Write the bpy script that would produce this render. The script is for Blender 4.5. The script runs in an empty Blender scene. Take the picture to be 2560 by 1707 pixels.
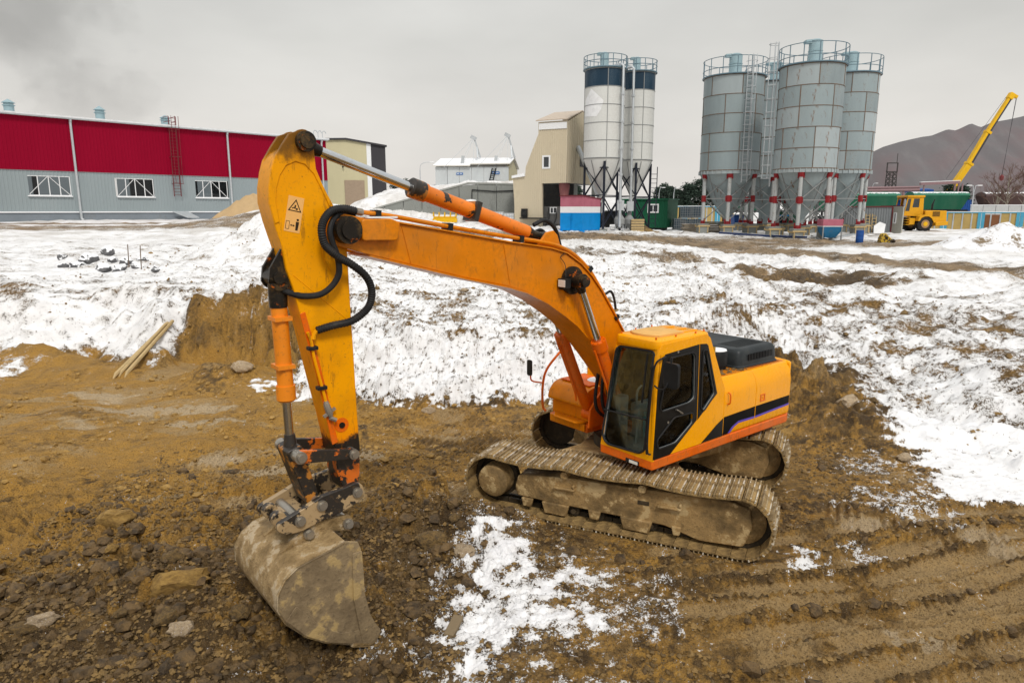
import bpy, bmesh, math, random
import numpy as np
from mathutils import Vector, Matrix
from mathutils.geometry import tessellate_polygon

random.seed(7)
RNG = np.random.default_rng(11)
scene = bpy.context.scene
COL = scene.collection
R = math.radians

# ---------------------------------------------------------------- camera
CAM_H = 4.7
PITCH = math.atan(328 / 1700)
cd = bpy.data.cameras.new('camera')
cd.sensor_width = 36
cd.lens = 36 * 1700 / 2560
cd.clip_start = 0.1
cd.clip_end = 6000
cam = bpy.data.objects.new('camera', cd)
COL.objects.link(cam)
cam.location = (0, 0, CAM_H)
cam.rotation_euler = (math.pi / 2 - PITCH, 0, 0)
scene.camera = cam

# ---------------------------------------------------------------- world: overcast sky
SUN_EL, SUN_AZ = R(48), R(164)          # azimuth clockwise from +Y
world = bpy.data.worlds.new('World')
scene.world = world
world.use_nodes = True
wn, wl_ = world.node_tree.nodes, world.node_tree.links
wn.clear()
wo = wn.new('ShaderNodeOutputWorld')
bg = wn.new('ShaderNodeBackground')
bg.inputs['Strength'].default_value = 0.1
sky = wn.new('ShaderNodeTexSky')
sky.sky_type = 'NISHITA'
sky.sun_disc = False
sky.sun_elevation = SUN_EL
sky.sun_rotation = SUN_AZ
sky.dust_density = 4.0
tcw = wn.new('ShaderNodeTexCoord')
sep = wn.new('ShaderNodeSeparateXYZ')
wl_.new(tcw.outputs['Generated'], sep.inputs[0])
ramp = wn.new('ShaderNodeValToRGB')     # cloud deck: a little brighter overhead, like any overcast
wl_.new(sep.outputs['Z'], ramp.inputs[0])
cr = ramp.color_ramp
cr.elements[0].position = 0.0
cr.elements[0].color = (7.6, 7.2, 6.75, 1)
cr.elements[1].position = 1.0
cr.elements[1].color = (9.8, 9.8, 9.7, 1)
e = cr.elements.new(0.22); e.color = (6.15, 6.05, 5.7, 1)
e = cr.elements.new(0.5); e.color = (7.0, 7.05, 6.9, 1)
mp = wn.new('ShaderNodeMapping')
mp.inputs['Scale'].default_value = (1.2, 1.2, 3.2)
wl_.new(tcw.outputs['Generated'], mp.inputs[0])
nz = wn.new('ShaderNodeTexNoise')
nz.inputs['Scale'].default_value = 1.7
nz.inputs['Detail'].default_value = 5
nz.inputs['Roughness'].default_value = 0.5
wl_.new(mp.outputs[0], nz.inputs['Vector'])
mr = wn.new('ShaderNodeMapRange')
mr.inputs['From Min'].default_value = 0.3
mr.inputs['From Max'].default_value = 0.7
mr.inputs['To Min'].default_value = 0.88
mr.inputs['To Max'].default_value = 1.12
wl_.new(nz.outputs['Fac'], mr.inputs[0])
mul = wn.new('ShaderNodeMix'); mul.data_type = 'RGBA'; mul.blend_type = 'MULTIPLY'
mul.inputs['Factor'].default_value = 1
wl_.new(ramp.outputs[0], mul.inputs[6]); wl_.new(mr.outputs[0], mul.inputs[7])
mixw = wn.new('ShaderNodeMix'); mixw.data_type = 'RGBA'
mixw.inputs['Factor'].default_value = 0.94
wl_.new(sky.outputs[0], mixw.inputs[6]); wl_.new(mul.outputs[2], mixw.inputs[7])
wl_.new(mixw.outputs[2], bg.inputs['Color'])
wl_.new(bg.outputs[0], wo.inputs[0])

sd = bpy.data.lights.new('sun', 'SUN')
sd.energy = 1.75
sd.angle = R(12)
sd.color = (1.0, 0.96, 0.9)
sun = bpy.data.objects.new('sun', sd)
COL.objects.link(sun)
sv = Vector((math.sin(SUN_AZ) * math.cos(SUN_EL), math.cos(SUN_AZ) * math.cos(SUN_EL), math.sin(SUN_EL)))
sun.rotation_euler = (-sv).to_track_quat('-Z', 'Y').to_euler()
sun.location = (0, 0, 60)

scene.view_settings.view_transform = 'Standard'
scene.view_settings.look = 'None'
scene.view_settings.exposure = 0.16
scene.view_settings.gamma = 1.0
scene.view_settings.use_curve_mapping = False
scene.render.engine = 'CYCLES'

# ---------------------------------------------------------------- helpers
cp_, sp_ = math.cos(PITCH), math.sin(PITCH)

def ray(u, v):
    x, yd = (u - 1280) / 1700, (v - 853.5) / 1700
    return Vector((x, cp_ - yd * sp_, -sp_ - yd * cp_))

def at(u, v, Y):                       # the point seen at photo pixel (u, v), Y metres away
    r = ray(u, v)
    return Vector((0, 0, CAM_H)) + r * (Y / r.y)

def atz(u, v, z):
    r = ray(u, v)
    return Vector((0, 0, CAM_H)) + r * ((z - CAM_H) / r.z)

def V(*a):
    return Vector(a)

ORG = {}                               # world origin of every object built

class MB:
    """collects shapes in world (or transformed) coordinates, builds ONE mesh object"""
    def __init__(s, xf=None):
        s.v, s.f, s.m, s.mi, s.xf = [], [], [], 0, xf

    def add(s, vs, fs):
        o = len(s.v)
        s.v += [tuple(s.xf(Vector(p))) if s.xf else tuple(p) for p in vs]
        s.f += [tuple(i + o for i in q) for q in fs]
        s.m += [s.mi] * len(fs)
        return s

    def box(s, a, b):
        x0, y0, z0 = a; x1, y1, z1 = b
        return s.add([(x0, y0, z0), (x1, y0, z0), (x1, y1, z0), (x0, y1, z0), (x0, y0, z1), (x1, y0, z1), (x1, y1, z1), (x0, y1, z1)],
                     [(0, 3, 2, 1), (4, 5, 6, 7), (0, 1, 5, 4), (1, 2, 6, 5), (2, 3, 7, 6), (3, 0, 4, 7)])

    def obox(s, c, ax, ay, az):         # half-axes
        c, ax, ay, az = Vector(c), Vector(ax), Vector(ay), Vector(az)
        vs = [c - ax - ay - az, c + ax - ay - az, c + ax + ay - az, c - ax + ay - az, c - ax - ay + az, c + ax - ay + az, c + ax + ay + az, c - ax + ay + az]
        return s.add(vs, [(0, 3, 2, 1), (4, 5, 6, 7), (0, 1, 5, 4), (1, 2, 6, 5), (2, 3, 7, 6), (3, 0, 4, 7)])

    def bar(s, p0, p1, w, h=None, up=(0, 0, 1)):   # square bar between two points
        p0, p1 = Vector(p0), Vector(p1); h = h or w
        d = p1 - p0; L = d.length; d.normalize(); up = Vector(up)
        if abs(d.dot(up)) > .98: up = Vector((1, 0, 0))
        a = d.cross(up).normalized(); b = a.cross(d).normalized()
        return s.obox((p0 + p1) / 2, d * L / 2, a * w / 2, b * h / 2)

    def prism(s, poly, vec):            # planar polygon swept along vec
        vec = Vector(vec); n = len(poly); poly = [Vector(p) for p in poly]
        vs = poly + [p + vec for p in poly]
        fs = [tuple(range(n))[::-1], tuple(range(n, 2 * n))] + [(i, (i + 1) % n, n + (i + 1) % n, n + i) for i in range(n)]
        return s.add(vs, fs)

    def holed(s, outer, holes, vec):    # plate with openings, swept along vec
        vec = Vector(vec)
        loops = [[Vector(p) for p in l] for l in [outer] + list(holes)]
        flat = [p for l in loops for p in l]; n = len(flat)
        tris = tessellate_polygon(loops)
        fs = [tuple(t) for t in tris] + [tuple(i + n for i in t) for t in tris]
        o = 0
        for l in loops:
            k = len(l)
            fs += [(o + i, o + (i + 1) % k, n + o + (i + 1) % k, n + o + i) for i in range(k)]
            o += k
        return s.add(flat + [p + vec for p in flat], fs)

    def tube(s, pts, r, n=8, caps=True):
        pts = [Vector(p) for p in pts]; m = len(pts)
        rs = r if isinstance(r, (list, tuple)) else [r] * m
        vs, a = [], None
        for i, p in enumerate(pts):
            d = (pts[min(i + 1, m - 1)] - pts[max(i - 1, 0)]).normalized()
            if a is None:
                a = d.orthogonal().normalized()
            else:
                a = (a - d * a.dot(d)).normalized()
            b = d.cross(a)
            vs += [p + (a * math.cos(t) + b * math.sin(t)) * rs[i] for t in (2 * math.pi * k / n for k in range(n))]
        fs = [(i * n + k, i * n + (k + 1) % n, (i + 1) * n + (k + 1) % n, (i + 1) * n + k) for i in range(m - 1) for k in range(n)]
        if caps:
            fs += [tuple(range(n))[::-1], tuple(range((m - 1) * n, m * n))]
        return s.add(vs, fs)

    def cyl(s, p0, p1, r0, r1=None, n=16):
        """straight cylinder / cone, ring-safe"""
        return s.tube([p0, p1], [r0, r0 if r1 is None else r1], n)

    def lathe(s, c, prof, n=24, a0=0.0):       # prof: (radius, z) about a vertical axis through c
        c = Vector(c); m = len(prof)
        vs = [c + Vector((r * math.cos(a0 + 2 * math.pi * k / n), r * math.sin(a0 + 2 * math.pi * k / n), z)) for r, z in prof for k in range(n)]
        fs = [(i * n + k, i * n + (k + 1) % n, (i + 1) * n + (k + 1) % n, (i + 1) * n + k) for i in range(m - 1) for k in range(n)]
        fs += [tuple(range(n))[::-1], tuple(range((m - 1) * n, m * n))]
        return s.add(vs, fs)

    def mesh(s, name, mats, org=(0, 0, 0), smooth=True, fix=True):
        me = bpy.data.meshes.new(name)
        org = Vector(org)
        me.from_pydata([tuple(Vector(p) - org) for p in s.v], [], s.f)
        for m in (mats if isinstance(mats, (list, tuple)) else [mats]):
            me.materials.append(m)
        if any(s.m):
            me.polygons.foreach_set('material_index', s.m)
        if fix:
            bm = bmesh.new(); bm.from_mesh(me)
            bmesh.ops.recalc_face_normals(bm, faces=bm.faces)
            bm.to_mesh(me); bm.free()
        if smooth:
            me.polygons.foreach_set('use_smooth', [True] * len(me.polygons))
            me.set_sharp_from_angle(angle=R(34))
        me.update()
        return me

    def build(s, name, mats, parent=None, org=None, bevel=0, smooth=True, label=None, seg=2):
        if parent is not None:
            org = ORG[parent.as_pointer()]
        elif org is None:
            a = np.array(s.v); org = ((a[:, 0].min() + a[:, 0].max()) / 2, (a[:, 1].min() + a[:, 1].max()) / 2, a[:, 2].min())
        o = bpy.data.objects.new(name, s.mesh(name, mats, org, smooth))
        COL.objects.link(o)
        if parent is not None:
            o.parent = parent
        else:
            o.location = org
        ORG[o.as_pointer()] = Vector(org)
        if bevel:
            b = o.modifiers.new('bevel', 'BEVEL'); b.width = bevel; b.segments = seg
            b.limit_method = 'ANGLE'; b.angle_limit = R(32); b.harden_normals = False
        if label:
            o['label'] = label
        return o

def tag(o, label, cat, group=None):
    o['label'] = label; o['category'] = cat
    if group: o['group'] = group
    return o

def thing(name, label, cat, loc, group=None):
    o = bpy.data.objects.new(name, None)
    COL.objects.link(o); o.location = loc; o.empty_display_size = .2
    ORG[o.as_pointer()] = Vector(loc)
    return tag(o, label, cat, group)

def inst(name, me, parent, loc=(0, 0, 0), rot=(0, 0, 0), sc=(1, 1, 1), label=None):
    """part that shares mesh data; loc is relative to the parent"""
    o = bpy.data.objects.new(name, me); COL.objects.link(o); o.parent = parent
    o.location = loc; o.rotation_euler = rot; o.scale = sc
    ORG[o.as_pointer()] = ORG[parent.as_pointer()] if parent else Vector(loc)
    if label: o['label'] = label
    return o

def crom(pts, n=6):                     # smooth path through points
    pts = [Vector(p) for p in pts]; q = [pts[0] * 2 - pts[1]] + pts + [pts[-1] * 2 - pts[-2]]
    out = []
    for i in range(1, len(q) - 2):
        a, b, c, d = q[i - 1:i + 3]
        for k in range(n):
            t = k / n
            out.append(.5 * ((2 * b) + (c - a) * t + (2 * a - 5 * b + 4 * c - d) * t * t + (3 * b - a - 3 * c + d) * t ** 3))
    return out + [pts[-1]]

def circ(cx, cz, r, n=16, a0=0, a1=360):
    return [(cx + r * math.cos(R(a0 + (a1 - a0) * k / n)), cz + r * math.sin(R(a0 + (a1 - a0) * k / n))) for k in range(n + (0 if a1 - a0 == 360 else 1))]

def rrect(pts, r=.06, n=4):             # round the corners of a 2D polygon
    out = []; m = len(pts)
    for i in range(m):
        p, a, b = Vector(pts[i]), Vector(pts[i - 1]), Vector(pts[(i + 1) % m])
        d1, d2 = (a - p), (b - p); q = min(r, d1.length * .45, d2.length * .45)
        p1, p2 = p + d1.normalized() * q, p + d2.normalized() * q
        for k in range(n + 1):
            t = k / n
            out.append(tuple(p1 * (1 - t) ** 2 + p * 2 * t * (1 - t) + p2 * t * t))
    return out

class Wall:
    """a vertical plane through two ground points; gives points from photo pixels or (along, height)"""
    def __init__(s, p0, p1):
        s.p = Vector((p0[0], p0[1], 0)); d = Vector((p1[0] - p0[0], p1[1] - p0[1], 0)); s.L = d.length
        s.e = d.normalized(); s.n = Vector((s.e.y, -s.e.x, 0))
        if s.n.dot(s.p) > 0: s.n = -s.n          # towards the camera
    def px(s, u, v, o=0.0):
        r = ray(u, v); c = Vector((0, 0, CAM_H))
        return c + r * ((s.p - c).dot(s.n) / r.dot(s.n)) + s.n * o
    def pt(s, a, z, o=0.0):
        return s.p + s.e * a + V(0, 0, z) + s.n * o
    def loc(s, u, v):
        q = s.px(u, v) - s.p
        return q.dot(s.e), q.z
    def poly(s, mb, pts, o0, o1, holes=()):   # pts (along, z)
        f = lambda l: [s.pt(a, z, o0) for a, z in l]
        if holes: mb.holed(f(pts), [f(h) for h in holes], s.n * (o1 - o0))
        else: mb.prism(f(pts), s.n * (o1 - o0))
        return mb
    def box(s, mb, a0, a1, z0, z1, o0, o1):
        return s.poly(mb, [(a0, z0), (a1, z0), (a1, z1), (a0, z1)], o0, o1)

# ---------------------------------------------------------------- materials
def nodes(name):
    m = bpy.data.materials.new(name); m.use_nodes = True
    nt = m.node_tree; b = nt.nodes['Principled BSDF']
    return m, nt, b

def N(nt, t, **kw):
    n = nt.nodes.new('ShaderNode' + t)
    for k, v in kw.items():
        if k in n.inputs: n.inputs[k].default_value = v
        else: setattr(n, k, v)
    return n

def noise(nt, co, scale, detail=5, rough=.55, stretch=None):
    if stretch:
        mp = N(nt, 'Mapping'); mp.inputs['Scale'].default_value = stretch
        nt.links.new(co, mp.inputs[0]); co = mp.outputs[0]
    n = N(nt, 'TexNoise', Scale=scale, Detail=detail, Roughness=rough)
    nt.links.new(co, n.inputs['Vector'])
    return n.outputs['Fac']

def rng(nt, x, a, b, c=0.0, d=1.0):
    n = N(nt, 'MapRange'); n.interpolation_type = 'SMOOTHSTEP'
    for i, q in zip((1, 2, 3, 4), (a, b, c, d)): n.inputs[i].default_value = q
    nt.links.new(x, n.inputs[0])
    return n.outputs[0]

def mth(nt, op, a, b=None, c=None):
    n = N(nt, 'Math'); n.operation = op
    for i, q in enumerate((a, b, c)):
        if q is None: continue
        if isinstance(q, (int, float)): n.inputs[i].default_value = q
        else: nt.links.new(q, n.inputs[i])
    return n.outputs[0]

def mixc(nt, f, a, b, mode='MIX'):
    n = N(nt, 'Mix'); n.data_type = 'RGBA'; n.blend_type = mode
    for i, q in zip((0, 6, 7), (f, a, b)):
        if isinstance(q, (int, float)): n.inputs[i].default_value = q
        elif isinstance(q, tuple): n.inputs[i].default_value = q if len(q) == 4 else (*q, 1)
        else: nt.links.new(q, n.inputs[i])
    return n.outputs[2]

def bump(nt, b, h, strength=.4, dist=.02):
    n = N(nt, 'Bump', Strength=strength, Distance=dist)
    nt.links.new(h, n.inputs['Height']); nt.links.new(n.outputs[0], b.inputs['Normal'])

def coat(name, col, rough=.45, metal=0.0, dirt=(.10, .075, .045), amount=.35, scale=3.0, var=.12, streak=False, rust=None, bmp=0.15, snowcap=0.0, spec=.22, chips=0.0):
    """painted / plain surface with uneven tone, grime and, if wanted, rust spots and settled snow"""
    m, nt, b = nodes(name)
    co = N(nt, 'TexCoord').outputs['Object']
    n1 = noise(nt, co, scale, 6, .6, (1, 1, .25) if streak else None)
    n2 = noise(nt, co, scale * 9, 4, .6)
    c = mixc(nt, rng(nt, n1, .25, .75), tuple(q * (1 - var) for q in col), tuple(min(1, q * (1 + var)) for q in col))
    f = mth(nt, 'MULTIPLY', rng(nt, mth(nt, 'ADD', mth(nt, 'MULTIPLY', n1, .65), mth(nt, 'MULTIPLY', n2, .35)), .48, .68), amount)
    c = mixc(nt, f, c, dirt)
    if rust:
        nr = noise(nt, co, scale * 1.7, 8, .7, (1, 1, .3) if streak else None)
        c = mixc(nt, rng(nt, nr, .60 - .12 * rust[1], .68 - .10 * rust[1]), c, rust[0])
    if chips:                            # dust veil, scuffs and chipped spots
        nd = noise(nt, co, 1.4, 5, .6); ns = noise(nt, co, 14, 7, .72, (1, 1, .22)); nk = noise(nt, co, 38, 4, .65)
        c = mixc(nt, mth(nt, 'MULTIPLY', rng(nt, nd, .46, .66), .20 * chips), c, (.34, .22, .09))
        c = mixc(nt, mth(nt, 'MULTIPLY', rng(nt, ns, .57, .66), .55 * chips), c, (.20, .085, .018))
        c = mixc(nt, mth(nt, 'MULTIPLY', rng(nt, nk, .66, .70), .85 * chips), c, (.055, .035, .02))
    rr = mth(nt, 'ADD', mth(nt, 'MULTIPLY', n2, .25), rough - .1)
    if snowcap:
        gn = N(nt, 'NewGeometry'); sx = N(nt, 'SeparateXYZ'); nt.links.new(gn.outputs['Normal'], sx.inputs[0])
        nn = noise(nt, co, 4, 5, .6)
        s = rng(nt, mth(nt, 'ADD', sx.outputs['Z'], mth(nt, 'MULTIPLY', mth(nt, 'SUBTRACT', nn, .5), .9)), 1.0 - snowcap, 1.12 - snowcap)
        c = mixc(nt, s, c, (.80, .81, .83)); rr = mth(nt, 'MAXIMUM', rr, mth(nt, 'MULTIPLY', s, .7))
    nt.links.new(c, b.inputs['Base Color']); nt.links.new(rr, b.inputs['Roughness'])
    b.inputs['Metallic'].default_value = metal
    b.inputs['Specular IOR Level'].default_value = spec
    if bmp: bump(nt, b, mth(nt, 'ADD', n1, mth(nt, 'MULTIPLY', n2, .4)), bmp, .01)
    return m

def glass(name, tint=(.80, .86, .84), t=.95):
    m, nt, b = nodes(name); nt.nodes.remove(b)
    tr = N(nt, 'BsdfTransparent'); tr.inputs[0].default_value = (*[q * t for q in tint], 1)
    gl = N(nt, 'BsdfGlossy'); gl.inputs['Roughness'].default_value = .03; gl.inputs[0].default_value = (.9, .92, .95, 1)
    lw = N(nt, 'Fresnel'); lw.inputs[0].default_value = 1.45
    co = N(nt, 'TexCoord').outputs['Object']
    df = N(nt, 'BsdfDiffuse'); df.inputs[0].default_value = (.22, .20, .17, 1)
    ms = N(nt, 'MixShader'); nt.links.new(lw.outputs[0], ms.inputs[0]); nt.links.new(tr.outputs[0], ms.inputs[1]); nt.links.new(gl.outputs[0], ms.inputs[2])
    m2 = N(nt, 'MixShader'); d = mth(nt, 'MULTIPLY', rng(nt, noise(nt, co, 6, 8, .7), .54, .78), .08)
    nt.links.new(d, m2.inputs[0]); nt.links.new(ms.outputs[0], m2.inputs[1]); nt.links.new(df.outputs[0], m2.inputs[2])
    nt.links.new(m2.outputs[0], nt.nodes['Material Output'].inputs[0])
    return m

M = {}
M['yellow'] = coat('yellow_paint', (.68, .205, .0), .30, amount=.5, dirt=(.27, .095, .008), scale=2.1, var=.16, spec=.2, chips=.75)
M['cabyellow'] = coat('cab_yellow_paint', (.90, .37, .0), .24, amount=.15, dirt=(.45, .22, .02), scale=2.0, var=.05, spec=.2, chips=.35)
M['orange'] = coat('orange_paint', (.74, .125, .0), .40, amount=.5, dirt=(.24, .11, .035), scale=3.5, var=.15, chips=.9)
M['black'] = coat('black_plastic', (.012, .013, .014), .42, amount=.3, dirt=(.07, .06, .05), var=.2)
M['hood'] = coat('hood_black', (.022, .027, .030), .38, amount=.35, dirt=(.06, .06, .055), var=.2)
M['doorblack'] = coat('door_black_paint', (.005, .005, .005), .3, amount=.15, dirt=(.05, .04, .03), var=.2)
M['rubber'] = coat('hose_rubber', (.016, .016, .017), .55, amount=.5, dirt=(.06, .05, .04), scale=6)
M['grease'] = coat('greasy_black_steel', (.018, .015, .012), .35, metal=.2, amount=.75, dirt=(.12, .075, .03), scale=5, rust=((.55, .13, .01), .15))
M['chrome'] = coat('chrome_rod', (.62, .64, .66), .16, metal=1.0, amount=.25, dirt=(.2, .17, .13), var=.05, bmp=0)
M['steel'] = coat('worn_steel', (.33, .29, .24), .45, metal=.5, amount=.6, dirt=(.14, .09, .045), scale=6, var=.25)
M['pin'] = coat('pin_steel', (.4, .37, .32), .35, metal=.8, amount=.5, dirt=(.1, .07, .03), scale=9)
M['stripe'] = coat('stripe_black', (.006, .006, .006), .5, amount=.12, dirt=(.1, .07, .04), var=.1, spec=.05)
M['violet'] = coat('stripe_violet', (.10, .06, .42), .4, amount=.15, var=.06)
M['decal'] = coat('decal_film', (.86, .47, .15), .5, amount=.25, dirt=(.6, .3, .06), var=.05, bmp=0)
M['decalink'] = coat('decal_ink', (.03, .018, .008), .5, amount=.1, bmp=0)
M['glass'] = glass('cab_glass')
M['lampglass'] = coat('lamp_glass', (.75, .74, .68), .12, amount=.3, dirt=(.3, .25, .2), scale=12, bmp=0)
M['seat'] = coat('cab_interior_teal', (.16, .46, .52), .7, amount=.2)
M['cabin'] = coat('cab_interior_grey', (.50, .52, .51), .75, amount=.2)
M['cloth'] = coat('ochre_cloth', (.42, .24, .02), .9, amount=.3)
M['snow'] = coat('settled_snow', (.82, .83, .85), .7, amount=0, var=.03, scale=8, bmp=.5)
M['wood'] = coat('pale_timber', (.46, .34, .17), .75, amount=.5, dirt=(.25, .17, .08), scale=7, var=.2)
M['oldwood'] = coat('grey_timber', (.24, .20, .15), .85, amount=.5, dirt=(.1, .08, .05), scale=6, var=.25, snowcap=.25)
M['white'] = coat('white_paint', (.76, .77, .78), .5, amount=.3, dirt=(.45, .44, .42), scale=1.5, var=.05)
M['darkglass'] = coat('dark_window_glass', (.022, .027, .032), .08, amount=.3, dirt=(.06, .065, .07), scale=.5, var=.3, bmp=0, spec=.8)
M['concrete'] = coat('concrete', (.23, .24, .225), .85, amount=.6, dirt=(.12, .12, .11), scale=.8, var=.15, streak=True, bmp=.4)

def mud_coat(name, c0, c1, scale=6, steel=None, snowy=0.0, bs=.8, bd=.03):
    m, nt, b = nodes(name)
    co = N(nt, 'TexCoord').outputs['Object']
    n1 = noise(nt, co, scale, 8, .62); n2 = noise(nt, co, scale * 6, 6, .65); n3 = noise(nt, co, scale * .35, 4, .5)
    c = mixc(nt, rng(nt, mth(nt, 'ADD', mth(nt, 'MULTIPLY', n1, .6), mth(nt, 'MULTIPLY', n3, .4)), .36, .62), c0, c1)
    c = mixc(nt, mth(nt, 'MULTIPLY', rng(nt, n2, .52, .7), .55), c, tuple(q * .45 for q in c0))
    rough = mth(nt, 'ADD', mth(nt, 'MULTIPLY', n2, .35), .55)
    if steel:
        s = rng(nt, n1, .53, .6)
        c = mixc(nt, s, c, steel); rough = mth(nt, 'SUBTRACT', rough, mth(nt, 'MULTIPLY', s, .25))
    if snowy:
        c = mixc(nt, rng(nt, noise(nt, co, scale * 1.6, 6, .7), .72 - snowy, .78 - snowy), c, (.8, .81, .83))
    nt.links.new(c, b.inputs['Base Color']); nt.links.new(rough, b.inputs['Roughness'])
    bump(nt, b, mth(nt, 'ADD', n1, mth(nt, 'MULTIPLY', n2, .5)), bs, bd)
    return m

M['mudsteel'] = mud_coat('mud_caked_steel', (.13, .082, .030), (.36, .225, .085), 4, (.46, .33, .16))
M['shoe'] = mud_coat('mud_on_track_shoe', (.15, .095, .035), (.38, .245, .09), 9)
M['grouser'] = mud_coat('worn_grouser', (.20, .135, .06), (.38, .28, .15), 7, (.60, .54, .44))
M['bucketmud'] = mud_coat('bucket_steel_with_mud', (.20, .125, .045), (.44, .30, .14), 5.5, (.48, .37, .23), bs=1.0, bd=.05)
M['bucketside'] = mud_coat('bucket_side_steel', (.145, .10, .052), (.27, .195, .105), 3.2, (.40, .28, .12), bs=.8)
M['clod'] = mud_coat('soil_clod', (.085, .054, .022), (.28, .17, .052), 7, bs=1.0, bd=.04)
M['darkclod'] = mud_coat('damp_dark_soil', (.042, .026, .011), (.165, .098, .034), 9, bs=1.0, bd=.04)
M['ochreclod'] = mud_coat('ochre_clod', (.22, .125, .03), (.40, .24, .06), 6, bs=1.0, bd=.03)
M['palerock'] = mud_coat('pale_rock', (.28, .20, .12), (.46, .35, .22), 7, snowy=.12)
M['rubble'] = coat('snow_capped_rubble', (.13, .13, .135), .85, amount=.4, scale=4, var=.3, snowcap=.72, bmp=.5)
# ---------------------------------------------------------------- terrain
_perm = np.random.default_rng(5).permutation(512)
_ang = np.random.default_rng(6).uniform(0, 2 * math.pi, 512)
_gx, _gy = np.cos(_ang), np.sin(_ang)

def pn(x, y, seed=0):
    xi, yi = np.floor(x).astype(np.int64), np.floor(y).astype(np.int64)
    xf, yf = x - xi, y - yi
    u, v = xf * xf * xf * (xf * (xf * 6 - 15) + 10), yf * yf * yf * (yf * (yf * 6 - 15) + 10)
    def g(ix, iy, dx, dy):
        h = _perm[(_perm[(ix + seed * 37) & 511] + iy + seed * 101) & 511]
        return _gx[h] * dx + _gy[h] * dy
    a, b = g(xi, yi, xf, yf), g(xi + 1, yi, xf - 1, yf)
    c, d = g(xi, yi + 1, xf, yf - 1), g(xi + 1, yi + 1, xf - 1, yf - 1)
    return ((a + u * (b - a)) * (1 - v) + (c + u * (d - c)) * v) * 1.5

def fbm(x, y, f, octs=4, seed=0, gain=.5, bil=False):
    s, a = 0, 1.0
    for o in range(octs):
        n = pn(x * f + 17 * o, y * f - 9 * o, seed + o)
        s = s + a * (np.abs(n) if bil else n); a *= gain; f *= 2.03
    return s

def worley_t(x, y, seed=0):             # same, with the offset from the cell centre
    xi, yi = np.floor(x).astype(np.int64), np.floor(y).astype(np.int64)
    f1 = np.full(x.shape, 9.0); f2 = np.full(x.shape, 9.0); cid = np.zeros(x.shape); ox = np.zeros(x.shape); oy = np.zeros(x.shape)
    for dx in (-1, 0, 1):
        for dy in (-1, 0, 1):
            h = _perm[(_perm[(xi + dx + seed * 31) & 511] + yi + dy + seed * 57) & 511]
            px, py = xi + dx + (_gx[h] * .42 + .5), yi + dy + (_gy[(h * 7 + 3) & 511] * .42 + .5)
            d = np.hypot(px - x, py - y); m = d < f1
            f2 = np.where(m, f1, np.minimum(f2, d)); cid = np.where(m, (h * 193 % 512) / 512.0, cid); ox = np.where(m, x - px, ox); oy = np.where(m, y - py, oy); f1 = np.where(m, d, f1)
    return f1, f2, cid, ox, oy

def clumps(X, Y, f, seed):              # broken soil: flat-topped lumps of uneven height with creases
    wx, wy = X * f + .5 * pn(X * f * .7, Y * f * .7, seed + 1), Y * f + .5 * pn(X * f * .7 + 31, Y * f * .7, seed + 2)
    f1, f2, c, ox, oy = worley_t(wx, wy, seed)
    a = c * 40.0; body = np.clip((f2 - f1) * 3.2, 0, 1) ** .7
    return body * (.35 + .65 * c + 0.55 * (ox * np.cos(a) + oy * np.sin(a))), c

def ss(a, b, x):
    t = np.clip((x - a) / (b - a), 0, 1)
    return t * t * (3 - 2 * t)

def polydist(X, Y, P, closed=True):     # distance to a polyline, inside flag, arc position
    d2 = np.full(X.shape, 1e18); ins = np.zeros(X.shape, bool); arc = np.zeros(X.shape); s0 = 0.0
    n = len(P)
    for i in range(n if closed else n - 1):
        (x0, y0), (x1, y1) = P[i], P[(i + 1) % n]
        dx, dy = x1 - x0, y1 - y0; L2 = dx * dx + dy * dy
        t = np.clip(((X - x0) * dx + (Y - y0) * dy) / L2, 0, 1)
        q = (X - x0 - t * dx) ** 2 + (Y - y0 - t * dy) ** 2
        m = q < d2; d2 = np.where(m, q, d2); arc = np.where(m, s0 + t * math.sqrt(L2), arc)
        if closed:
            c = ((y0 > Y) != (y1 > Y)) & (X < (x1 - x0) * (Y - y0) / (y1 - y0 if y1 != y0 else 1e-9) + x0)
            ins ^= c
        s0 += math.sqrt(L2)
    return np.sqrt(d2), ins, arc

PIT = [(-60, 24), (-22, 21.5), (-15.8, 20.6), (-13.2, 21.2), (-11.3, 19.9), (-10.55, 19.6), (-10.1, 20.7), (-8.5, 20.4), (-6.9, 19.8), (-6.4, 18.2), (-5.9, 17.1), (-3.9, 16.4), (-1.8, 15.7),
       (.7, 16.3), (4, 17.2), (6.8, 17.6), (8.0, 15.6), (8.2, 13.2), (9.2, 11.6), (11, 10.9), (16, 10.2), (60, 8), (60, -30), (-60, -30)]
ROAD1 = [(1.5, 47), (7, 46.3), (13, 43.5), (17.5, 38.5), (22, 34.0), (30, 29.5), (45, 24)]
ROAD2 = [(-60, 52), (-40, 52), (-24, 51), (-15, 49.5), (-4, 48), (3, 47.4), (14, 46.5), (30, 46)]
ROAD3 = [(-60, 57), (-38, 57.5), (-27, 58.5)]
_rx = [1.0, 2.5, 4.5, 7.0, 11.0]
RUTS = [[(x + .8 * t, a + (b - a) * t) for x, a, b in zip(_rx, (7.95, 8.12, 8.52, 9.25, 10.25), (5.15, 5.45, 5.95, 6.7, 7.7))] for t in (-.28, 0, .17, .31, .47, .60, .76, .92)]
YT = R(-25)
TD, TN = (math.cos(YT), math.sin(YT)), (-math.sin(YT), math.cos(YT))
EXC = (2.0, 10.95)
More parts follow.
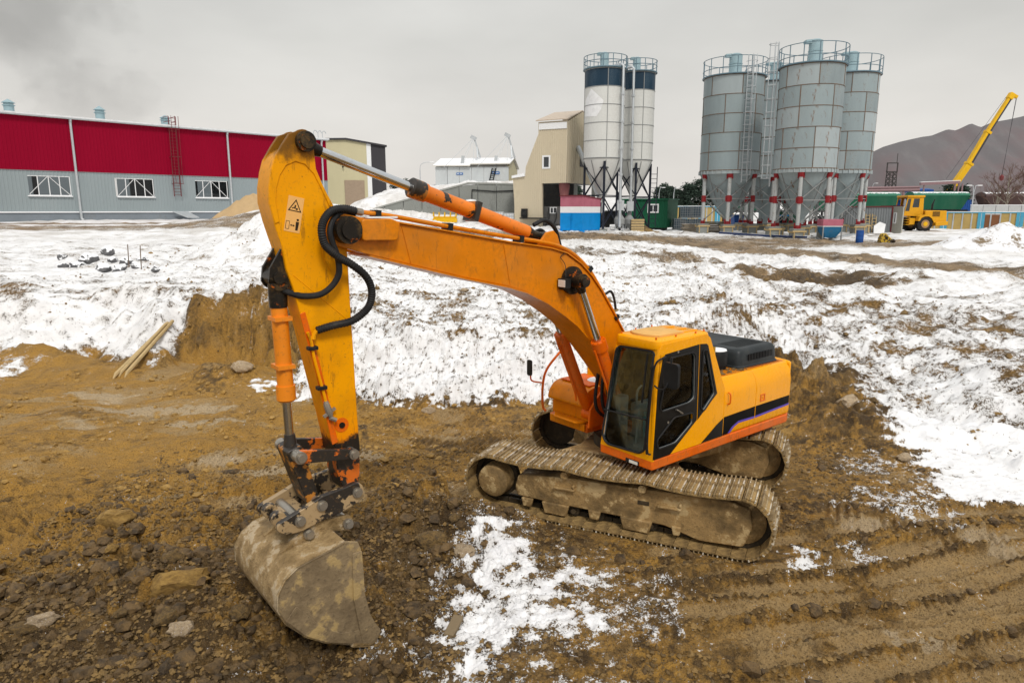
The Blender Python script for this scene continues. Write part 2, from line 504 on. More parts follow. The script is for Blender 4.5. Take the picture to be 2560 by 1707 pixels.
PATCH = [(-.67, 9.56), (-.04, 9.78), (.25, 9.28), (.64, 8.89), (1.01, 8.3), (1.21, 8.08), (.78, 7.68), (1.38, 7.4), (1.32, 7.05), (.7, 6.81), (.34, 6.36),
         (.02, 6.58), (-.51, 6.0), (-.95, 6.0), (-.85, 6.73), (-1.1, 6.81), (-.94, 7.58), (-.86, 8.41)]
TONGUE = [(7.6, 14.6), (8.4, 14.9), (10, 13.8), (12, 12), (13, 10.6), (9.6, 10.6), (8.6, 10.4), (7.8, 10.3), (7.3, 10.5), (7.1, 11.1), (7.4, 12.0), (7.5, 13.3)]
BUCKET = (-2.35, 7.42)
SNOWRUTS = [[tuple(atz(u * 1.0884, v * 1.0884, zz)[:2]) for u, v, zz in L] for L in (
    [(1420, 590, 1.9), (1800, 640, 1.7), (2100, 700, 1.5), (2352, 745, 1.4)], [(1500, 640, 1.7), (1900, 690, 1.5), (2150, 750, 1.4), (2352, 800, 1.3)],
    [(1600, 700, 1.5), (1950, 770, 1.3), (2200, 850, 1.2), (2352, 905, 1.1)], [(1720, 750, 1.4), (1980, 835, 1.2), (2352, 960, 1.0)],
    [(0, 655, 2.1), (430, 640, 2.1), (900, 660, 1.9), (1250, 660, 1.8)], [(0, 610, 2.2), (300, 590, 2.3), (600, 600, 2.2)], [(850, 690, 1.8), (1250, 700, 1.7), (1500, 690, 1.7)])]

_sx, _sy = zip(*SNOWRUTS[2])
def streaks(X, Y):                      # long wheel-drawn furrows sweeping over the snow field
    ref = np.interp(X, _sx, _sy) if _sx[0] < _sx[-1] else np.interp(X, _sx[::-1], _sy[::-1])
    d = Y - ref; r = ss(1, 6, X)
    return r * fbm(X * .16, d * 1.15, 1.0, 4, 291, .6) + (1 - r) * fbm(X * .22, Y * 1.2 + .1 * X, 1.0, 4, 295, .6)

def terrain(X, Y):
    X, Y = np.asarray(X, float), np.asarray(Y, float)
    d, ins, _ = polydist(X, Y, PIT)
    wob = fbm(X, Y, .55, 3, 3) * .35 + fbm(X, Y, 2.2, 2, 8) * .12
    sd = np.where(ins, -d, d) + wob * (np.abs(d) < 6)
    # plateau
    e = np.interp(X, [-20, -5, 1, 6, 10, 16], [1.85, 1.75, 1.4, 1.15, .95, .9])
    e = e - .07 * np.clip(16 - Y, 0, 8)
    fz = np.interp(X, [-40, -10, 6, 14, 30], [3.45, 3.35, 3.25, 2.8, 2.75])
    t = np.clip((Y - 17) / 36, 0, 1)
    zp = e + (fz - e) * (t * (1.25 - .25 * t)) 
    zp = zp + np.clip(Y - 53, 0, 12) * np.interp(X, [-30, 5, 14], [.022, .015, 0])
    zp = zp + np.clip(Y - 130, 0, 300) * .034 * np.interp(X / np.maximum(Y, 1), [-.4, .0, .28, .45], [.25, 1, 1, .25])
    far = ss(14, 30, Y)
    zp = zp + fbm(X, Y, .18, 3, 21) * .16 * (1 - ss(34, 55, Y)) + fbm(X, Y, .9, 3, 33) * .05 * (1 - ss(40, 60, Y))
    # snow hump and ramp fill in front of the far hall, low mound behind the stick
    zp = zp + 1.75 * np.exp(-(((X + 15.5) / 7.5) ** 2 + ((Y - 55) / 6.0) ** 2))
    ramp = np.interp(X, [-15.5, -3.9, .6, 1.6], [0, 3.55, 3.75, 0])
    zp = zp + ramp * ss(60.35, 60.8, Y) * (1 - ss(72, 80, Y)) 
    zp = zp + 1.7 * np.exp(-(((X + 12.0) / 6.0) ** 2 + ((Y - 66) / 5.2) ** 2)) * (Y > 50)
    r = np.hypot((X + 11.2) / 1.25, Y - 32.5)
    zp = zp + 2.15 * np.clip(1 - r / 3.6, 0, 1) ** 1.15 * (1 + .25 * fbm(X, Y, .8, 3, 55))
    # right-hand rolling spoil ridges
    rr = ss(3, 7, X) * (1 - ss(34, 44, Y)) * ss(10, 15, Y)
    zp = zp + rr * (.28 * fbm(X * .75 + Y * .6, Y * .9 - X * .45, .22, 3, 71) + .16 * fbm((X * .8 + Y * .6) * .35, Y * .8 - X * .6, .7, 3, 75))
    # bank
    niche = ss(-10.9, -10.2, X) * (1 - ss(-6.3, -5.7, X)) * (Y < 26)
    w = np.interp(X, [-12, -4, 1, 6, 9], [2.5, 2.3, 2.2, 3.0, 3.6])
    w = w * (1 - niche) + 1.25 * niche
    b = np.clip(sd / w, 0, 1)
    prof = b * b * (3 - 2 * b) * .55 + b ** .9 * .45
    z = zp * prof
    onbank = ss(0, .08, b) * (1 - ss(.92, 1.1, b))
    z = z + onbank * (.20 * fbm(X, Y + zp * prof * 1.3, .9, 4, 41) + .12 * (fbm(X, Y + zp * prof * 1.3, 2.6, 4, 44, .6, True) - .35))
    z = z + niche * onbank * (.50 * fbm(X, Y + zp * prof * 1.2, 1.5, 4, 47, .62))
    # plateau clods
    plat = ss(.75, 1.05, b) * (1 - ss(38, 50, Y))
    lump = fbm(X, Y, 1.6, 4, 61, .6)
    for k, P in enumerate(SNOWRUTS):
        dd, _, _ = polydist(X, Y, P, False)
        dd = np.abs(dd + .25 * fbm(X, Y, .35, 2, 260 + k)); dd = np.minimum(dd, np.abs(dd - .95))
        z = z + plat * (.05 * np.exp(-((dd - .36) / .12) ** 2) - .05 * (1 - ss(.12, .28, dd)))
    z = z + plat * .07 * streaks(X, Y)
    z = z + plat * (.12 * np.clip(lump - .2, 0, 1) + .022 * fbm(X, Y, 3.2, 4, 64, .6))
    # pit floor
    pit = 1 - ss(-.1, .5, sd)
    rough = .35 + .65 * ss(.6, -1.2, X) * ss(12.5, 9.5, Y) + .35 * ss(2.5, 1.0, np.abs(Y - 9.6)) * ss(1, -1, X)
    rough = rough * (1 - .35 * ss(11, 14, Y)) + .30 * ss(-.05, .45, fbm(X, Y, .45, 2, 83)) * ss(10, 12, Y) * ss(0, -2, X)
    z = z + pit * (.10 * fbm(X, Y, .35, 3, 81) + .10 * ss(-.5, -2.5, X) * ss(9.5, 11, Y) * fbm(X * .55 + Y * .3, Y * 1.4 - X * .3, .8, 3, 85))
    track = np.zeros_like(X); lug = np.zeros_like(X); ridge = np.zeros_like(X)
    for k, P in enumerate(RUTS):
        dd, _, arc = polydist(X, Y, P, False)
        dd = dd + .05 * fbm(X, Y, .6, 2, 90 + k)
        on = ss(.2, 1.4, arc + .5 * fbm(X, Y, .9, 2, 93 + k))
        m = (1 - ss(.135 + .03 * (k % 2), .19 + .03 * (k % 2), dd)) * on
        track = np.maximum(track, m)
        rd = np.exp(-((dd - .245) / .055) ** 2) * on
        ridge = np.maximum(ridge, rd)
        z = z + pit * (-.075 * m + .06 * rd * (1 + .6 * fbm(X, Y, 3, 2, 95)))
        edge = np.exp(-((dd - .15) / .06) ** 2) * on
        lug = lug + 1.5 * edge * np.sin((arc + dd * .9) * 2 * math.pi / .12) + (.10 + .5 * (k > 2)) * m * np.sin((arc + dd * .8) * 2 * math.pi / .11)
    ridge = ridge * (1 - track)
    xl = (X - EXC[0]) * TD[0] + (Y - EXC[1]) * TD[1]; yl = (X - EXC[0]) * TN[0] + (Y - EXC[1]) * TN[1]
    pr = np.zeros_like(X)
    for yc in (-1.34, 1.34, 2.3):
        fade = (1 - ss(.38, .46, np.abs(yl - yc + .08 * (xl + 2.2)))) * ss(-1.9, -2.3, xl) * ss(-7.5, -4.5, xl) * (.4 + .6 * ss(-.1, .25, fbm(X, Y, .7, 2, 99)))
        pr = np.maximum(pr, fade)
    for (px, py, ang, hw, hl) in [(-9.3, 14.9, R(20), .45, 1.8), (-3.6, 10.4, R(14), .4, 1.6), (6.0, 9.6, R(-25), .5, 1.6), (-5.2, 12.9, R(24), .4, 1.5), (-11.5, 16.6, R(10), .45, 1.8), (-1.2, 13.6, R(-20), .42, 1.6)]:
        a = (X - px) * math.cos(ang) + (Y - py) * math.sin(ang); c = -(X - px) * math.sin(ang) + (Y - py) * math.cos(ang)
        q = (1 - ss(hw * .8, hw, np.abs(c))) * (1 - ss(hl * .6, hl, np.abs(a)))
        pr = np.maximum(pr, q); lug = lug + 2.0 * q * np.sin(a * 2 * math.pi / .16)
    lug = lug + np.where(pr > 0, 2.0 * pr * np.sin(xl * 2 * math.pi / .13), 0)
    under = (1 - ss(.4, .55, np.abs(np.abs(yl) - 1.34))) * (1 - ss(2.4, 2.7, np.abs(xl - .1)))
    z = z + pit * (.017 * np.clip(lug, -2, 2) - .03 * pr)
    smooth = 1 - .9 * np.maximum(np.maximum(track, pr), under)
    cell = np.zeros_like(X); K = (pit > 0) & (Y > 4) & (Y < 24)
    if K.any():
        x_, y_ = X[K], Y[K]
        a1, c1 = clumps(x_, y_, 1.9, 11); a2, c2 = clumps(x_, y_, 6.0, 13); a3, c3 = clumps(x_, y_, 14.0, 17)
        rg, sm = np.clip(rough + .2 * ridge, 0, 1.2)[K], smooth[K]
        big = ss(.05, .5, fbm(x_, y_, .5, 2, 141) + .6 * (rg - .6))
        z[K] += pit[K] * sm * rg * (.25 * a1 * big * ss(.45, .8, rg) + .10 * a2 * (.3 + .7 * ss(-.3, .3, fbm(x_, y_, .9, 2, 143))) + .05 * a3 - .11)
        z[K] += pit[K] * sm * (.018 * fbm(x_, y_, 9, 3, 107) + .010 * a3)
        cell[K] = (.5 * (c1 - .5) * big + .6 * (c2 - .5) + .5 * (c3 - .5)) * sm
    z = z + pit * .16 * fbm(X, Y, .75, 3, 147) * ss(.6, -.8, X) * ss(11, 9.4, Y) * (1 - under)
    z = z + pit * .32 * np.exp(-(((X + 1.0) / 1.5) ** 2 + ((Y - 9.9) / .8) ** 2)) * (X < 3) * (1 - under)
    z = z - .42 * np.exp(-(((X - BUCKET[0] - .35) / 1.15) ** 2 + ((Y - BUCKET[1] + .25) / .95) ** 2))
    z = z + pit * .10 * np.exp(-(((X + 5.5) / 2.5) ** 2 + ((Y - 8.5) / 2.0) ** 2))
    z = np.where(under > 0, z * (1 - under) + under * (-.012), z)
    # mud heaps behind the machine and at the left end of the bank
    for (mx, my, h, r1, r2) in [(6.9, 15.9, .95, 1.5, 1.2), (7.4, 13.9, .5, 1.1, 1.2), (5.9, 17.0, .7, 1.3, .9), (-11.8, 19.5, .30, 1.5, .8), (-14.5, 20.3, .6, 1.6, .7), (-7.9, 18.4, .5, 1.3, .6)]:
        z = z + h * np.exp(-(((X - mx) / r1) ** 2 + ((Y - my) / r2) ** 2)) * (1 + .35 * fbm(X, Y, 1.7, 4, 121, .6))
    aux = dict(sd=sd, b=b, pit=pit, plat=plat, lump=lump, track=track, pr=pr, niche=niche, onbank=onbank, under=under, ridge=ridge, cell=cell)
    return z, aux

def masks(X, Y, Z, A):
    sd, pit = A['sd'], A['pit']
    Y0 = Y; Y = Y + np.clip(Z, 0, 3) * 1.25 * (Y < 30)
    n1 = fbm(X, Y, .8, 4, 201); n2 = fbm(X, Y, 3.5, 4, 205, .6); n3 = fbm(X * .35, Y, 1.1, 4, 211)
    snow = ss(-.05, .35, sd + .25 * n2) * 1.0
    snow = snow * (1 - A['niche'] * (1 - ss(1.0, 1.35, sd + .3 * n1)))
    # bare crest of the bank, clods and streaks
    snow = snow - .48 * np.exp(-((A['b'] - .93) / .13) ** 2) * ss(-.1, .5, n1 + .6 * n2) * (Y < 26)
    snow = snow - A['plat'] * (.15 * ss(.5, .9, A['lump']) + .12 * ss(.25, .6, n3) * ss(-.3, .3, n2) + .04)
    snow = snow - .04 - A['onbank'] * (.10 + .30 * ss(.1, .55, fbm(X, Y, 4.5, 4, 221, .65)))
    Y = Y0
    near = 1 - ss(24, 34, Y)
    snow = snow - .16 * near * ss(4, 8, X) * ss(-.1, .5, fbm(X * .8 + Y * .6, (Y * .8 - X * .6) * 2.6, .55, 4, 231))
    for P, wd, k in ((ROAD1, 2.2, 1.0), (ROAD2, 2.8, .72), (ROAD3, 1.5, .95)):
        dd, _, _ = polydist(X, Y, P, False)
        snow = snow - k * (1 - ss(wd * .55, wd * 1.35, dd + .8 * fbm(X * .3, Y, .8, 3, 241))) * (.75 + .5 * n3)
    for (mx, my, r1, r2, k) in [(5.5, 45.5, 9, 1.8, .9), (13.5, 30.5, 3.6, 2.4, .95), (9.5, 35.0, 3.5, 1.6, .5), (3.0, 36.5, 3.2, 2.0, .45), (6.9, 15.9, 1.5, 1.3, 1.2), (7.3, 14.1, 1.0, 1.2, .9), (-11.6, 19.4, 1.6, .8, .9), (-14.6, 20.2, 1.8, .7, .9), (16, 50, 8, 2.2, .35)]:
        snow = snow - k * ss(.75, -.25, ((X - mx) / r1) ** 2 + ((Y - my) / r2) ** 2 - .5 + 1.1 * n1 + .6 * n3)
    snow = snow - .22 * ss(.18, .68, streaks(X, Y)) * A['plat'] * (1 - ss(34, 42, Y))
    for k, P in enumerate(SNOWRUTS):
        dd, _, arc = polydist(X, Y, P, False)
        dd = np.abs(dd + .25 * fbm(X, Y, .35, 2, 260 + k)); dd = np.minimum(dd, np.abs(dd - .95))
        snow = snow - .26 * (1 - ss(.05, .28, dd)) * ss(-.5, .4, fbm(X, Y, .5, 3, 270 + k))
    dp, ip, _ = polydist(X, Y, PATCH)
    sp = np.where(ip, dp, -dp) + .30 * n1 + .16 * n2
    snow = np.maximum(snow, np.maximum(ss(-.32, .5, sp) * (.80 + .42 * n2 + .15 * n1), .33 * ss(-.7, .0, sp) + .3 * n2))
    dp, ip, _ = polydist(X, Y, TONGUE)
    sp = np.where(ip, dp, -dp) + .45 * n1 + .25 * n2
    snow = np.maximum(snow, ss(-.15, .5, sp) * (.95 + .3 * n2) - A['track'])
    for (mx, my, r, k) in [(4.05, 8.6, .45, .75), (4.9, 8.75, .4, .55), (6.3, 10.4, 1.1, .58), (6.6, 12.0, .9, .5), (1.6, 7.3, .6, .45), (1.9, 7.9, .5, .42), (-6.6, 17.6, .55, .95), (-5.4, 16.9, .4, .9), (-14.8, 19.4, .9, .8), (-1.6, 7.0, .35, .5), (.9, 5.9, .5, .5), (-.4, 5.8, .7, .6)]:
        snow = np.maximum(snow, k * ss(.9, .2, np.hypot(X - mx, Y - my) / r + .7 * n2))
    tone = .44 + .32 * n1 + .18 * n2 + A['cell']
    tone = tone + .42 * ss(-1.5, -5, X) * ss(8, 9.5, Y) * pit + .02 * A['niche'] - .48 * ss(1.0, -1.0, X) * ss(10.8, 9.2, Y) * np.maximum(ss(-5.8, -4.0, X), ss(8.2, 7.2, Y)) * pit
    tone = tone + .45 * fbm(X * .6 + Y * .2, Y * 1.1, .55, 4, 281, .6) * ss(0, -2, X) * ss(9.5, 11, Y) * pit
    tone = tone + .10 - .30 * A['ridge'] - .25 * ss(5, 7, X) * ss(12, 14, Y) * pit  # rut ridges darkened: shading put into the tone where relief hardly shows
    tone = tone - 1.0 * np.exp(-(((X - 14.2) / 2.2) ** 2 + ((Y - 30.2) / 1.3) ** 2))
    pale = .62 * ss(.05, .45, fbm(X * .5, Y, .5, 3, 251) - .08) * pit * ss(9.8, 11.2, Y) + .8 * A['pr'] * ss(-.3, .3, n1) + .70 * A['track'] * ss(-.9, .0, n1)  # wheel tracks lightened in colour to set them off from the ridges
    for (mx, my, r1, r2) in [(-2.9, 12.4, .55, .35), (-.2, 11.6, .5, .18), (-8.6, 15.8, 1.9, .4), (-6.9, 14.7, 1.2, .28), (-4.6, 12.0, .8, .25), (-10.6, 17.2, 1.2, .3), (-5.6, 10.6, .6, .2), (4.5, 6.75, .4, .2)]:
        pale = np.maximum(pale, ss(1.1, .4, ((X - mx) / r1) ** 2 + ((Y - my) / r2) ** 2 + .6 * n2 + .4 * n1))
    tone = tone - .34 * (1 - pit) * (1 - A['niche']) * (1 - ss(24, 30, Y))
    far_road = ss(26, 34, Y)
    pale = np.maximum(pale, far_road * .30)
    return np.clip(snow, 0, 1), np.clip(tone, 0, 1), np.clip(pale * (1 - np.clip(snow, 0, 1)), 0, 1)

def axis_x():
    a = list(np.arange(-5.0, 6.8, .0235)); d = .0235; x = a[-1]
    right = []
    while x < 1400: d *= 1.022 if x < 60 else 1.12; x += d; right.append(x)
    d = .0235; x = a[0]; left = []
    while x > -1400: d *= 1.022 if x > -60 else 1.12; x -= d; left.append(x)
    return np.array(left[::-1] + a + right)

def axis_y():
    y, o = 3.6, []
    while y < 2600:
        o.append(y)
        y += y * (.0026 if y < 12 else .0034 if y < 19 else .0052 if y < 36 else .008 if y < 85 else .05)
    return np.array([-40, -20, -8, -2, 1, 2.5, 3.2] + o)

gx, gy = axis_x(), axis_y()
GX, GY = np.meshgrid(gx, gy)
GX, GY = GX.ravel(), GY.ravel()
GZ, GA = terrain(GX, GY)
m_snow, m_tone, m_pale = masks(GX, GY, GZ, GA)
nx, ny = len(gx), len(gy)
print('ground grid', nx, ny, nx * ny)

def grid_mesh(name, X, Y, Z, nx, ny):
    me = bpy.data.meshes.new(name)
    me.vertices.add(nx * ny)
    me.vertices.foreach_set('co', np.stack([X, Y, Z], 1).astype(np.float32).ravel())
    i = (np.arange(ny - 1)[:, None] * nx + np.arange(nx - 1)[None]).ravel()
    q = np.stack([i, i + 1, i + nx + 1, i + nx], 1).ravel().astype(np.int32)
    nf = len(i)
    me.loops.add(nf * 4); me.loops.foreach_set('vertex_index', q)
    me.polygons.add(nf); me.polygons.foreach_set('loop_start', np.arange(nf, dtype=np.int32) * 4)
    me.polygons.foreach_set('use_smooth', np.ones(nf, bool))
    me.update(calc_edges=True)
    return me

def attr(me, name, a):
    at_ = me.attributes.new(name, 'FLOAT', 'POINT'); at_.data.foreach_set('value', a.astype(np.float32))

def ground_material():
    m, nt, b = nodes('snow_and_mud_ground')
    co = N(nt, 'TexCoord').outputs['Object']
    A = {k: N(nt, 'Attribute', attribute_name=k).outputs['Fac'] for k in ('snow', 'tone', 'pale')}
    nf = noise(nt, co, 11, 8, .68); ng = noise(nt, co, 42, 6, .68); nl = noise(nt, co, 2.2, 6, .6); nh = noise(nt, co, 120, 3, .6)
    t = mth(nt, 'ADD', A['tone'], mth(nt, 'MULTIPLY', mth(nt, 'SUBTRACT', nf, .5), 1.6))
    mud = mixc(nt, rng(nt, t, .0, .95), (.074, .043, .017), (.45, .245, .050))
    mud = mixc(nt, mth(nt, 'MULTIPLY', rng(nt, nl, .42, .62), .45), mud, (.27, .165, .06))
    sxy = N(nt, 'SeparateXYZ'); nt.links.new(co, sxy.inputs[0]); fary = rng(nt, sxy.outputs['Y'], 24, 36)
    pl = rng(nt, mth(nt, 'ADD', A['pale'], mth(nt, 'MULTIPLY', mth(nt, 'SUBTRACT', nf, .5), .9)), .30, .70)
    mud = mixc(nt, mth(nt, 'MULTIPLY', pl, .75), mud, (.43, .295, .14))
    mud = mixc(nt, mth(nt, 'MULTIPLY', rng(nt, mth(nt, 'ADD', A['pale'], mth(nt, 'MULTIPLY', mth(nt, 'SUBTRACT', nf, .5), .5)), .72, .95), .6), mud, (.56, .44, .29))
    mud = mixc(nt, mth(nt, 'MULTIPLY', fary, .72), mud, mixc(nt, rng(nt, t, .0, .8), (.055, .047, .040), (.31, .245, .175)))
    mud = mixc(nt, mth(nt, 'MULTIPLY', rng(nt, ng, .50, .62), .62), mud, (.040, .026, .012))
    mud = mixc(nt, mth(nt, 'MULTIPLY', rng(nt, nh, .58, .70), .55), mud, (.46, .36, .22))
    sf = mth(nt, 'ADD', A['snow'], mth(nt, 'ADD', mth(nt, 'MULTIPLY', mth(nt, 'SUBTRACT', nf, .5), 1.5), mth(nt, 'MULTIPLY', mth(nt, 'SUBTRACT', ng, .5), 1.9)))
    s = mth(nt, 'MULTIPLY', rng(nt, sf, .38, .60), rng(nt, A['snow'], .03, .12))
    snow = mixc(nt, rng(nt, nl, .3, .7), (.76, .76, .775), (.84, .84, .845))
    snow = mixc(nt, mth(nt, 'MULTIPLY', rng(nt, mth(nt, 'ADD', A['snow'], mth(nt, 'MULTIPLY', mth(nt, 'SUBTRACT', nl, .5), .5)), .98, .50), .50), snow, (.50, .475, .44))
    yard = mth(nt, 'MULTIPLY', rng(nt, mth(nt, 'ADD', sxy.outputs['Y'], mth(nt, 'MULTIPLY', nl, 14.0)), 42, 52), rng(nt, noise(nt, co, .35, 5, .6), .40, .62))
    snow = mixc(nt, mth(nt, 'MULTIPLY', yard, .75), snow, (.50, .475, .44))
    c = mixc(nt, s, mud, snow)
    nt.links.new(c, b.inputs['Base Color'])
    r = mth(nt, 'SUBTRACT', mth(nt, 'ADD', .50, mth(nt, 'MULTIPLY', nf, .35)), mth(nt, 'MULTIPLY', A['pale'], .12))
    r = mth(nt, 'MAXIMUM', r, mth(nt, 'MULTIPLY', s, .7))
    nt.links.new(r, b.inputs['Roughness'])
    b.inputs['Specular IOR Level'].default_value = .22
    h = mth(nt, 'ADD', mth(nt, 'MULTIPLY', nf, .7), mth(nt, 'MULTIPLY', ng, .45))
    h = mth(nt, 'MULTIPLY', h, mth(nt, 'SUBTRACT', 1.0, mth(nt, 'MULTIPLY', s, .84)))
    h = mth(nt, 'ADD', h, mth(nt, 'MULTIPLY', s, .55))
    bump(nt, b, h, 1.0, .10)
    return m

gm = grid_mesh('ground', GX, GY, GZ, nx, ny)
for k, a in (('snow', m_snow), ('tone', m_tone), ('pale', m_pale)): attr(gm, k, a)
M['ground'] = ground_material()
gm.materials.append(M['ground'])
ground = bpy.data.objects.new('ground', gm); COL.objects.link(ground)
ground['kind'] = 'structure'

def zg(x, y):
    return float(terrain(np.array([x]), np.array([y]))[0][0])

_S = np.concatenate([np.arange(5, 30, .05), np.arange(30, 140, .25)])
def gp(u, v, lift=0.0):                 # where the ground is seen at photo pixel (u, v)
    r = ray(u, v); X, Y, Z = r.x * _S, r.y * _S, CAM_H + r.z * _S
    z, _ = terrain(X, Y); k = int(np.argmax(z >= Z)); k = max(k, 1) if (z >= Z).any() else len(_S) - 1
    return Vector((X[k], Y[k], z[k] + lift))
# ---------------------------------------------------------------- excavator
UA = R(219)
FW, LT = V(math.cos(UA), math.sin(UA), 0), V(-math.sin(UA), math.cos(UA), 0)
CC = V(EXC[0], EXC[1], 0)
T3, N3 = V(TD[0], TD[1], 0), V(TN[0], TN[1], 0)
up = lambda p: CC + FW * p.x + LT * p.y + V(0, 0, p.z)       # upper structure: x forward, y to the operator's left
un = lambda p: CC + T3 * p.x + N3 * p.y + V(0, 0, p.z)       # undercarriage: x towards idler end
U = lambda: MB(up)
D = lambda: MB(un)
XZ = lambda pts, y: [(x, y, z) for x, z in pts]
YZ = lambda pts, x: [(x, y, z) for y, z in pts]

ex = thing('excavator', 'large yellow-orange tracked excavator with its arm reaching down left into the mud', 'excavator', (EXC[0], EXC[1], 0))

# --- undercarriage
L2, RW = 2.24, .41                     # half length, wheel (pitch line) radius
XC = L2 - .46
def track_path():
    top = []
    zc = .47
    for k in range(41):                # top run sags between two carrier rollers
        x = -XC + 2 * XC * k / 40
        sag = .045 * abs(math.sin(math.pi * (k / 40) * 3))
        top.append((x, zc + RW - sag))
    r = [(XC + RW * math.cos(a), zc + RW * math.sin(a)) for a in [R(90 - 180 * k / 16) for k in range(1, 16)]]
    bot = [(XC - 2 * XC * k / 40, zc - RW) for k in range(41)]
    l = [(-XC + RW * math.cos(a), zc + RW * math.sin(a)) for a in [R(270 - 180 * k / 16) for k in range(1, 16)]]
    return top + r + bot + l
TP = [(x * 1.0 + (.20 if x > 0 else 0) * min(1, x / XC), z) for x, z in track_path()]
def resample(path, n):
    P = np.array(path + [path[0]]); s = np.r_[0, np.cumsum(np.hypot(*np.diff(P, axis=0).T))]
    q = np.linspace(0, s[-1], n, endpoint=False)
    x, z = np.interp(q, s, P[:, 0]), np.interp(q, s, P[:, 1])
    x2, z2 = np.interp((q + .05) % s[-1], s, P[:, 0]), np.interp((q + .05) % s[-1], s, P[:, 1])
    x1, z1 = np.interp((q - .05) % s[-1], s, P[:, 0]), np.interp((q - .05) % s[-1], s, P[:, 1])
    return [(a, b, math.atan2(d - b1, c - a1)) for a, b, c, d, a1, b1 in zip(x, z, x2, z2, x1, z1)], s[-1]
NSH = 52
shoes, per = resample(TP, NSH)
pitch_ = per / NSH
mb = MB()
mb.box((-pitch_ * .5, -.40, 0), (pitch_ * .47, .40, .022))
mb.mi = 1
for gx_ in (-.36, -.02, .33):
    mb.box((pitch_ * gx_ - .009, -.395, .0225), (pitch_ * gx_ + .009, .395, .062))
mb.mi = 2
rr_ = random.Random(3)
for gx_ in (-.19, .155):               # mud packed between the grousers
    mb.box((pitch_ * gx_ - .022, -.37, .0225), (pitch_ * gx_ + .022, .34, .046))
mb2 = MB(); mb2.v, mb2.f, mb2.m = list(mb.v), list(mb.f), list(mb.m); mb2.mi = 2
mb2.box((-pitch_ * .34, -.385, .0226), (pitch_ * .31, .30, .060))
shoe2_me = mb2.mesh('track_shoe', [M['shoe'], M['grouser'], M['shoe']])
shoe_me = mb.mesh('track_shoe', [M['shoe'], M['grouser'], M['shoe']])
mb = MB(); mb.box((-pitch_ * .48, -.09, -.075), (pitch_ * .5, -.045, -.001)); mb.box((-pitch_ * .48, .045, -.075), (pitch_ * .5, .09, -.001))
link_me = mb.mesh('track_link', M['mudsteel'])
GRS = coat('dark_greasy_mud', (.035, .027, .017), .6, amount=.5, dirt=(.12, .08, .04), scale=8, bmp=.4)
for side, yc in ((-1, -1.34), (1, 1.34)):
    fr = D()
    beam = [(-1.38, .28), (-1.42, .42), (-1.36, .63), (-.6, .70), (.8, .74), (1.80, .78), (2.10, .70), (2.14, .45), (2.04, .14), (1.45, .11), (.95, .24), (-.8, .26)]
    fr.prism(XZ(rrect(beam, .05), yc - .24), (0, .48, 0))
    so = -.24 * side if side > 0 else -.24
    yf = yc - .24 if side < 0 else yc + .24        # outer face
    sg = -1 if side < 0 else 1
    # roller guards and step lugs on the outer face
    for gx0, gx1, gz in ((-.95, -.5, .09), (.3, .78, .08)):
        fr.prism(XZ([(gx0, .27), (gx1, .27), (gx1 - .05, gz), (gx0 + .05, gz)], yf - .04), (0, .08, 0))
    for gx0, gx1 in ((-.2, .0), (-1.3, -1.1), (1.05, 1.2)):
        fr.prism(XZ([(gx0, .27), (gx1, .27), (gx1 - .03, .13), (gx0 + .03, .13)], yf - .03), (0, .06, 0))
    for gx0 in (-.75, .85):
        fr.box((gx0, yf - .07, .52), (gx0 + .34, yf + .07, .565))
        fr.box((gx0 + .30, yf - .07, .5655), (gx0 + .34, yf + .07, .63))
    cr_ = fr.build('crawler_track', M['mudsteel'], ex, bevel=.018, label='near mud-caked crawler track' if side < 0 else 'far crawler track half hidden by the body')
    for i, (x, z, a) in enumerate(shoes):
        p = un(V(x, yc, z)) - CC
        inst('track_shoe', shoe2_me if rr_.random() < .35 else shoe_me, cr_, p, (Matrix.Rotation(YT, 3, 'Z') @ Matrix.Rotation(-a, 3, 'Y')).to_euler())
    lk = D()
    for i, (x, z, a) in enumerate(shoes):
        c, s = math.cos(a), math.sin(a)
        for yy in (-.07, .07):
            lk.obox((x + s * .04, yc + yy, z - c * .04), (c * pitch_ * .46, 0, s * pitch_ * .46), (0, .022, 0), (-s * .038, 0, c * .038))
    lk.build('link_chain', GRS, cr_)
    hubm = [M['mudsteel'], GRS]
    for hx, r0, nm in ((-XC, .33, 'sprocket'), (XC + .2, .33, 'idler')):
        h = D(); h.mi = 1
        h.cyl((hx, yc - .05, .47), (hx, yc + .05, .47), r0, n=24)
        if nm == 'sprocket':
            h.mi = 0
            yo = yc + sg * .30
            h.tube([(hx, yc + .06 * sg, .47), (hx, yc + .24 * sg, .47), (hx, yo, .47), (hx, yo + .02 * sg, .47)], [.27, .265, .255, .22], 24)
        else:
            h.mi = 0; h.tube([(hx, yc - .16, .47), (hx, yc - .12, .47), (hx, yc + .12, .47), (hx, yc + .16, .47)], [.25, .335, .335, .25], 28)
        h.build(nm, hubm, cr_)
    for k in range(8):
        x = -1.25 + k * .40
        h = D(); h.cyl((x, yc - .16, .17), (x, yc + .16, .17), .085, n=12); h.cyl((x, yc - .22, .17), (x, yc + .22, .17), .04, n=10)
        h.build('bottom_roller', GRS, cr_)
    for x in (-.58, .62):
        h = D(); h.cyl((x, yc - .05, .755), (x, yc + sg * .30, .755), .06, n=14); h.cyl((x, yc + sg * .301, .755), (x, yc + sg * .315, .755), .045, n=14)
        h.build('carrier_roller', M['mudsteel'], cr_)
    sl = D(); sl.box((.55, yf - .006 * 1, .50), (.72, yf + .006, .56)); sl.build('slot', GRS, cr_)
cb = D()
cb.box((-.75, -.72, .45), (.75, .72, .86))
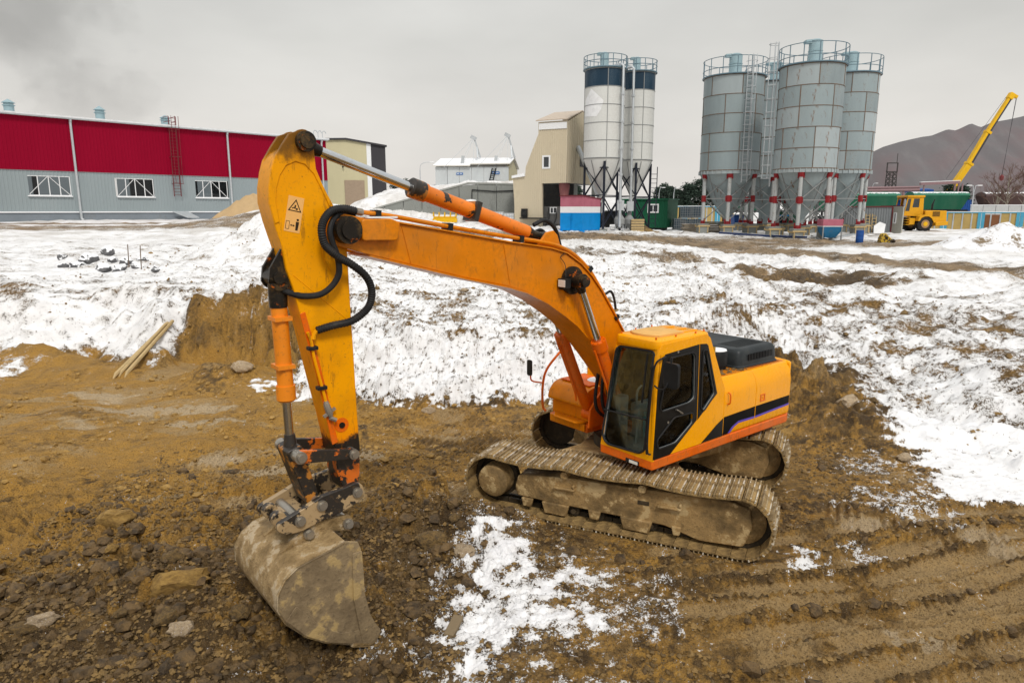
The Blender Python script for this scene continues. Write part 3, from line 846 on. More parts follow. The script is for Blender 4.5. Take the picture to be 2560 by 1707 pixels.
for sx in (-1, 1):
    for sy in (-1, 1):
        a = [(sx * .35, sy * .55), (sx * .75, sy * .30), (sx * 1.35, sy * 1.12), (sx * .85, sy * 1.16)]
        cb.add([(x, y, .50) for x, y in a] + [(x, y, .84 if abs(x) < .8 else .74) for x, y in a], [(0, 1, 2, 3), (4, 5, 6, 7), (0, 1, 5, 4), (1, 2, 6, 5), (2, 3, 7, 6), (3, 0, 4, 7)])
cb.build('car_body', M['mudsteel'], ex, bevel=.03)
cb = U(); cb.cyl((0, 0, .861), (0, 0, 1.04), .62, n=40); cb.build('slewing_ring', GRS, ex)

# --- revolving deck
dk = U()
deck = [(1.09, .33), (1.09, 1.35), (-2.55, 1.35), (-2.68, 1.30), (-2.68, -1.30), (-2.55, -1.35), (.62, -1.35), (.62, -.42), (.30, -.40), (.30, .33)]
dk.prism([(x, y, 1.03) for x, y in deck], (0, 0, .155))
dk.build('deck_skirt', M['orange'], ex, bevel=.02)
cw = U()
cwp = [(-2.62, 1.32)] + [(-2.66 - .22 * math.cos(R(a)), 1.30 * math.sin(R(a))) for a in range(80, -81, -10)] + [(-2.62, -1.32)]
cw.prism([(x, y, 1.06) for x, y in cwp], (0, 0, 1.05))
cw.build('counterweight', M['cabyellow'], ex, bevel=.06, seg=3)
bd = U()                               # engine bay core under the panels
bd.box((-2.60, -1.19, 1.19), (-.62, 1.19, 2.10))
bd.build('engine_bay', M['orange'], ex)
STR0 = [(-.687, 1.505), (-1.505, 1.518), (-1.505, 1.312), (-1.038, 1.329), (-.90, 1.275), (-.80, 1.195), (-.70, 1.192)]
for x0, x1 in ((-.615, -1.512), (-1.520, -2.60)):
    pn_ = U()
    prof = [(1.335, 1.195), (1.352, 1.25), (1.352, 1.82), (1.325, 1.98), (1.24, 2.105), (1.20, 2.115), (1.20, 1.195)]
    pn_.prism([(x0, y, z) for y, z in prof], (x1 - x0, 0, 0))
    po = pn_.build('side_panel', M['cabyellow'], ex, bevel=.008)
    s = U()
    if x0 > -1:
        s.prism(XZ([(-.625, 1.50), (-1.505, 1.518), (-1.505, 1.352), (-1.038, 1.362), (-.86, 1.30), (-.75, 1.21), (-.625, 1.21)], 1.353), (0, .003, 0))
        s.mi = 1
        s.prism(XZ([(-1.505, 1.351), (-1.038, 1.361), (-.86, 1.299), (-.75, 1.209), (-.81, 1.209), (-.92, 1.280), (-1.05, 1.324), (-1.505, 1.316)], 1.353), (0, .003, 0))
    else:
        s.prism(XZ([(-1.527, 1.518), (-2.58, 1.525), (-2.58, 1.385), (-1.527, 1.352)], 1.353), (0, .003, 0))
        s.mi = 1
        s.prism(XZ([(-1.527, 1.351), (-2.58, 1.384), (-2.58, 1.350), (-1.527, 1.316)], 1.353), (0, .003, 0))
    s.build('stripe', [M['stripe'], M['violet']], po)
    s = U()
    if x0 > -1:
        s.tube(crom([(-.70, 1.36, 1.70), (-.70, 1.40, 1.73), (-.70, 1.40, 1.86), (-.70, 1.36, 1.89)], 4), .012, 6)
    else:
        s.holed(XZ([(-1.65, 1.57), (-1.79, 1.57), (-1.79, 1.69), (-1.65, 1.69)], 1.352), [XZ([(-1.675, 1.59), (-1.765, 1.59), (-1.765, 1.67), (-1.675, 1.67)], 1.352)], (0, .008, 0))
        s.cyl((-1.72, 1.353, 1.63), (-1.72, 1.362, 1.63), .012)
    s.build('latch', M['orange'], po)
tp = U()
tp.box((-2.60, -1.19, 2.101), (-.62, 1.19, 2.118))
to = tp.build('top_cover', M['yellow'], ex, bevel=.006)
g_ = U()
for k in range(9): g_.box((-1.62 - k * .10, 1.00, 2.1185), (-1.69 - k * .10, 1.17, 2.126))
g_.build('grille', coat('rusty_grille', (.30, .085, .02), .8, amount=.6, dirt=(.12, .05, .02), scale=8), to)
cl_ = U(); rr_ = random.Random(5)
for k in range(26):
    x, y, q = rr_.uniform(-1.5, -.8), rr_.uniform(.95, 1.18), rr_.uniform(.012, .03)
    cl_.obox((x, y, 2.119 + q * .4), (q, q * .3, 0), (-q * .3, q, 0), (0, 0, q * .5))
cl_.build('dropped_soil', M['clod'], to)
hd = U()
hp = rrect([(-1.36, 1.09), (-2.50, 1.13), (-2.50, -1.05), (-1.36, -1.05)], .12)
def loft(mb, rings):
    n = len(rings[0]); vs = [p for r in rings for p in r]
    fs = [(i * n + k, i * n + (k + 1) % n, (i + 1) * n + (k + 1) % n, (i + 1) * n + k) for i in range(len(rings) - 1) for k in range(n)]
    mb.add(vs, fs + [tuple(range(n))[::-1], tuple(range((len(rings) - 1) * n, len(rings) * n))])
def scl(p, sx, sy, cx, cy): return [(cx + (x - cx) * sx, cy + (y - cy) * sy) for x, y in p]
cx_, cy_ = -1.93, .03
rings = [[(x, y, 2.119) for x, y in scl(hp, 1.03, 1.02, cx_, cy_)], [(x, y, 2.14) for x, y in scl(hp, 1.03, 1.02, cx_, cy_)], [(x, y, 2.16) for x, y in hp], [(x, y, 2.37) for x, y in scl(hp, .97, .985, cx_, cy_)],
         [(x, y, 2.42) for x, y in scl(hp, .92, .955, cx_, cy_)], [(x, y, 2.44) for x, y in scl(hp, .84, .92, cx_, cy_)]]
loft(hd, rings)
ho = hd.build('engine_hood', M['hood'], ex, bevel=0)
sl = U()
for k in range(16): 
    x = -1.62 - k * .047
    sl.obox((x, 1.112, 2.285), (.010, 0, 0), (0, .008, .002), (0, -.004, .055))
for k in range(15):
    x = -1.55 - k * .052
    sl.box((x - .007, .55, 2.4405), (x + .007, .95, 2.444))
sl.build('vent_slot', M['doorblack'], ho)
pc = U()
pc.lathe((-1.14, .80, 0), [(.17, 2.119), (.17, 2.17), (.19, 2.18), (.19, 2.38), (.175, 2.42), (.10, 2.43)], 28)
po = pc.build('air_intake', M['black'], ex)
pc = U(); pc.lathe((-1.14, .80, 0), [(.17, 2.4245), (.165, 2.44), (.09, 2.455), (.02, 2.457)], 24); pc.build('snow_cap', M['snow'], po)

# --- cab
cabm = M['cabyellow']
YL = 1.352
cab = U()
door_w = rrect([(.80, 2.65), (.27, 2.665), (.20, 2.60), (.165, 1.96), (.29, 1.905), (.94, 1.885), (.985, 1.97)], .05)
low_w = rrect([(1.025, 1.475), (.64, 1.75), (.20, 1.74), (.18, 1.58), (.57, 1.345), (.985, 1.338)], .05)
q_w = rrect([(.03, 2.66), (-.085, 2.655), (-.345, 1.94), (-.07, 1.71), (.01, 1.76)], .05)
side_out = [(1.09, 1.19), (1.07, 2.30), (1.03, 2.78), (.99, 2.86), (-.05, 2.90), (-.155, 2.83), (-.50, 2.17), (-.61, 1.98), (-.61, 1.19)]
cab.holed(XZ(side_out, YL - .045), [XZ(door_w, YL - .045), XZ(low_w, YL - .045), XZ(q_w, YL - .045)], (0, .045, 0))
# inner (right) side: big window
rs_out = [(1.09, 1.19), (1.06, 2.30), (1.02, 2.78), (.97, 2.86), (-.05, 2.88), (-.155, 2.83), (-.50, 2.17), (-.61, 1.98), (-.61, 1.19)]
def yr(z): return .34 + .20 * max(0, (z - 1.19)) / 1.7
rwin = rrect([(.93, 1.62), (.92, 2.68), (-.05, 2.70), (-.40, 2.05), (-.45, 1.62)], .06)
cab.holed([(x, yr(z), z) for x, z in rs_out], [[(x, yr(z), z) for x, z in rwin]], (0, .04, 0))
# windscreen frame
fx = lambda z: 1.09 - .03 * max(0, (z - 1.19)) - (.02 if z > 2.7 else 0)
f_out = [(.335, 1.165), (1.352, 1.165), (1.352, 2.72), (1.30, 2.84), (.60, 2.84), (.535, 2.76)]
f_in = rrect([(.575, 2.735), (1.27, 2.755), (1.205, 1.31), (1.11, 1.235), (.47, 1.205), (.37, 1.32)], .08)
cab.holed([(fx(z), y, z) for y, z in f_out], [[(fx(z), y, z) for y, z in f_in]], (-.04, 0, 0))
# back with window
bk_out = [(.36, 1.19), (1.30, 1.19), (1.30, 2.0), (.43, 2.0)]
cab.prism([(-.60, y, z) for y, z in bk_out], (.03, 0, 0))
for y0, y1 in ((.44, .54), (1.22, 1.305)):
    cab.add([(-.60, y0, 2.0), (-.60, y1, 2.0), (-.15, y1, 2.84), (-.15, y0, 2.84), (-.56, y0, 2.0), (-.56, y1, 2.0), (-.11, y1, 2.84), (-.11, y0, 2.84)],
            [(0, 1, 2, 3), (4, 5, 6, 7), (0, 1, 5, 4), (1, 2, 6, 5), (2, 3, 7, 6), (3, 0, 4, 7)])
LINER = coat('cab_liner_grey', (.30, .31, .31), .8, amount=.2)
def line_inside(o, c):                  # faces that look into the cab carry the grey liner
    o.data.materials.append(LINER); k = len(o.data.materials) - 1; c = up(Vector(c)) - CC
    for p in o.data.polygons:
        if p.normal.dot(c - p.center) > .15 * (c - p.center).length: p.material_index = k
cabo = cab.build('cab', cabm, ex, bevel=.012)
line_inside(cabo, (.3, .9, 2.0))
rf = U()
rp = rrect([(1.06, 1.352), (1.06, .56), (.95, .50), (-.10, .50), (-.18, .56), (-.18, 1.30), (-.10, 1.352)], .12)
loft(rf, [[(x, y, 2.79) for x, y in scl(rp, .985, .985, .45, .93)], [(x, y, 2.85) for x, y in rp], [(x, y, 2.90) for x, y in scl(rp, .985, .97, .45, .93)], [(x, y, 2.925) for x, y in scl(rp, .93, .88, .45, .93)]])
rfo = rf.build('roof', cabm, cabo)
line_inside(rfo, (.4, .92, 1.5))
hh = U()
hp2 = [(.95, 1.02), (.86, 1.20), (.30, 1.20), (.30, .66), (.86, .66), (.95, .80)]
loft(hh, [[(x, y, 2.926) for x, y in hp2], [(x, y, 2.955) for x, y in hp2], [(x, y, 2.965) for x, y in scl(hp2, .94, .93, .6, .93)]])
hh.build('roof_hatch', coat('faded_roof_paint', (.72, .42, .13), .6, amount=.4, dirt=(.3, .18, .07), scale=4), cabo)
for y in (.72, .94, 1.14): hh = U(); hh.box((-.08, y - .02, 2.926), (.26, y + .02, 2.94)); hh.build('roof_rib', M['cabyellow'], cabo)
for x, y in ((1.0, .62), (1.0, 1.26), (.6, 1.29), (.15, 1.30), (-.08, 1.28), (.6, .54), (.2, .52)): hh = U(); hh.cyl((x, y, 2.90), (x, y, 2.95), .013, n=8); hh.build('roof_bolt', M['orange'], cabo)
# black door skin: thin plate over the yellow side, with the same openings
bk = U()
blk = [(1.085, 1.195), (.70, 1.195), (.09, 1.60), (.12, 2.765), (.90, 2.715), (.955, 2.66), (1.04, 2.20)]
bk.holed(XZ(blk, YL + .001), [XZ(door_w, YL + .001), XZ(low_w, YL + .001)], (0, .006, 0))
bk.holed(XZ([(.10, 2.765), (-.06, 2.75), (-.10, 2.72), (-.40, 1.93), (.07, 1.60)], YL + .001), [XZ(q_w, YL + .001)], (0, .006, 0))
bk.prism(XZ([(-.055, 1.20), (-.25, 1.31), (-.43, 1.412), (-.605, 1.488), (-.605, 1.20)], YL + .001), (0, .004, 0))
bk.build('door_skin', M['doorblack'], cabo)
gk = U()                               # rubber seals around the panes
for w in (door_w, low_w, q_w):
    gk.tube([(x, YL + .012, z) for x, z in w] + [(w[0][0], YL + .012, w[0][1])], .013, 6)
gk.tube([(fx(z) + .006, y, z) for y, z in f_in] + [(fx(f_in[0][1]) + .006, f_in[0][0], f_in[0][1])], .018, 6)
gk.tube([(1.10, .40, 1.735), (1.10, 1.215, 1.765)], .012, 6)
gk.build('window_seal', M['rubber'], cabo)
for nm, w, f in (('door_window', door_w, 0), ('lower_door_window', low_w, 0), ('quarter_window', q_w, 0)):
    p = U(); p.prism(XZ(w, YL - .025), (0, .006, 0)); p.build(nm, M['glass'], cabo)
p = U(); p.prism([(fx(z) - .015, y, z) for y, z in f_in], (-.006, 0, 0)); p.build('windscreen', M['glass'], cabo)
p = U(); p.prism([(x, yr(z) + .02, z) for x, z in rwin], (0, .006, 0)); p.build('inner_window', M['glass'], cabo)
wp = U()
wp.tube(crom([(1.10, 1.25, 1.26), (1.11, 1.23, 1.5), (1.105, 1.26, 2.1), (1.09, 1.30, 2.55)], 4), .012, 6)
wp.bar((1.10, 1.13, 2.0), (1.085, 1.19, 2.72), .02)
wp.build('wiper', M['black'], cabo)
rail = U()
rail.tube(crom([(1.11, 1.33, 1.28), (1.15, 1.31, 1.32), (1.15, 1.30, 1.6), (1.13, 1.33, 2.4), (1.10, 1.36, 2.62), (1.02, 1.40, 2.68), (.92, 1.37, 2.69)], 6), .014, 8)
rail.build('handrail', M['black'], cabo)
mi = U()
mi.tube(crom([(1.12, 1.36, 2.30), (1.15, 1.46, 2.28), (1.14, 1.55, 2.30), (1.08, 1.58, 2.42)], 5), .013, 8)
mi.tube([(1.08, 1.60, 2.36), (1.08, 1.60, 2.74)], .016, 8)
mi.prism([(1.055, y, z) for y, z in rrect([(1.49, 2.31), (1.49, 2.665), (1.74, 2.66), (1.74, 2.31)], .05)], (.055, 0, 0))
mi.build('mirror', M['black'], cabo, bevel=.012)
dh = U()
dh.tube(crom([(.62, YL + .01, 1.86), (.62, YL + .05, 1.86), (.50, YL + .05, 1.79), (.50, YL + .01, 1.79)], 4), .010, 6)
dh.cyl((.78, YL + .007, 1.70), (.78, YL + .014, 1.70), .018)
dh.cyl((.62, YL + .007, 2.715), (.62, YL + .012, 2.715), .018)
dh.build('door_handle', M['pin'], cabo)
lp = U(); lp.prism([(1.091, y, z) for y, z in [(.87, 1.10), (1.11, 1.10), (1.11, 1.045), (.87, 1.045)]], (.02, 0, 0))
lp.mi = 1; lp.prism([(1.111, y, z) for y, z in [(.94, 1.095), (1.10, 1.095), (1.10, 1.05), (.94, 1.05)]], (.004, 0, 0))
lp.build('headlight', [M['black'], M['lampglass']], cabo)
st = U()                               # interior
st.box((-.55, .42, 1.186), (1.03, 1.29, 1.21))
st.mi = 1
st.box((-.10, .62, 1.21), (.45, 1.10, 1.62)); st.prism(XZ(rrect([(-.12, 1.62), (.06, 1.62), (-.10, 2.35), (-.24, 2.35)], .05), .63), (0, .45, 0))
st.mi = 2
st.box((-.05, .45, 1.21), (.55, .60, 1.75)); st.box((-.05, 1.13, 1.21), (.50, 1.24, 1.75))
st.tube(crom([(.5, .52, 1.75), (.52, .55, 1.95), (.48, .60, 2.05)], 4), .02, 6); st.tube(crom([(.48, 1.18, 1.75), (.5, 1.16, 1.95)], 4), .02, 6)
st.box((.80, .46, 1.21), (.98, .62, 1.95))
st.bar((.75, .75, 1.21), (.70, .75, 1.75), .03); st.bar((.75, .95, 1.21), (.70, .95, 1.75), .03)
st.mi = 3
st.box((-.50, .95, 2.2), (-.47, 1.22, 2.62))
st.mi = 4
st.box((-.35, 1.10, 1.78), (-.05, 1.285, 1.80)); st.box((-.22, 1.28, 1.73), (.0, 1.295, 1.90))
st.build('interior', [M['cabin'], M['seat'], M['cabin'], M['cloth'], M['white']], cabo, bevel=.01)

# --- right front: tool box, step, fuel tank, rail
tb = U()
tb.box((-.25, -1.35, 1.186), (.55, -.45, 1.46))
loft(tb, [[(x, y, z) for x, z in rrect([(-.25, 1.462), (.70, 1.462), (.66, 1.62), (.55, 1.74), (.40, 1.78), (-.25, 1.78)], .06)] for y in (-1.33, -.47)])
tbo = tb.build('tool_box', M['yellow'], ex, bevel=.01)
tb = U(); tb.prism([(.56, -1.30, 1.19), (.56, -.45, 1.19), (.80, -.50, 1.21), (.80, -1.05, 1.21)], (0, 0, .03)); tb.box((.621, -1.30, 1.06), (.66, -.45, 1.189))
tb.build('step', M['yellow'], tbo, bevel=.008)
tb = U(); tb.box((-.1, -1.25, 1.781), (.45, -.55, 1.80)); tb.build('tread_plate', M['orange'], tbo)
tb = U(); tb.lathe((.05, -.75, 0), [(.18, 1.801), (.15, 1.82), (.05, 1.83)], 14); tb.build('snow_cap', M['snow'], tbo)
ft = U(); loft(ft, [[(x, y, z) for x, z in rrect([(-1.3, 1.19), (-.27, 1.19), (-.27, 1.95), (-.45, 2.22), (-.62, 2.28), (-1.3, 2.28)], .12)] for y in (-1.34, -.46)])
ft.build('fuel_tank', M['cabyellow'], ex, bevel=.03, seg=3)
rl = U()
rl.tube(crom([(.70, -1.36, 1.22), (.72, -1.42, 1.30), (.72, -1.43, 1.65), (.66, -1.40, 1.95), (.42, -1.32, 2.25), (.0, -1.25, 2.62)], 8), .022, 8)
rl.tube(crom([(.72, -1.43, 1.72), (.82, -1.60, 1.74), (.84, -1.62, 1.85), (.84, -1.62, 2.05)], 5), .015, 8)
ro = rl.build('handrail', M['orange'], ex)
rl = U(); rl.prism([(.85, y, z) for y, z in rrect([(-1.68, 1.84), (-1.68, 2.12), (-1.56, 2.12), (-1.56, 1.84)], .04)], (.025, 0, 0)); rl.build('mirror', M['black'], ro)

# --- boom
def plate(mb, pts, y0, y1): mb.prism(XZ(pts, y0), (0, y1 - y0, 0))
boom_lo = [(4.85, 4.205), (4.672, 4.16), (4.209, 4.04), (3.534, 3.866), (2.853, 3.713), (2.528, 3.615), (2.14, 3.435), (1.8, 3.222), (1.564, 3.058), (1.27, 2.79), (1.009, 2.51), (.60, 2.05), (.36, 1.70)]
foot = circ(.13, 1.75, .19, 8, -30, -200)
boom_hi = [(.15, 2.25), (.36, 2.56), (.575, 2.865), (.824, 3.201), (1.088, 3.537), (1.298, 3.763), (1.515, 3.942), (1.795, 4.102), (2.091, 4.179), (2.369, 4.221), (2.812, 4.282), (3.434, 4.384), (4.507, 4.558), (4.80, 4.60)]
bo = U(); plate(bo, boom_lo + foot + boom_hi, -.25, .25)
boomo = bo.build('boom', M['yellow'], ex, bevel=.012)
fl = U()                               # top and bottom flange plates stand a little proud
def ribbon(mb, line, y0, y1, t):
    pts = [Vector((x, 0, z)) for x, z in line]; n = len(pts); vs = []
    for i, p in enumerate(pts):
        d = (pts[min(i + 1, n - 1)] - pts[max(i - 1, 0)]).normalized(); nn = V(-d.z, 0, d.x) * t
        vs += [(p.x, y0, p.z), (p.x, y1, p.z), (p.x + nn.x, y1, p.z + nn.z), (p.x + nn.x, y0, p.z + nn.z)]
    fs = [(4 * i + k, 4 * i + (k + 1) % 4, 4 * i + 4 + (k + 1) % 4, 4 * i + 4 + k) for i in range(n - 1) for k in range(4)]
    mb.add(vs, fs + [(3, 2, 1, 0), (4 * n - 4, 4 * n - 3, 4 * n - 2, 4 * n - 1)])
ribbon(fl, [(x, z + .001) for x, z in boom_hi], -.28, .28, .018)
ribbon(fl, [(x, z) for x, z in boom_lo], -.28, .28, .018)
fl.build('flange', M['yellow'], boomo)
tipf = circ(5.14, 4.49, .19, 10, -80, 75)
for s in (-1, 1):
    e = U(); plate(e, [(4.60, 4.145), (4.9, 4.22)] + tipf + [(4.90, 4.615), (4.60, 4.573)], s * .19, s * .262)
    e.build('boom_ear', M['yellow'], boomo, bevel=.008)
wl = U()
for x in (4.33, 2.83): 
    wl.bar((x + .09, .252, 4.52 if x > 4 else 4.27), (x - .02, .252, 4.085 if x > 4 else 3.725), .014, .006)
wl.build('weld_seam', M['yellow'], boomo)
bb = U(); bb.mi = 0
plate(bb, rrect([(4.98, 4.37), (4.98, 4.60), (4.62, 4.61), (4.50, 4.56), (4.54, 4.36)], .04), .263, .37)
bo2 = bb.build('pin_boss', M['yellow'], boomo, bevel=.012)
bb = U(); bb.cyl((5.14, .263, 4.49), (5.14, .40, 4.49), .15, n=24); bb.cyl((5.14, .4005, 4.49), (5.14, .43, 4.49), .10, n=20); bb.cyl((5.14, -.30, 4.49), (5.14, .2629, 4.49), .14, n=20)
bb.build('pivot_pin', M['grease'], boomo)
bb = U()
for zc_, xa, xb in ((4.612, 4.52, 4.90), ):
    loft(bb, [[(x, y, z) for x, y in rrect([(xa, .275), (xb, .275), (xb, .365), (xa, .365)], .03)] for z in (4.6115, 4.63)])
bb.build('snow_cap', M['snow'], boomo)
ln = U()
pp = [(4.93, 4.68), (4.55, 4.635), (3.8, 4.51), (2.9, 4.37), (2.25, 4.275), (1.93, 4.21), (1.62, 4.08), (1.33, 3.86), (1.12, 3.62), (.86, 3.29), (.62, 2.96)]
for y, dz in ((.235, 0), (.155, .005)):
    ln.tube([(x, y, z + dz) for x, z in [tuple(q) for q in crom([Vector(p) for p in pp], 5)]], .026, 8)
lno = ln.build('hydraulic_pipe', M['yellow'], boomo)
ln = U()
for x, z, a in ((3.75, 4.50, 8), (2.62, 4.325, 8), (1.32, 3.855, 48), (.72, 3.09, 52), (4.72, 4.655, 7)):
    c, s = math.cos(R(a)), math.sin(R(a))
    ln = U(); ln.obox((x, .195, z), (c * .03, 0, s * .03), (0, .085, 0), (-s * .045, 0, c * .045)); ln.build('pipe_clamp', M['black'], boomo)
ln = U(); ln.tube(crom([(.98, .24, 3.46), (.88, .27, 3.50), (.80, .27, 3.38), (.74, .25, 3.22)], 5), .02, 8); ln.build('jumper_hose', M['rubber'], boomo)
wlt = U()
wlt.obox((1.93, .36, 3.70), (.045, 0, 0), (0, .085, 0), (0, 0, .065)); wlt.obox((1.885, .36, 3.70), (.03, 0, 0), (0, .06, 0), (0, 0, .045))
wlt.bar((1.92, .26, 3.62), (1.92, .36, 3.62), .03)
wlt.mi = 1; wlt.obox((1.977, .36, 3.70), (.003, 0, 0), (0, .07, 0), (0, 0, .05))
wlt.mi = 0
wlt.tube(crom([(1.90, .36, 3.77), (1.86, .30, 3.95), (1.92, .27, 4.06), (1.80, .27, 4.12)], 5), .006, 5)
wlt.build('work_light', [M['black'], M['lampglass']], boomo, bevel=.006)

# --- boom cylinders
BCP, BCB = (1.69, 3.72), (.60, 1.38)
for s in (1, -1):
    y = .40 * s
    dr = Vector((BCB[0] - BCP[0], 0, BCB[1] - BCP[1])); Lc = dr.length; dr.normalize()
    q = lambda t: V(BCP[0], y, BCP[1]) + dr * t
    b = U(); b.tube([q(1.00), q(1.001), q(1.16), q(1.161), q(2.35), q(2.45)], [.10, .115, .115, .088, .088, .07], 18); b.cyl(q(Lc) - V(0, .09, 0), q(Lc) + V(0, .09, 0), .10)
    for k in range(8):
        a = R(45 * k); b.cyl(q(.985) + V(math.cos(a) * dr.z, math.sin(a), -math.cos(a) * dr.x) * .095, q(1.01) + V(math.cos(a) * dr.z, math.sin(a), -math.cos(a) * dr.x) * .095, .013, n=6)
    yo = y + .10
    b.tube(crom([q(1.1) + V(.0, 0, 0) + V(-dr.z, 0, dr.x) * .12, q(1.3) + V(-dr.z, 0, dr.x) * .12, q(2.0) + V(-dr.z, 0, dr.x) * .12, q(2.2) + V(-dr.z, 0, dr.x) * .16], 5), .018, 6)
    bo_ = b.build('boom_cylinder', M['orange'], ex)
    r_ = U(); r_.tube([q(.10), q(1.02)], .052, 16); r_.build('rod', M['chrome'], bo_)
    r_ = U(); r_.cyl((BCP[0], s * .252, BCP[1]), (BCP[0], s * .30, BCP[1]), .20, n=24); r_.cyl((BCP[0], s * .30, BCP[1]), (BCP[0], s * .50, BCP[1]), .105, n=20); r_.cyl((BCP[0], s * .50, BCP[1]), (BCP[0], s * .56, BCP[1]), .075, n=18)
    r_.tube([q(.0), q(.18)], [.08, .06], 14)
    r_.build('rod_eye', M['grease'], bo_)
pv = U()
for s in (-1, 1): plate(pv, [(-.25, 1.187), (.75, 1.187), (.72, 1.50), (.25, 2.0), (.0, 2.0)], s * .27 - .02, s * .27 + .02)
pv.build('boom_bracket', M['orange'], ex, bevel=.008)
hz = U()
for k, y in enumerate((.10, -.02, -.14)): hz.tube(crom([(.28, y, 1.25), (.62 + .05 * k, y + .03, 1.55), (.70, y, 2.0), (.52, y, 2.45 + .1 * k)], 6), .028, 8)
hz.build('foot_hose', M['rubber'], ex)
# --- arm cylinder on the boom
a0, a1, a2, a3 = V(5.50, 0, 5.40), V(4.134, 0, 4.966), V(2.318, 0, 4.40), V(2.02, 0, 4.315)
ORB = None
def burnt(name, base, z=None, amt=.5):   # paint with black grease patches
    m, nt, b = nodes(name); co = N(nt, 'TexCoord').outputs['Object']
    n1 = noise(nt, co, 4.5, 7, .65); n2 = noise(nt, co, 22, 4, .6); n3 = noise(nt, co, 1.2, 3, .5)
    c = mixc(nt, rng(nt, n3, .3, .7), tuple(q * .85 for q in base), tuple(min(1, q * 1.1) for q in base))
    c = mixc(nt, rng(nt, n1, .62 - .12 * amt, .66 - .12 * amt), c, (.022, .017, .013))
    c = mixc(nt, mth(nt, 'MULTIPLY', rng(nt, n2, .55, .7), .35), c, (.16, .09, .03))
    nt.links.new(c, b.inputs['Base Color']); b.inputs['Roughness'].default_value = .45
    return m
M['burnt'] = burnt('orange_paint_with_grease', (.75, .19, .006), amt=.55)
M['burntend'] = burnt('greasy_end_cap', (.42, .16, .02), amt=1.6)
ac = U(); ac.tube([a1, a1 + (a2 - a1) * .001, a1 + (a2 - a1) * .11, a1 + (a2 - a1) * .111, a2], [.09, .115, .115, .098, .098], 20)
aco = ac.build('arm_cylinder', [M['burnt']], ex)
k_ = U(); dd_ = (a2 - a1).normalized()
k_.tube([a1 - dd_ * .02, a1, a1 + dd_ * .16, a1 + dd_ * .20], [.10, .122, .122, .105], 20)
k_.build('gland', M['burntend'], aco); k_ = U(); k_.obox(a1 + dd_ * .95, dd_ * .035, (0, .13, 0), V(-dd_.z, 0, dd_.x) * .125); k_.build('pipe_clamp', M['burntend'], aco); k_ = U()
k_.tube([a2, a2 + dd_ * .12, a3 - dd_ * .02], [.10, .07, .06], 14); k_.cyl(a3 - V(0, .13, 0), a3 + V(0, .13, 0), .085)
k_.build('base_eye', M['grease'], aco)
k_ = U(); k_.tube([a0, a1 + dd_ * .02], .056, 18); k_.build('rod', M['chrome'], aco)
k_ = U(); k_.tube([a0 - dd_ * .02, a0 + dd_ * .12, a0 + dd_ * .26], [.10, .09, .06], 14); k_.cyl(a0 - V(0, .11, 0), a0 + V(0, .11, 0), .11, n=20); k_.build('rod_eye', M['grease'], aco)
k_ = U()
for s in (-1, 1): plate(k_, [(1.80, 4.11), (2.28, 4.21), (2.10, 4.40), (1.97, 4.42), (1.90, 4.36)], s * .16 - .02, s * .16 + .02)
k_.build('cylinder_bracket', M['yellow'], boomo, bevel=.006)
k_ = U(); k_.tube(crom([(2.24, .06, 4.50), (2.05, .08, 4.56), (1.83, .05, 4.44), (1.68, .0, 4.18)], 6), .03, 8); k_.tube(crom([(2.10, -.08, 4.40), (1.95, -.10, 4.42), (1.82, -.1, 4.30), (1.75, -.1, 4.14)], 6), .024, 8)
k_.build('cylinder_hose', M['rubber'], aco)

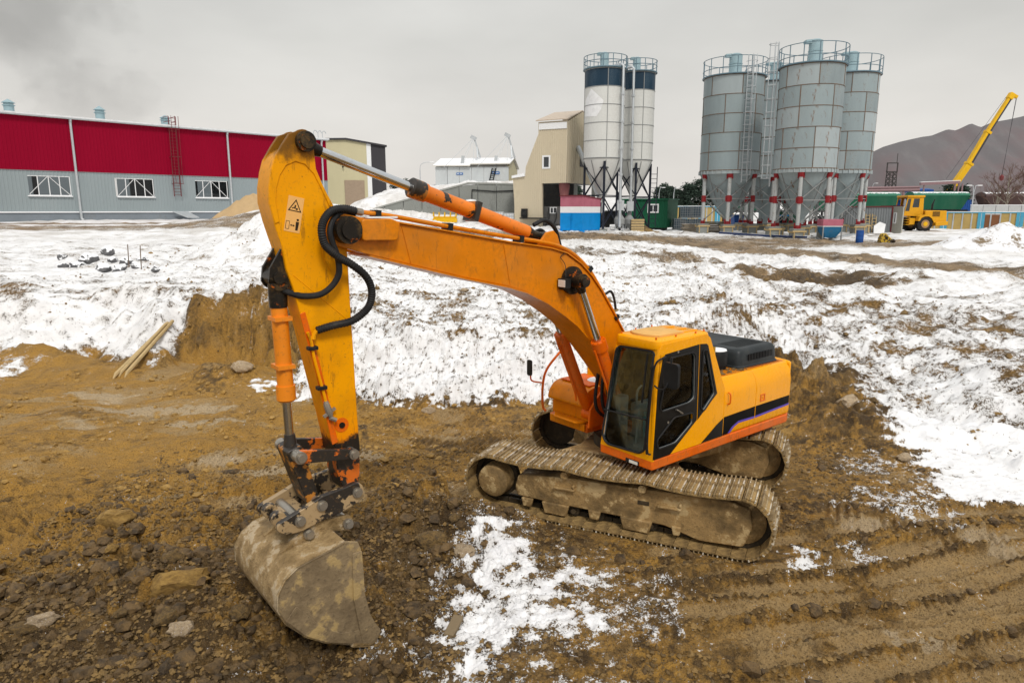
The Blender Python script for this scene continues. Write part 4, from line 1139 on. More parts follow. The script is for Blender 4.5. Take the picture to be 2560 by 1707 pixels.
# --- stick
stick_b = [(5.70, 5.33), (5.78, 5.27), (5.833, 5.20), (5.872, 5.094), (5.906, 4.926), (5.912, 4.774), (5.862, 4.531), (5.80, 4.312), (5.772, 4.089), (5.708, 3.877), (5.664, 3.658), (5.604, 3.397), (5.545, 3.078), (5.468, 2.689), (5.405, 2.393), (5.350, 2.07), (5.315, 1.9)]
stick_f = [(5.02, 1.9), (5.03, 2.125), (5.04, 2.5), (5.05, 3.159), (5.058, 3.47), (5.065, 3.948), (5.07, 4.247), (5.12, 4.52), (5.195, 4.719), (5.275, 4.867), (5.332, 4.984), (5.406, 5.171)]
def stick_material():
    m, nt, b = nodes('stick_paint'); co = N(nt, 'TexCoord').outputs['Object']
    sx = N(nt, 'SeparateXYZ'); nt.links.new(co, sx.inputs[0])
    n0 = noise(nt, co, 1.1, 4, .5); n1 = noise(nt, co, 7, 7, .65); n2 = noise(nt, co, 25, 4, .6)
    c = mixc(nt, rng(nt, n0, .3, .7), (.80, .31, .0), (.90, .37, .0))
    c = mixc(nt, rng(nt, mth(nt, 'ADD', sx.outputs['Z'], mth(nt, 'MULTIPLY', n0, 1.2)), 3.4, 2.5), c, (.80, .21, .0))
    c = mixc(nt, mth(nt, 'MULTIPLY', rng(nt, n2, .55, .72), .3), c, (.32, .15, .02))
    low = rng(nt, mth(nt, 'ADD', sx.outputs['Z'], mth(nt, 'MULTIPLY', n1, .35)), 2.32, 2.22)
    low = mth(nt, 'MULTIPLY', low, rng(nt, noise(nt, co, 5, 6, .6), .66, .58))
    hi = mth(nt, 'MULTIPLY', rng(nt, mth(nt, 'ADD', sx.outputs['Z'], mth(nt, 'MULTIPLY', n1, .35)), 5.32, 5.5), .8)
    c = mixc(nt, mth(nt, 'MAXIMUM', low, hi), c, (.022, .017, .013))
    ns = noise(nt, co, 12, 7, .72, (1, 1, .2)); nk = noise(nt, co, 36, 4, .65); nd = noise(nt, co, 1.6, 5, .6)
    c = mixc(nt, mth(nt, 'MULTIPLY', rng(nt, nd, .48, .68), .30), c, (.40, .17, .005))
    c = mixc(nt, mth(nt, 'MULTIPLY', rng(nt, ns, .57, .66), .5), c, (.22, .09, .012))
    c = mixc(nt, mth(nt, 'MULTIPLY', rng(nt, nk, .66, .70), .8), c, (.05, .03, .018))
    nt.links.new(c, b.inputs['Base Color']); nt.links.new(mth(nt, 'ADD', mth(nt, 'MULTIPLY', n2, .2), .3), b.inputs['Roughness'])
    b.inputs['Specular IOR Level'].default_value = .14
    bump(nt, b, n2, .08, .01)
    return m
M['stick'] = stick_material()
sb = U(); plate(sb, stick_b + stick_f, -.17, .17)
so = sb.build('stick', M['stick'], ex, bevel=.012)
for s in (-1, 1):                      # ear plates run on as a rim round the arched top of the side
    e = U(); plate(e, [(5.20, 4.725), (5.275, 4.867), (5.332, 4.984), (5.39, 5.13), (5.40, 5.30)] + circ(5.51, 5.41, .115, 8, 195, 50)[0:9] + [(5.66, 5.47), (5.745, 5.35), (5.83, 5.215), (5.87, 5.094), (5.904, 4.926), (5.909, 4.774), (5.865, 4.56)]
                   + [(5.815, 4.58), (5.84, 4.78), (5.825, 4.92), (5.78, 5.05), (5.71, 5.15), (5.61, 5.195), (5.51, 5.17), (5.42, 5.08), (5.345, 4.93), (5.26, 4.74)], s * .13, s * .18)
    e.build('stick_ear', M['stick'], so, bevel=.006)
e = U(); e.cyl((5.50, -.24, 5.40), (5.50, .24, 5.40), .105, n=22); e.cyl((5.50, .24, 5.40), (5.50, .275, 5.40), .075, n=20); e.build('pivot_pin', M['grease'], so)
e = U(); e.tube([(5.07, .171, 3.45), (5.70, .171, 4.02)], .005, 5); e.build('weld_seam', M['stick'], so); e = U(); e.tube(crom([(5.28, .171, 4.05), (5.36, .171, 4.25), (5.30, .171, 4.5), (5.22, .171, 4.62)], 5), .010, 5); e.build('weld_seam', M['stick'], so)
e = U()
for s in (-1, 1): plate(e, [(5.66, 4.22), (5.80, 4.30), (5.93, 4.10), (5.95, 3.96)] + circ(5.83, 3.98, .12, 8, 0, -150) + [(5.66, 3.75)], s * .105 - .02, s * .105 + .02)
e.cyl((5.84, -.15, 4.0), (5.84, .15, 4.0), .065); e.build('cylinder_bracket', M['grease'], so, bevel=.006)
e = U(); plate(e, [(5.66, 3.60), (5.52, 2.93), (5.44, 2.49), (5.385, 2.15), (5.37, 2.06), (5.30, 2.08), (5.36, 2.45), (5.46, 3.0), (5.60, 3.62)], .171, .186)
e.build('back_flange', M['orange'], so, bevel=.004)
# pipe with clamps and valve on the near face
e = U(); e.tube(crom([(5.60, .215, 3.40), (5.565, .215, 3.30), (5.54, .215, 3.1), (5.46, .215, 2.72), (5.44, .215, 2.62), (5.43, .215, 2.55)], 4), .018, 8); po = e.build('hydraulic_pipe', M['stick'], so)
e = U()
for x, z in ((5.555, 3.22), (5.475, 2.76)): e = U(); e.box((x - .055, .172, z - .02), (x + .055, .25, z + .02)); e.build('pipe_clamp', M['black'], so, bevel=.004)
e = U(); e.tube([(5.435, .215, 2.60), (5.43, .215, 2.56), (5.40, .215, 2.46), (5.385, .22, 2.40)], [.022, .035, .04, .02], 10); e.bar((5.47, .215, 2.42), (5.33, .215, 2.50), .03); e.tube([(5.40, .22, 2.40), (5.33, .23, 2.36)], .025, 8); e.build('valve', M['steel'], so)
e = U(); e.cyl((5.24, .171, 2.27), (5.24, .176, 2.27), .085, n=24); e.build('cover_ring', M['orange'], so)
e = U(); e.cyl((5.24, .1765, 2.27), (5.24, .19, 2.27), .035, n=12); e.build('plug', M['grease'], so)
# warning decal
w = U()
cxx, czz, rot = 5.655, 4.655, R(-12)
def dq(a, b): return (cxx - (a * math.cos(rot) - b * math.sin(rot)), czz + (a * math.sin(rot) * -1 * -1 + b * math.cos(rot)) * 1.0)
def dpl(pts, o, mi_): w.mi = mi_; w.prism(XZ([dq(a, b) for a, b in pts], .1715 + o), (0, .0015, 0))
dpl([(-.085, -.185), (.085, -.185), (.085, .185), (-.085, .185)], 0, 0)
def tri(r, cx0=0., cy0=.075): return [(cx0 + r * math.cos(R(a)), cy0 + r * math.sin(R(a))) for a in (90, 210, 330)]
w.mi = 1; w.holed(XZ([dq(a, b) for a, b in tri(.085)], .1735), [XZ([dq(a, b) for a, b in tri(.066)], .1735)], (0, .0015, 0))
dpl([(-.006, .06), (.006, .06), (.008, .10), (-.008, .10)], .0015, 1); dpl([(-.03, .055), (-.005, .07), (-.01, .08), (-.034, .065)], .0015, 1); dpl([(.01, .05), (.03, .05), (.03, .07), (.01, .07)], .0015, 1)
dpl([(.035, -.16), (.06, -.16), (.065, -.07), (.03, -.07)], .0015, 1); dpl([(.047 + .013 * math.cos(R(a)), -.05 + .013 * math.sin(R(a))) for a in range(0, 360, 40)], .0015, 1)
w.mi = 1; w.holed(XZ([dq(a, b) for a, b in [(-.075, -.16), (-.035, -.16), (-.035, -.075), (-.075, -.075)]], .1735), [XZ([dq(a, b) for a, b in [(-.071, -.156), (-.039, -.156), (-.039, -.079), (-.071, -.079)]], .1735)], (0, .0015, 0))
dpl([(-.028, -.115), (-.012, -.103), (-.012, -.111), (.008, -.111), (.008, -.103), (.024, -.115), (.008, -.127), (.008, -.119), (-.012, -.119), (-.012, -.127)], .0015, 1)
w.build('warning_decal', [M['decal'], M['decalink']], so, smooth=False)
# hoses at the boom tip
def upl(u, v, y):
    r = ray(u, v); P0 = CC + LT * y; c = V(0, 0, CAM_H)
    p = c + r * ((P0 - c).dot(LT) / r.dot(LT)) - CC
    return V(p.dot(FW), y, p.z)
hA = [(889, 528, .25), (860, 522, .27), (831, 527, .31), (812, 546, .35), (804, 574, .38), (810, 607, .38), (824, 625, .37), (850, 645, .36), (879, 661, .36), (914, 690, .35), (929, 724, .33), (925, 759, .31), (908, 782, .29), (877, 803, .27), (831, 814, .25), (792, 826, .23)]
hB = [(885, 537, .18), (850, 533, .24), (833, 550, .30), (825, 578, .33), (831, 607, .34), (843, 640, .33), (848, 677, .31), (839, 703, .29), (818, 726, .27), (793, 738, .24), (755, 740, .20), (728, 733, .12), (705, 725, .08)]
for nm, h, r_ in (('ribbed_hose', hA, .042), ('plain_hose', hB, .034)):
    pts = crom([upl(*q) for q in h], 12 if nm == 'ribbed_hose' else 7)
    m_ = U(); m_.tube(pts, [r_ * (1 + (.09 if i % 2 else -.04) * (nm == 'ribbed_hose')) for i in range(len(pts))], 10); m_.build(nm, M['rubber'], so)
e = U(); e.tube([upl(889, 528, .25), upl(905, 531, .24)], .04, 10); e.build('hose_fitting', M['steel'], so); e = U(); e.tube([upl(792, 826, .23), upl(785, 836, .22), upl(783, 848, .22)], .025, 8); e.build('hose_fitting', M['stick'], so); e = U(); e.tube([upl(728, 733, .12), upl(703, 724, .08)], .02, 8); e.build('hose_fitting', M['steel'], so)

# --- bucket cylinder, links
b0, b1, b2, b3 = V(5.84, 0, 4.0), V(5.82, 0, 3.72), V(5.80, 0, 2.62), V(5.79, 0, 2.035)
bc = U(); bc.tube([b1, b1 + (b2 - b1) * .001, b2 + V(0, 0, .18), b2 + V(0, 0, .179), b2 + V(0, 0, .02), b2], [.07, .088, .088, .105, .105, .085], 20)
for z in (3.55, 3.02): bc.obox((5.812, 0, z), (.095, 0, 0), (0, .115, 0), (0, 0, .022))
bco = bc.build('bucket_cylinder', burnt('cylinder_orange', (.80, .24, .006), amt=-.4), ex)
e = U(); e.tube([b0, b1 + V(0, 0, .06), b1 - V(0, 0, .05)], [.08, .10, .095], 16); e.cyl(b0 - V(0, .085, 0), b0 + V(0, .085, 0), .105); e.build('cap_end', M['grease'], bco)
e = U(); e.tube([b2 + V(0, 0, .01), b3], .05, 16); e.build('rod', M['chrome'], bco)
e = U(); e.tube([b3 + V(0, 0, .2), b3], [.058, .085], 12); e.cyl(b3 - V(0, .12, 0), b3 + V(0, .12, 0), .085); e.build('rod_eye', M['burntend'], bco)
M['linkp'] = burnt('link_black_orange', (.60, .13, .008), amt=1.45)
M['grs2'] = M['grease']
lk = U()
for s in (-1, 1):
    c0, c1 = Vector((5.16, 1.93)), Vector((5.79, 2.035)); d = (c1 - c0).normalized(); n_ = Vector((-d.y, d.x))
    poly = [tuple(c0 + n_ * .06), tuple(c0 - d * .06), tuple(c0 - n_ * .06), tuple(c1 - n_ * .075), tuple(c1 + d * .08), tuple(c1 + n_ * .075)]
    plate(lk, rrect(poly, .03), s * .25 - .03, s * .25 + .03)
lko = lk.build('side_link', M['linkp'], ex, bevel=.006)
lk = U(); lk.cyl((5.16, -.31, 1.93), (5.16, .31, 1.93), .06); lk.cyl((5.16, .31, 1.93), (5.16, .34, 1.93), .04); lk.cyl((5.79, -.31, 2.035), (5.79, .31, 2.035), .07); lk.cyl((5.79, .31, 2.035), (5.79, .345, 2.035), .045); lk.build('link_pin', M['pin'], lko)
lk = U()
c0, c1 = Vector((5.79, 2.035)), Vector((5.62, 1.43)); d = (c1 - c0).normalized(); n_ = Vector((-d.y, d.x))
plate(lk, rrect([tuple(c0 + n_ * .09 - d * .08), tuple(c1 + n_ * .075), tuple(c1 + d * .08), tuple(c1 - n_ * .075), tuple(c0 - n_ * .09 - d * .08)], .04), -.17, .17)
lk.build('tipping_link', M['burntend'], ex, bevel=.012)
# stick nose
lk = U(); plate(lk, [(5.30, 1.899), (5.02, 1.899), (5.03, 1.62), (5.07, 1.45), (5.16, 1.40), (5.25, 1.48), (5.31, 1.7)], -.15, .15); lk.build('stick_nose', M['linkp'], so, bevel=.01)
# quick coupler
qc = U()
cpoly = [(5.07, 1.44), (5.09, 1.55), (5.17, 1.60), (5.30, 1.575), (5.45, 1.56), (5.60, 1.54), (5.78, 1.47), (5.95, 1.41), (6.10, 1.36), (6.12, 1.29), (6.02, 1.21), (5.85, 1.20), (5.62, 1.25), (5.35, 1.29), (5.15, 1.35)]
for s in (-1, 1): plate(qc, rrect(cpoly, .03), s * .30 - .035, s * .30 + .035)
qc.box((5.70, -.264, 1.24), (6.02, .264, 1.36)); qc.box((5.30, -.264, 1.30), (5.36, .264, 1.36))
for s in (-.13, .13): qc.cyl((6.03, s - .05, 1.34), (6.03, s + .05, 1.34), .085, n=14)
M['coupler'] = burnt('coupler_scratched', (.36, .25, .13), amt=1.15)
qo = qc.build('quick_coupler', M['coupler'], ex, bevel=.008)
e = U()
for x, z in ((5.165, 1.48), (5.60, 1.44), (5.86, 1.33)): e.cyl((x, -.36, z), (x, .36, z), .062); e.cyl((x, .36, z), (x, .385, z), .042)
e.build('coupler_pin', M['pin'], qo)
# --- bucket
BW = .71
back = [(5.50, 1.12), (5.674, 1.075), (5.85, 1.045), (6.06, 1.0), (6.20, .91), (6.285, .77), (6.30, .59), (6.23, .411), (6.02, .166), (5.80, -.004), (5.49, -.16), (5.22, -.275)]
bk = U()
def shell(mb, line, y0, y1, t):
    ribbon(mb, line, y0, y1, t)
shell(bk, back, -BW, BW, -.028)
M_b = [M['bucketmud'], M['bucketside']]
sidep = back + [(5.13, -.10), (5.19, .0), (5.25, .123), (5.31, .422), (5.315, .734), (5.325, .97), (5.36, 1.07)]
bk.mi = 1
for s in (-1, 1): plate(bk, sidep, s * (BW - .03), s * BW)
bko = bk.build('bucket', M_b, ex, bevel=.008)
for s in (-1, 1):
    e = U()
    plate(e, rrect([(5.13, -.12), (5.20, .02), (5.25, .13), (5.31, .42), (5.316, .74), (5.325, .96), (5.44, .96), (5.45, .40), (5.40, .05), (5.36, -.22), (5.22, -.27)], .02), s * (BW + .001), s * (BW + .02))
    e.build('side_cutter', M['bucketside'], bko, bevel=.006)
for s in (-1, 1):
    e = U(); plate(e, [(6.22, .45), (6.02, .19), (5.80, .02), (5.49, -.135), (5.24, -.245), (5.40, .0), (5.62, .06), (5.85, .24), (6.0, .45), (6.10, .58)], s * (BW + .001), s * (BW + .014))
    e.build('wear_plate', M['bucketside'], bko, bevel=.005)
e = U(); ribbon(e, [(5.50, -.17), (5.22, -.285), (5.14, -.315)], -BW - .02, BW + .02, -.045); e.build('lip', M['bucketmud'], bko)
for k in range(5):
    y = -BW + .09 + k * (2 * BW - .18) / 4
    e = U(); e.add([(5.20, y - .06, -.25), (5.20, y + .06, -.25), (5.18, y - .06, -.34), (5.18, y + .06, -.34), (4.98, y - .035, -.375), (4.98, y + .035, -.375), (4.98, y - .035, -.39), (4.98, y + .035, -.39)], [(0, 1, 5, 4), (2, 3, 7, 6), (0, 2, 6, 4), (1, 3, 7, 5), (4, 5, 7, 6), (0, 1, 3, 2)])
    e.build('tooth', M['steel'], bko, bevel=.006)
for s in (-1, 1):
    e = U(); plate(e, rrect([(6.10, .985), (5.98, 1.06), (5.80, 1.20), (5.66, 1.245), (5.34, 1.21), (5.24, 1.20), (5.20, 1.11), (5.26, 1.02), (5.42, 1.06), (5.56, 1.09), (5.85, 1.04)], .04), s * .26 - .028, s * .26 + .028); e.build('bucket_ear', M['bucketmud'], bko, bevel=.006)
e = U()
for x, z in ((5.285, 1.115), (5.76, 1.135)): e.cyl((x, -.33, z), (x, .33, z), .06); e.cyl((x, .33, z), (x, .37, z), .045, n=6)
e.build('bucket_pin', M['pin'], bko)
# ---------------------------------------------------------------- far hall (red over grey)
def ribbed(name, col, freq=3.2, horiz=None, amount=.3, dirt=(.25, .25, .25), depth=.03, **kw):
    """profiled sheet metal: fine vertical ribs too small to pick apart, as relief"""
    m = coat(name, col, .5, amount=amount, dirt=dirt, scale=.35, var=.06, streak=True, bmp=0, **kw)
    return m

def ribbed_wall(mb, W, a0, a1, z0, z1, o, pitch=.30, d=.035, holes=()):
    """corrugated sheet as real relief between two heights, leaving rectangular openings"""
    cuts = sorted({z0, z1} | {z for h in holes for z in h[2:4]})
    n = max(1, int(round((a1 - a0) / pitch)))
    for zi0, zi1 in zip(cuts[:-1], cuts[1:]):
        for k in range(n):
            b0, b1 = a0 + (a1 - a0) * k / n, a0 + (a1 - a0) * (k + 1) / n
            mid, zm = (b0 + b1) / 2, (zi0 + zi1) / 2
            if any(h[0] < mid < h[1] and h[2] < zm < h[3] for h in holes): continue
            q = (b1 - b0); xs = [(b0, 0), (b0 + q * .55, 0), (b0 + q * .65, d), (b0 + q * .9, d), (b1, 0)]
            vs = [W.pt(a, z, o + e) for a, e in xs for z in (zi0, zi1)]
            mb.add(vs, [(2 * i, 2 * i + 2, 2 * i + 3, 2 * i + 1) for i in range(4)])

M['redsheet'] = ribbed('crimson_sheet', (.25, .001, .02), amount=.15, dirt=(.2, .004, .02), spec=.08)
M['greysheet'] = ribbed('grey_sheet', (.27, .315, .33), amount=.2, dirt=(.3, .31, .31))
M['plinth'] = coat('grey_plinth', (.20, .23, .26), .7, amount=.3, scale=.5)
M['zinc'] = coat('galvanised', (.50, .53, .55), .4, metal=.4, amount=.3, dirt=(.3, .3, .3), scale=2)
M['ventblue'] = coat('vent_pale_blue', (.30, .42, .46), .5, metal=.2, amount=.3)
M['redrail'] = coat('dark_red_steel', (.16, .025, .03), .6, amount=.4)
HP0 = V(-45.216, 62.0, 0); HE = V(.68011, .73311, 0)
HW = Wall(HP0, HP0 + HE * 33)
hz0 = 3.75
hall = thing('industrial_hall', 'long industrial hall with crimson upper wall and grey lower wall', 'hall', HP0 + HE * 14 + V(0, 0, hz0))
A0, A1 = -14.0, 33.0
wins = [(-5.7, -2.25), (1.75, 5.2), (9.15, 12.6), (16.75, 20.3)]
holes = [(a, b, 6.02, 7.80) for a, b in wins]
w = MB(); HW.box(w, A0, A1, hz0 - .6, 4.45, -.3, .05); w.build('plinth', M['plinth'], hall)
w = MB(); HW.box(w, A0, A1, 4.452, 4.56, -.2, .17); w.build('ledge', M['snow'], hall, bevel=.02)
w = MB(); ribbed_wall(w, HW, A0, A1, 4.56, 8.235, 0, .30, .03, holes); w.build('lower_wall', M['greysheet'], hall)
w = MB(); ribbed_wall(w, HW, A0, A1, 8.265, 13.0, .02, .30, .03); w.build('upper_wall', M['redsheet'], hall)
w = MB(); HW.box(w, A0, A1, 8.235, 8.262, .0, .07); w.build('flashing', M['greysheet'], hall)
body = MB()
HW.box(body, A0, A1 - .02, hz0 - .5, 5.6, -24.3, -24); HW.box(body, A0, A1 - .02, 9.2, 13.0, -24.3, -24)
for k in range(9): HW.box(body, A0 + 5.4 * k, A0 + 5.4 * k + (3.4 if k != 4 else .5), 5.6, 9.2, -24.25, -24.05)
for a in (A0, A1 - .25): HW.box(body, a, a + .2, hz0 - .5, 13.0, -24, -.32)
body.build('far_walls', M['greysheet'], hall)
w = MB(); HW.box(w, A0, A1, hz0 - .1, hz0 + .05, -24, -.31); w.build('hall_floor', M['concrete'], hall)
w = MB()
c = [HW.pt(A0 - .2, 13.10, .45), HW.pt(A1 + .25, 13.10, .45), HW.pt(A1 + .25, 14.3, -12), HW.pt(A0 - .2, 14.3, -12)]
w.prism(c, (0, 0, .16)); c = [HW.pt(A0 - .2, 14.3, -12), HW.pt(A1 + .25, 14.3, -12), HW.pt(A1 + .25, 13.1, -24.8), HW.pt(A0 - .2, 13.1, -24.8)]; w.prism(c, (0, 0, .16))
w.build('roof', coat('snowy_roof_sheet', (.68, .70, .72), .6, amount=.3, dirt=(.5, .5, .5)), hall)
w = MB(); HW.box(w, A0, A1 + .1, 13.0, 13.10, .0, .42); w.build('gutter', M['zinc'], hall)
for a in (-9.1, 5.75, 20.65, 32.3):
    w = MB(); w.tube(crom([HW.pt(a, 13.02, .30), HW.pt(a, 12.7, .22), HW.pt(a, 12.4, .17), HW.pt(a, 4.9, .17), HW.pt(a, 4.6, .26), HW.pt(a, 3.95, .26), HW.pt(a + .12, 3.78, .36)], 3), .11, 8); w.build('downpipe', M['zinc'], hall)
for a, b in wins:
    f = MB(); t = .06
    HW.poly(f, [(a, 6.02), (b, 6.02), (b, 7.80), (a, 7.80)], -.08, .012, [[(a + t, 6.02 + t), (b - t, 6.02 + t), (b - t, 7.80 - t), (a + t, 7.80 - t)]])
    for k in range(1, 4): HW.box(f, a + (b - a) * k / 4 - .035, a + (b - a) * k / 4 + .035, 6.08, 7.74, -.07, .004)
    fo = f.build('window', M['white'], hall)
    p = MB(); HW.box(p, a + .05, b - .05, 6.07, 7.75, -.055, -.045); p.build('pane', glass('hall_glass', (.5, .55, .58), .8), fo) if a == wins[0][0] else p.build('pane', bpy.data.materials['hall_glass'], fo)
    p = MB(); HW.box(p, a - .05, b + .05, 5.93, 6.018, .0, .20); p.build('sill', M['snow'], fo)
    p = MB(); m_ = (a + b) / 2
    p.bar(HW.pt(a + .1, 6.1, -.10), HW.pt(m_, 7.8, -.10), .13, .05); p.bar(HW.pt(b - .1, 6.1, -.10), HW.pt(m_, 7.8, -.10), .13, .05); p.build('roof_brace', M['white'], fo)
ld = MB()
for a in (14.45, 15.15): ld.bar(HW.pt(a, 6.1, .35), HW.pt(a + .1, 14.1, .35), .06)
k = 6.25
while k < 14: ld.bar(HW.pt(14.46, k, .35), HW.pt(15.2, k, .35), .035); k += .32
for z in (7.4, 10.1, 12.8):
    ld.bar(HW.pt(14.45, z, 0), HW.pt(14.45, z, .95), .05); ld.bar(HW.pt(15.2, z, 0), HW.pt(15.2, z, .95), .05); ld.bar(HW.pt(14.4, z, .95), HW.pt(15.3, z, .95), .05)
for a in (14.5, 14.85, 15.2): ld.bar(HW.pt(a, 7.4, .97), HW.pt(a + .07, 14.1, .97), .035)
for z in (13.6, 14.1): ld.bar(HW.pt(14.5, z, .35), HW.pt(14.5, z, -.9), .05); ld.bar(HW.pt(15.25, z, .35), HW.pt(15.25, z, -.9), .05)
ld.build('wall_ladder', M['redrail'], hall)
for a, h in ((1.9, 1.0), (9.45, 1.15), (15.7, .9)):
    w = MB(); b = HW.pt(a, 13.6, -3.5)
    w.lathe(b, [(.42, -.4), (.42, h * .55), (.52, h * .55 + .01), (.52, h * .62), (.40, h * .63), (.40, h * .8), (.56, h * .81), (.05, h * 1.15)], 14); w.build('roof_vent', M['ventblue'], hall)
w = MB()
for a in (31.6, 32.2, 32.8): w.tube(crom([HW.pt(a, 13.2, -.3), HW.pt(a, 14.0, -.3), HW.pt(a + .3, 14.15, -.3), HW.pt(a + .5, 13.9, -.3)], 4), .05, 6)
w.build('vent_pipe', M['zinc'], hall)
w = MB(); c0 = HW.loc(428, 531)[0]
w.prism([HW.pt(c0, 4.5, .4), HW.pt(c0 + 1.0, 3.9, 1.6), HW.pt(c0 + 2.2, 3.9, 1.6), HW.pt(c0 + 1.6, 4.5, .4)], (0, 0, .05)); tag(w.build('leaning_board', M['zinc'], None), 'grey board leaning askew on the foot of the crimson hall', 'board')

# ---------------------------------------------------------------- cream hall with dark end behind
BW_ = Wall(at(790, 400, 100), at(990, 400, 104))
g = lambda u, v: BW_.loc(u, v)
bz = 3.6
bl = thing('cream_hall', 'cream hall with white strip and charcoal end beyond the crimson hall', 'hall', BW_.pt(g(880, 400)[0], bz))
M['cream'] = ribbed('cream_sheet', (.52, .47, .30), amount=.2, dirt=(.42, .38, .26))
M['charcoal'] = ribbed('charcoal_sheet', (.045, .043, .048), amount=.2, dirt=(.1, .1, .1))
def quadp(W, pts, o0, o1): m = MB(); W.poly(m, [W.loc(*p) for p in pts], o0, o1); return m
a0, a1, a2, a3, a4 = [g(u, 400)[0] for u in (775, 866, 917, 928, 964)]
zt = [g(*q)[1] for q in ((800, 352), (866, 350), (917, 359), (928, 361), (964, 368))]
m_ = MB(); BW_.poly(m_, [(a0, bz), (a2, bz), (a2, zt[2]), (a1, zt[1]), (a0, zt[0])], -30, 0); m_.build('cream_wall', M['cream'], bl)
m_ = MB(); BW_.poly(m_, [(a2, bz), (a3, bz), (a3, zt[3]), (a2, zt[2])], -30, .02); m_.build('white_strip', M['white'], bl)
m_ = MB(); BW_.poly(m_, [(a3, bz), (a4, bz), (a4, zt[4]), (a3, zt[3])], -30, .01); m_.build('charcoal_wall', M['charcoal'], bl)
m_ = MB(); BW_.poly(m_, [(a0, zt[0]), (a1, zt[1]), (a4 + .2, zt[4]), (a4 + .2, zt[4] + .25), (a1, zt[1] + .25), (a0, zt[0] + .25)], -30.2, .3); m_.build('roof', M['charcoal'], bl)
d0, d1 = g(861, 455)[0], g(911, 455)[0]; m_ = MB(); BW_.box(m_, d0, d1, bz, g(885, 451)[1], .0, .08); m_.build('roller_door', coat('taupe_door', (.33, .25, .18), .6, amount=.2), bl)
m_ = MB(); m_.tube(crom([BW_.pt(g(857, 418)[0], g(857, 418)[1], .05), BW_.pt(g(857, 414)[0], g(857, 414)[1], .6)], 3), .12, 6); m_.build('wall_lamp', M['charcoal'], bl)

# ---------------------------------------------------------------- concrete ramp wall
RWp = Wall(at(840, 500, 60.3), at(1290, 500, 60.3))
g = RWp.loc
top = [g(870, 545), g(960, 517), g(1060, 489), g(1171, 460), g(1230, 461), g(1288, 463)]
rw = thing('ramp_wall', 'weathered grey concrete retaining wall with sloping top beside the cream tower', 'wall', RWp.pt(top[3][0], 3.3))
cuts = [i / 9 for i in range(10)]
ta = np.array(top)
def ztop(a): return float(np.interp(a, ta[:, 0], ta[:, 1]))
for i in range(9):
    x0, x1 = top[0][0] + (top[-1][0] - top[0][0]) * cuts[i] + .02, top[0][0] + (top[-1][0] - top[0][0]) * cuts[i + 1] - .02
    m_ = MB(); RWp.poly(m_, [(x0, 2.7), (x1, 2.7), (x1, ztop(x1)), (x0, ztop(x0))], -.35, .0 if i % 2 else .015); m_.build('concrete_panel', M['concrete'], rw, bevel=.015)
m_ = MB(); RWp.poly(m_, [(a, z + .002) for a, z in top] + [(a, z + .14) for a, z in top[::-1]], -.5, .06); m_.build('coping', coat('snowy_concrete_edge', (.30, .31, .29), .8, amount=.5, snowcap=.3), rw)
m_ = MB(); q0 = g(1180, 515); q1 = g(1180, 475); q2 = g(1235, 479); q3 = g(1288, 477)
m_.tube([RWp.pt(*q0, .1), RWp.pt(*q1, .1), RWp.pt(*q2, .1), RWp.pt(*q3, .1)], .05, 6); m_.build('cable_pipe', M['black'], rw)

# ---------------------------------------------------------------- white aggregate bins
AW = Wall(at(1087, 460, 63.2), at(1272, 460, 62.2))
g = AW.loc
z0 = 6.9
x0, x1 = g(1088, 440)[0], g(1272, 440)[0]
zt0, zt1 = g(1091, 420)[1], g(1272, 417)[1]
ab = thing('aggregate_bin', 'white panelled aggregate bin with snowy roof above the concrete wall', 'bin', AW.pt((x0 + x1) / 2, z0))
M['binwhite'] = coat('bin_grey_white', (.50, .53, .54), .55, amount=.4, dirt=(.38, .38, .37), scale=.6, streak=True)
m_ = MB(); n = 6
for i in range(n):
    a, b = x0 + (x1 - x0) * i / n, x0 + (x1 - x0) * (i + 1) / n
    p = MB(); AW.poly(p, [(a + .02 + (.25 if i == 0 else 0) * 0, z0 - .3), (b - .02, z0 - .3), (b - .02, zt1), (a + .02, zt1)], -.12, 0); p.build('wall_panel', M['binwhite'], ab)
dep = 5.5
ridge = g(1300, 391)[1]
m_ = MB(); m_.prism([AW.pt(x1 - .01, z0 - .4, -.13), AW.pt(x1 - .01, zt1 + .05, -.13), AW.pt(x1 - .01, ridge - .1, -dep / 2), AW.pt(x1 - .01, zt1, -dep), AW.pt(x1 - .01, z0 - .4, -dep)], AW.e * -.15); m_.build('gable_wall', M['cream'], ab)
m_ = MB(); m_.prism([AW.pt(x0 + .16, z0 - .4, -.13), AW.pt(x0 + .16, zt1 + .05, -.13), AW.pt(x0 + .16, ridge - .1, -dep / 2), AW.pt(x0 + .16, zt1, -dep), AW.pt(x0 + .16, z0 - .4, -dep)], AW.e * -.15); m_.build('gable_wall', M['binwhite'], ab)
for k, (a, b) in enumerate(((x0 - .15, (x0 + x1) / 2 - .1), ((x0 + x1) / 2 - .06, x1 + .15))):
    m_ = MB(); dz = .14 * k
    m_.prism([AW.pt(a, zt1 + .06 + dz, .25), AW.pt(b, zt1 + .06 + dz, .25), AW.pt(b, ridge, -dep / 2), AW.pt(a, ridge, -dep / 2)], (0, 0, .10))
    m_.prism([AW.pt(a, zt1 + .06, -dep - .2), AW.pt(b, zt1 + .06, -dep - .2), AW.pt(b, ridge, -dep / 2 - .002), AW.pt(a, ridge, -dep / 2 - .002)], (0, 0, .10)); m_.build('roof', coat('bin_roof_snow', (.62, .60, .55), .7, amount=.3, snowcap=.32), ab) if k == 0 else m_.build('roof', bpy.data.materials['bin_roof_snow'], ab)
M['signblue'] = coat('sign_blue', (.02, .13, .38), .5, amount=.2)
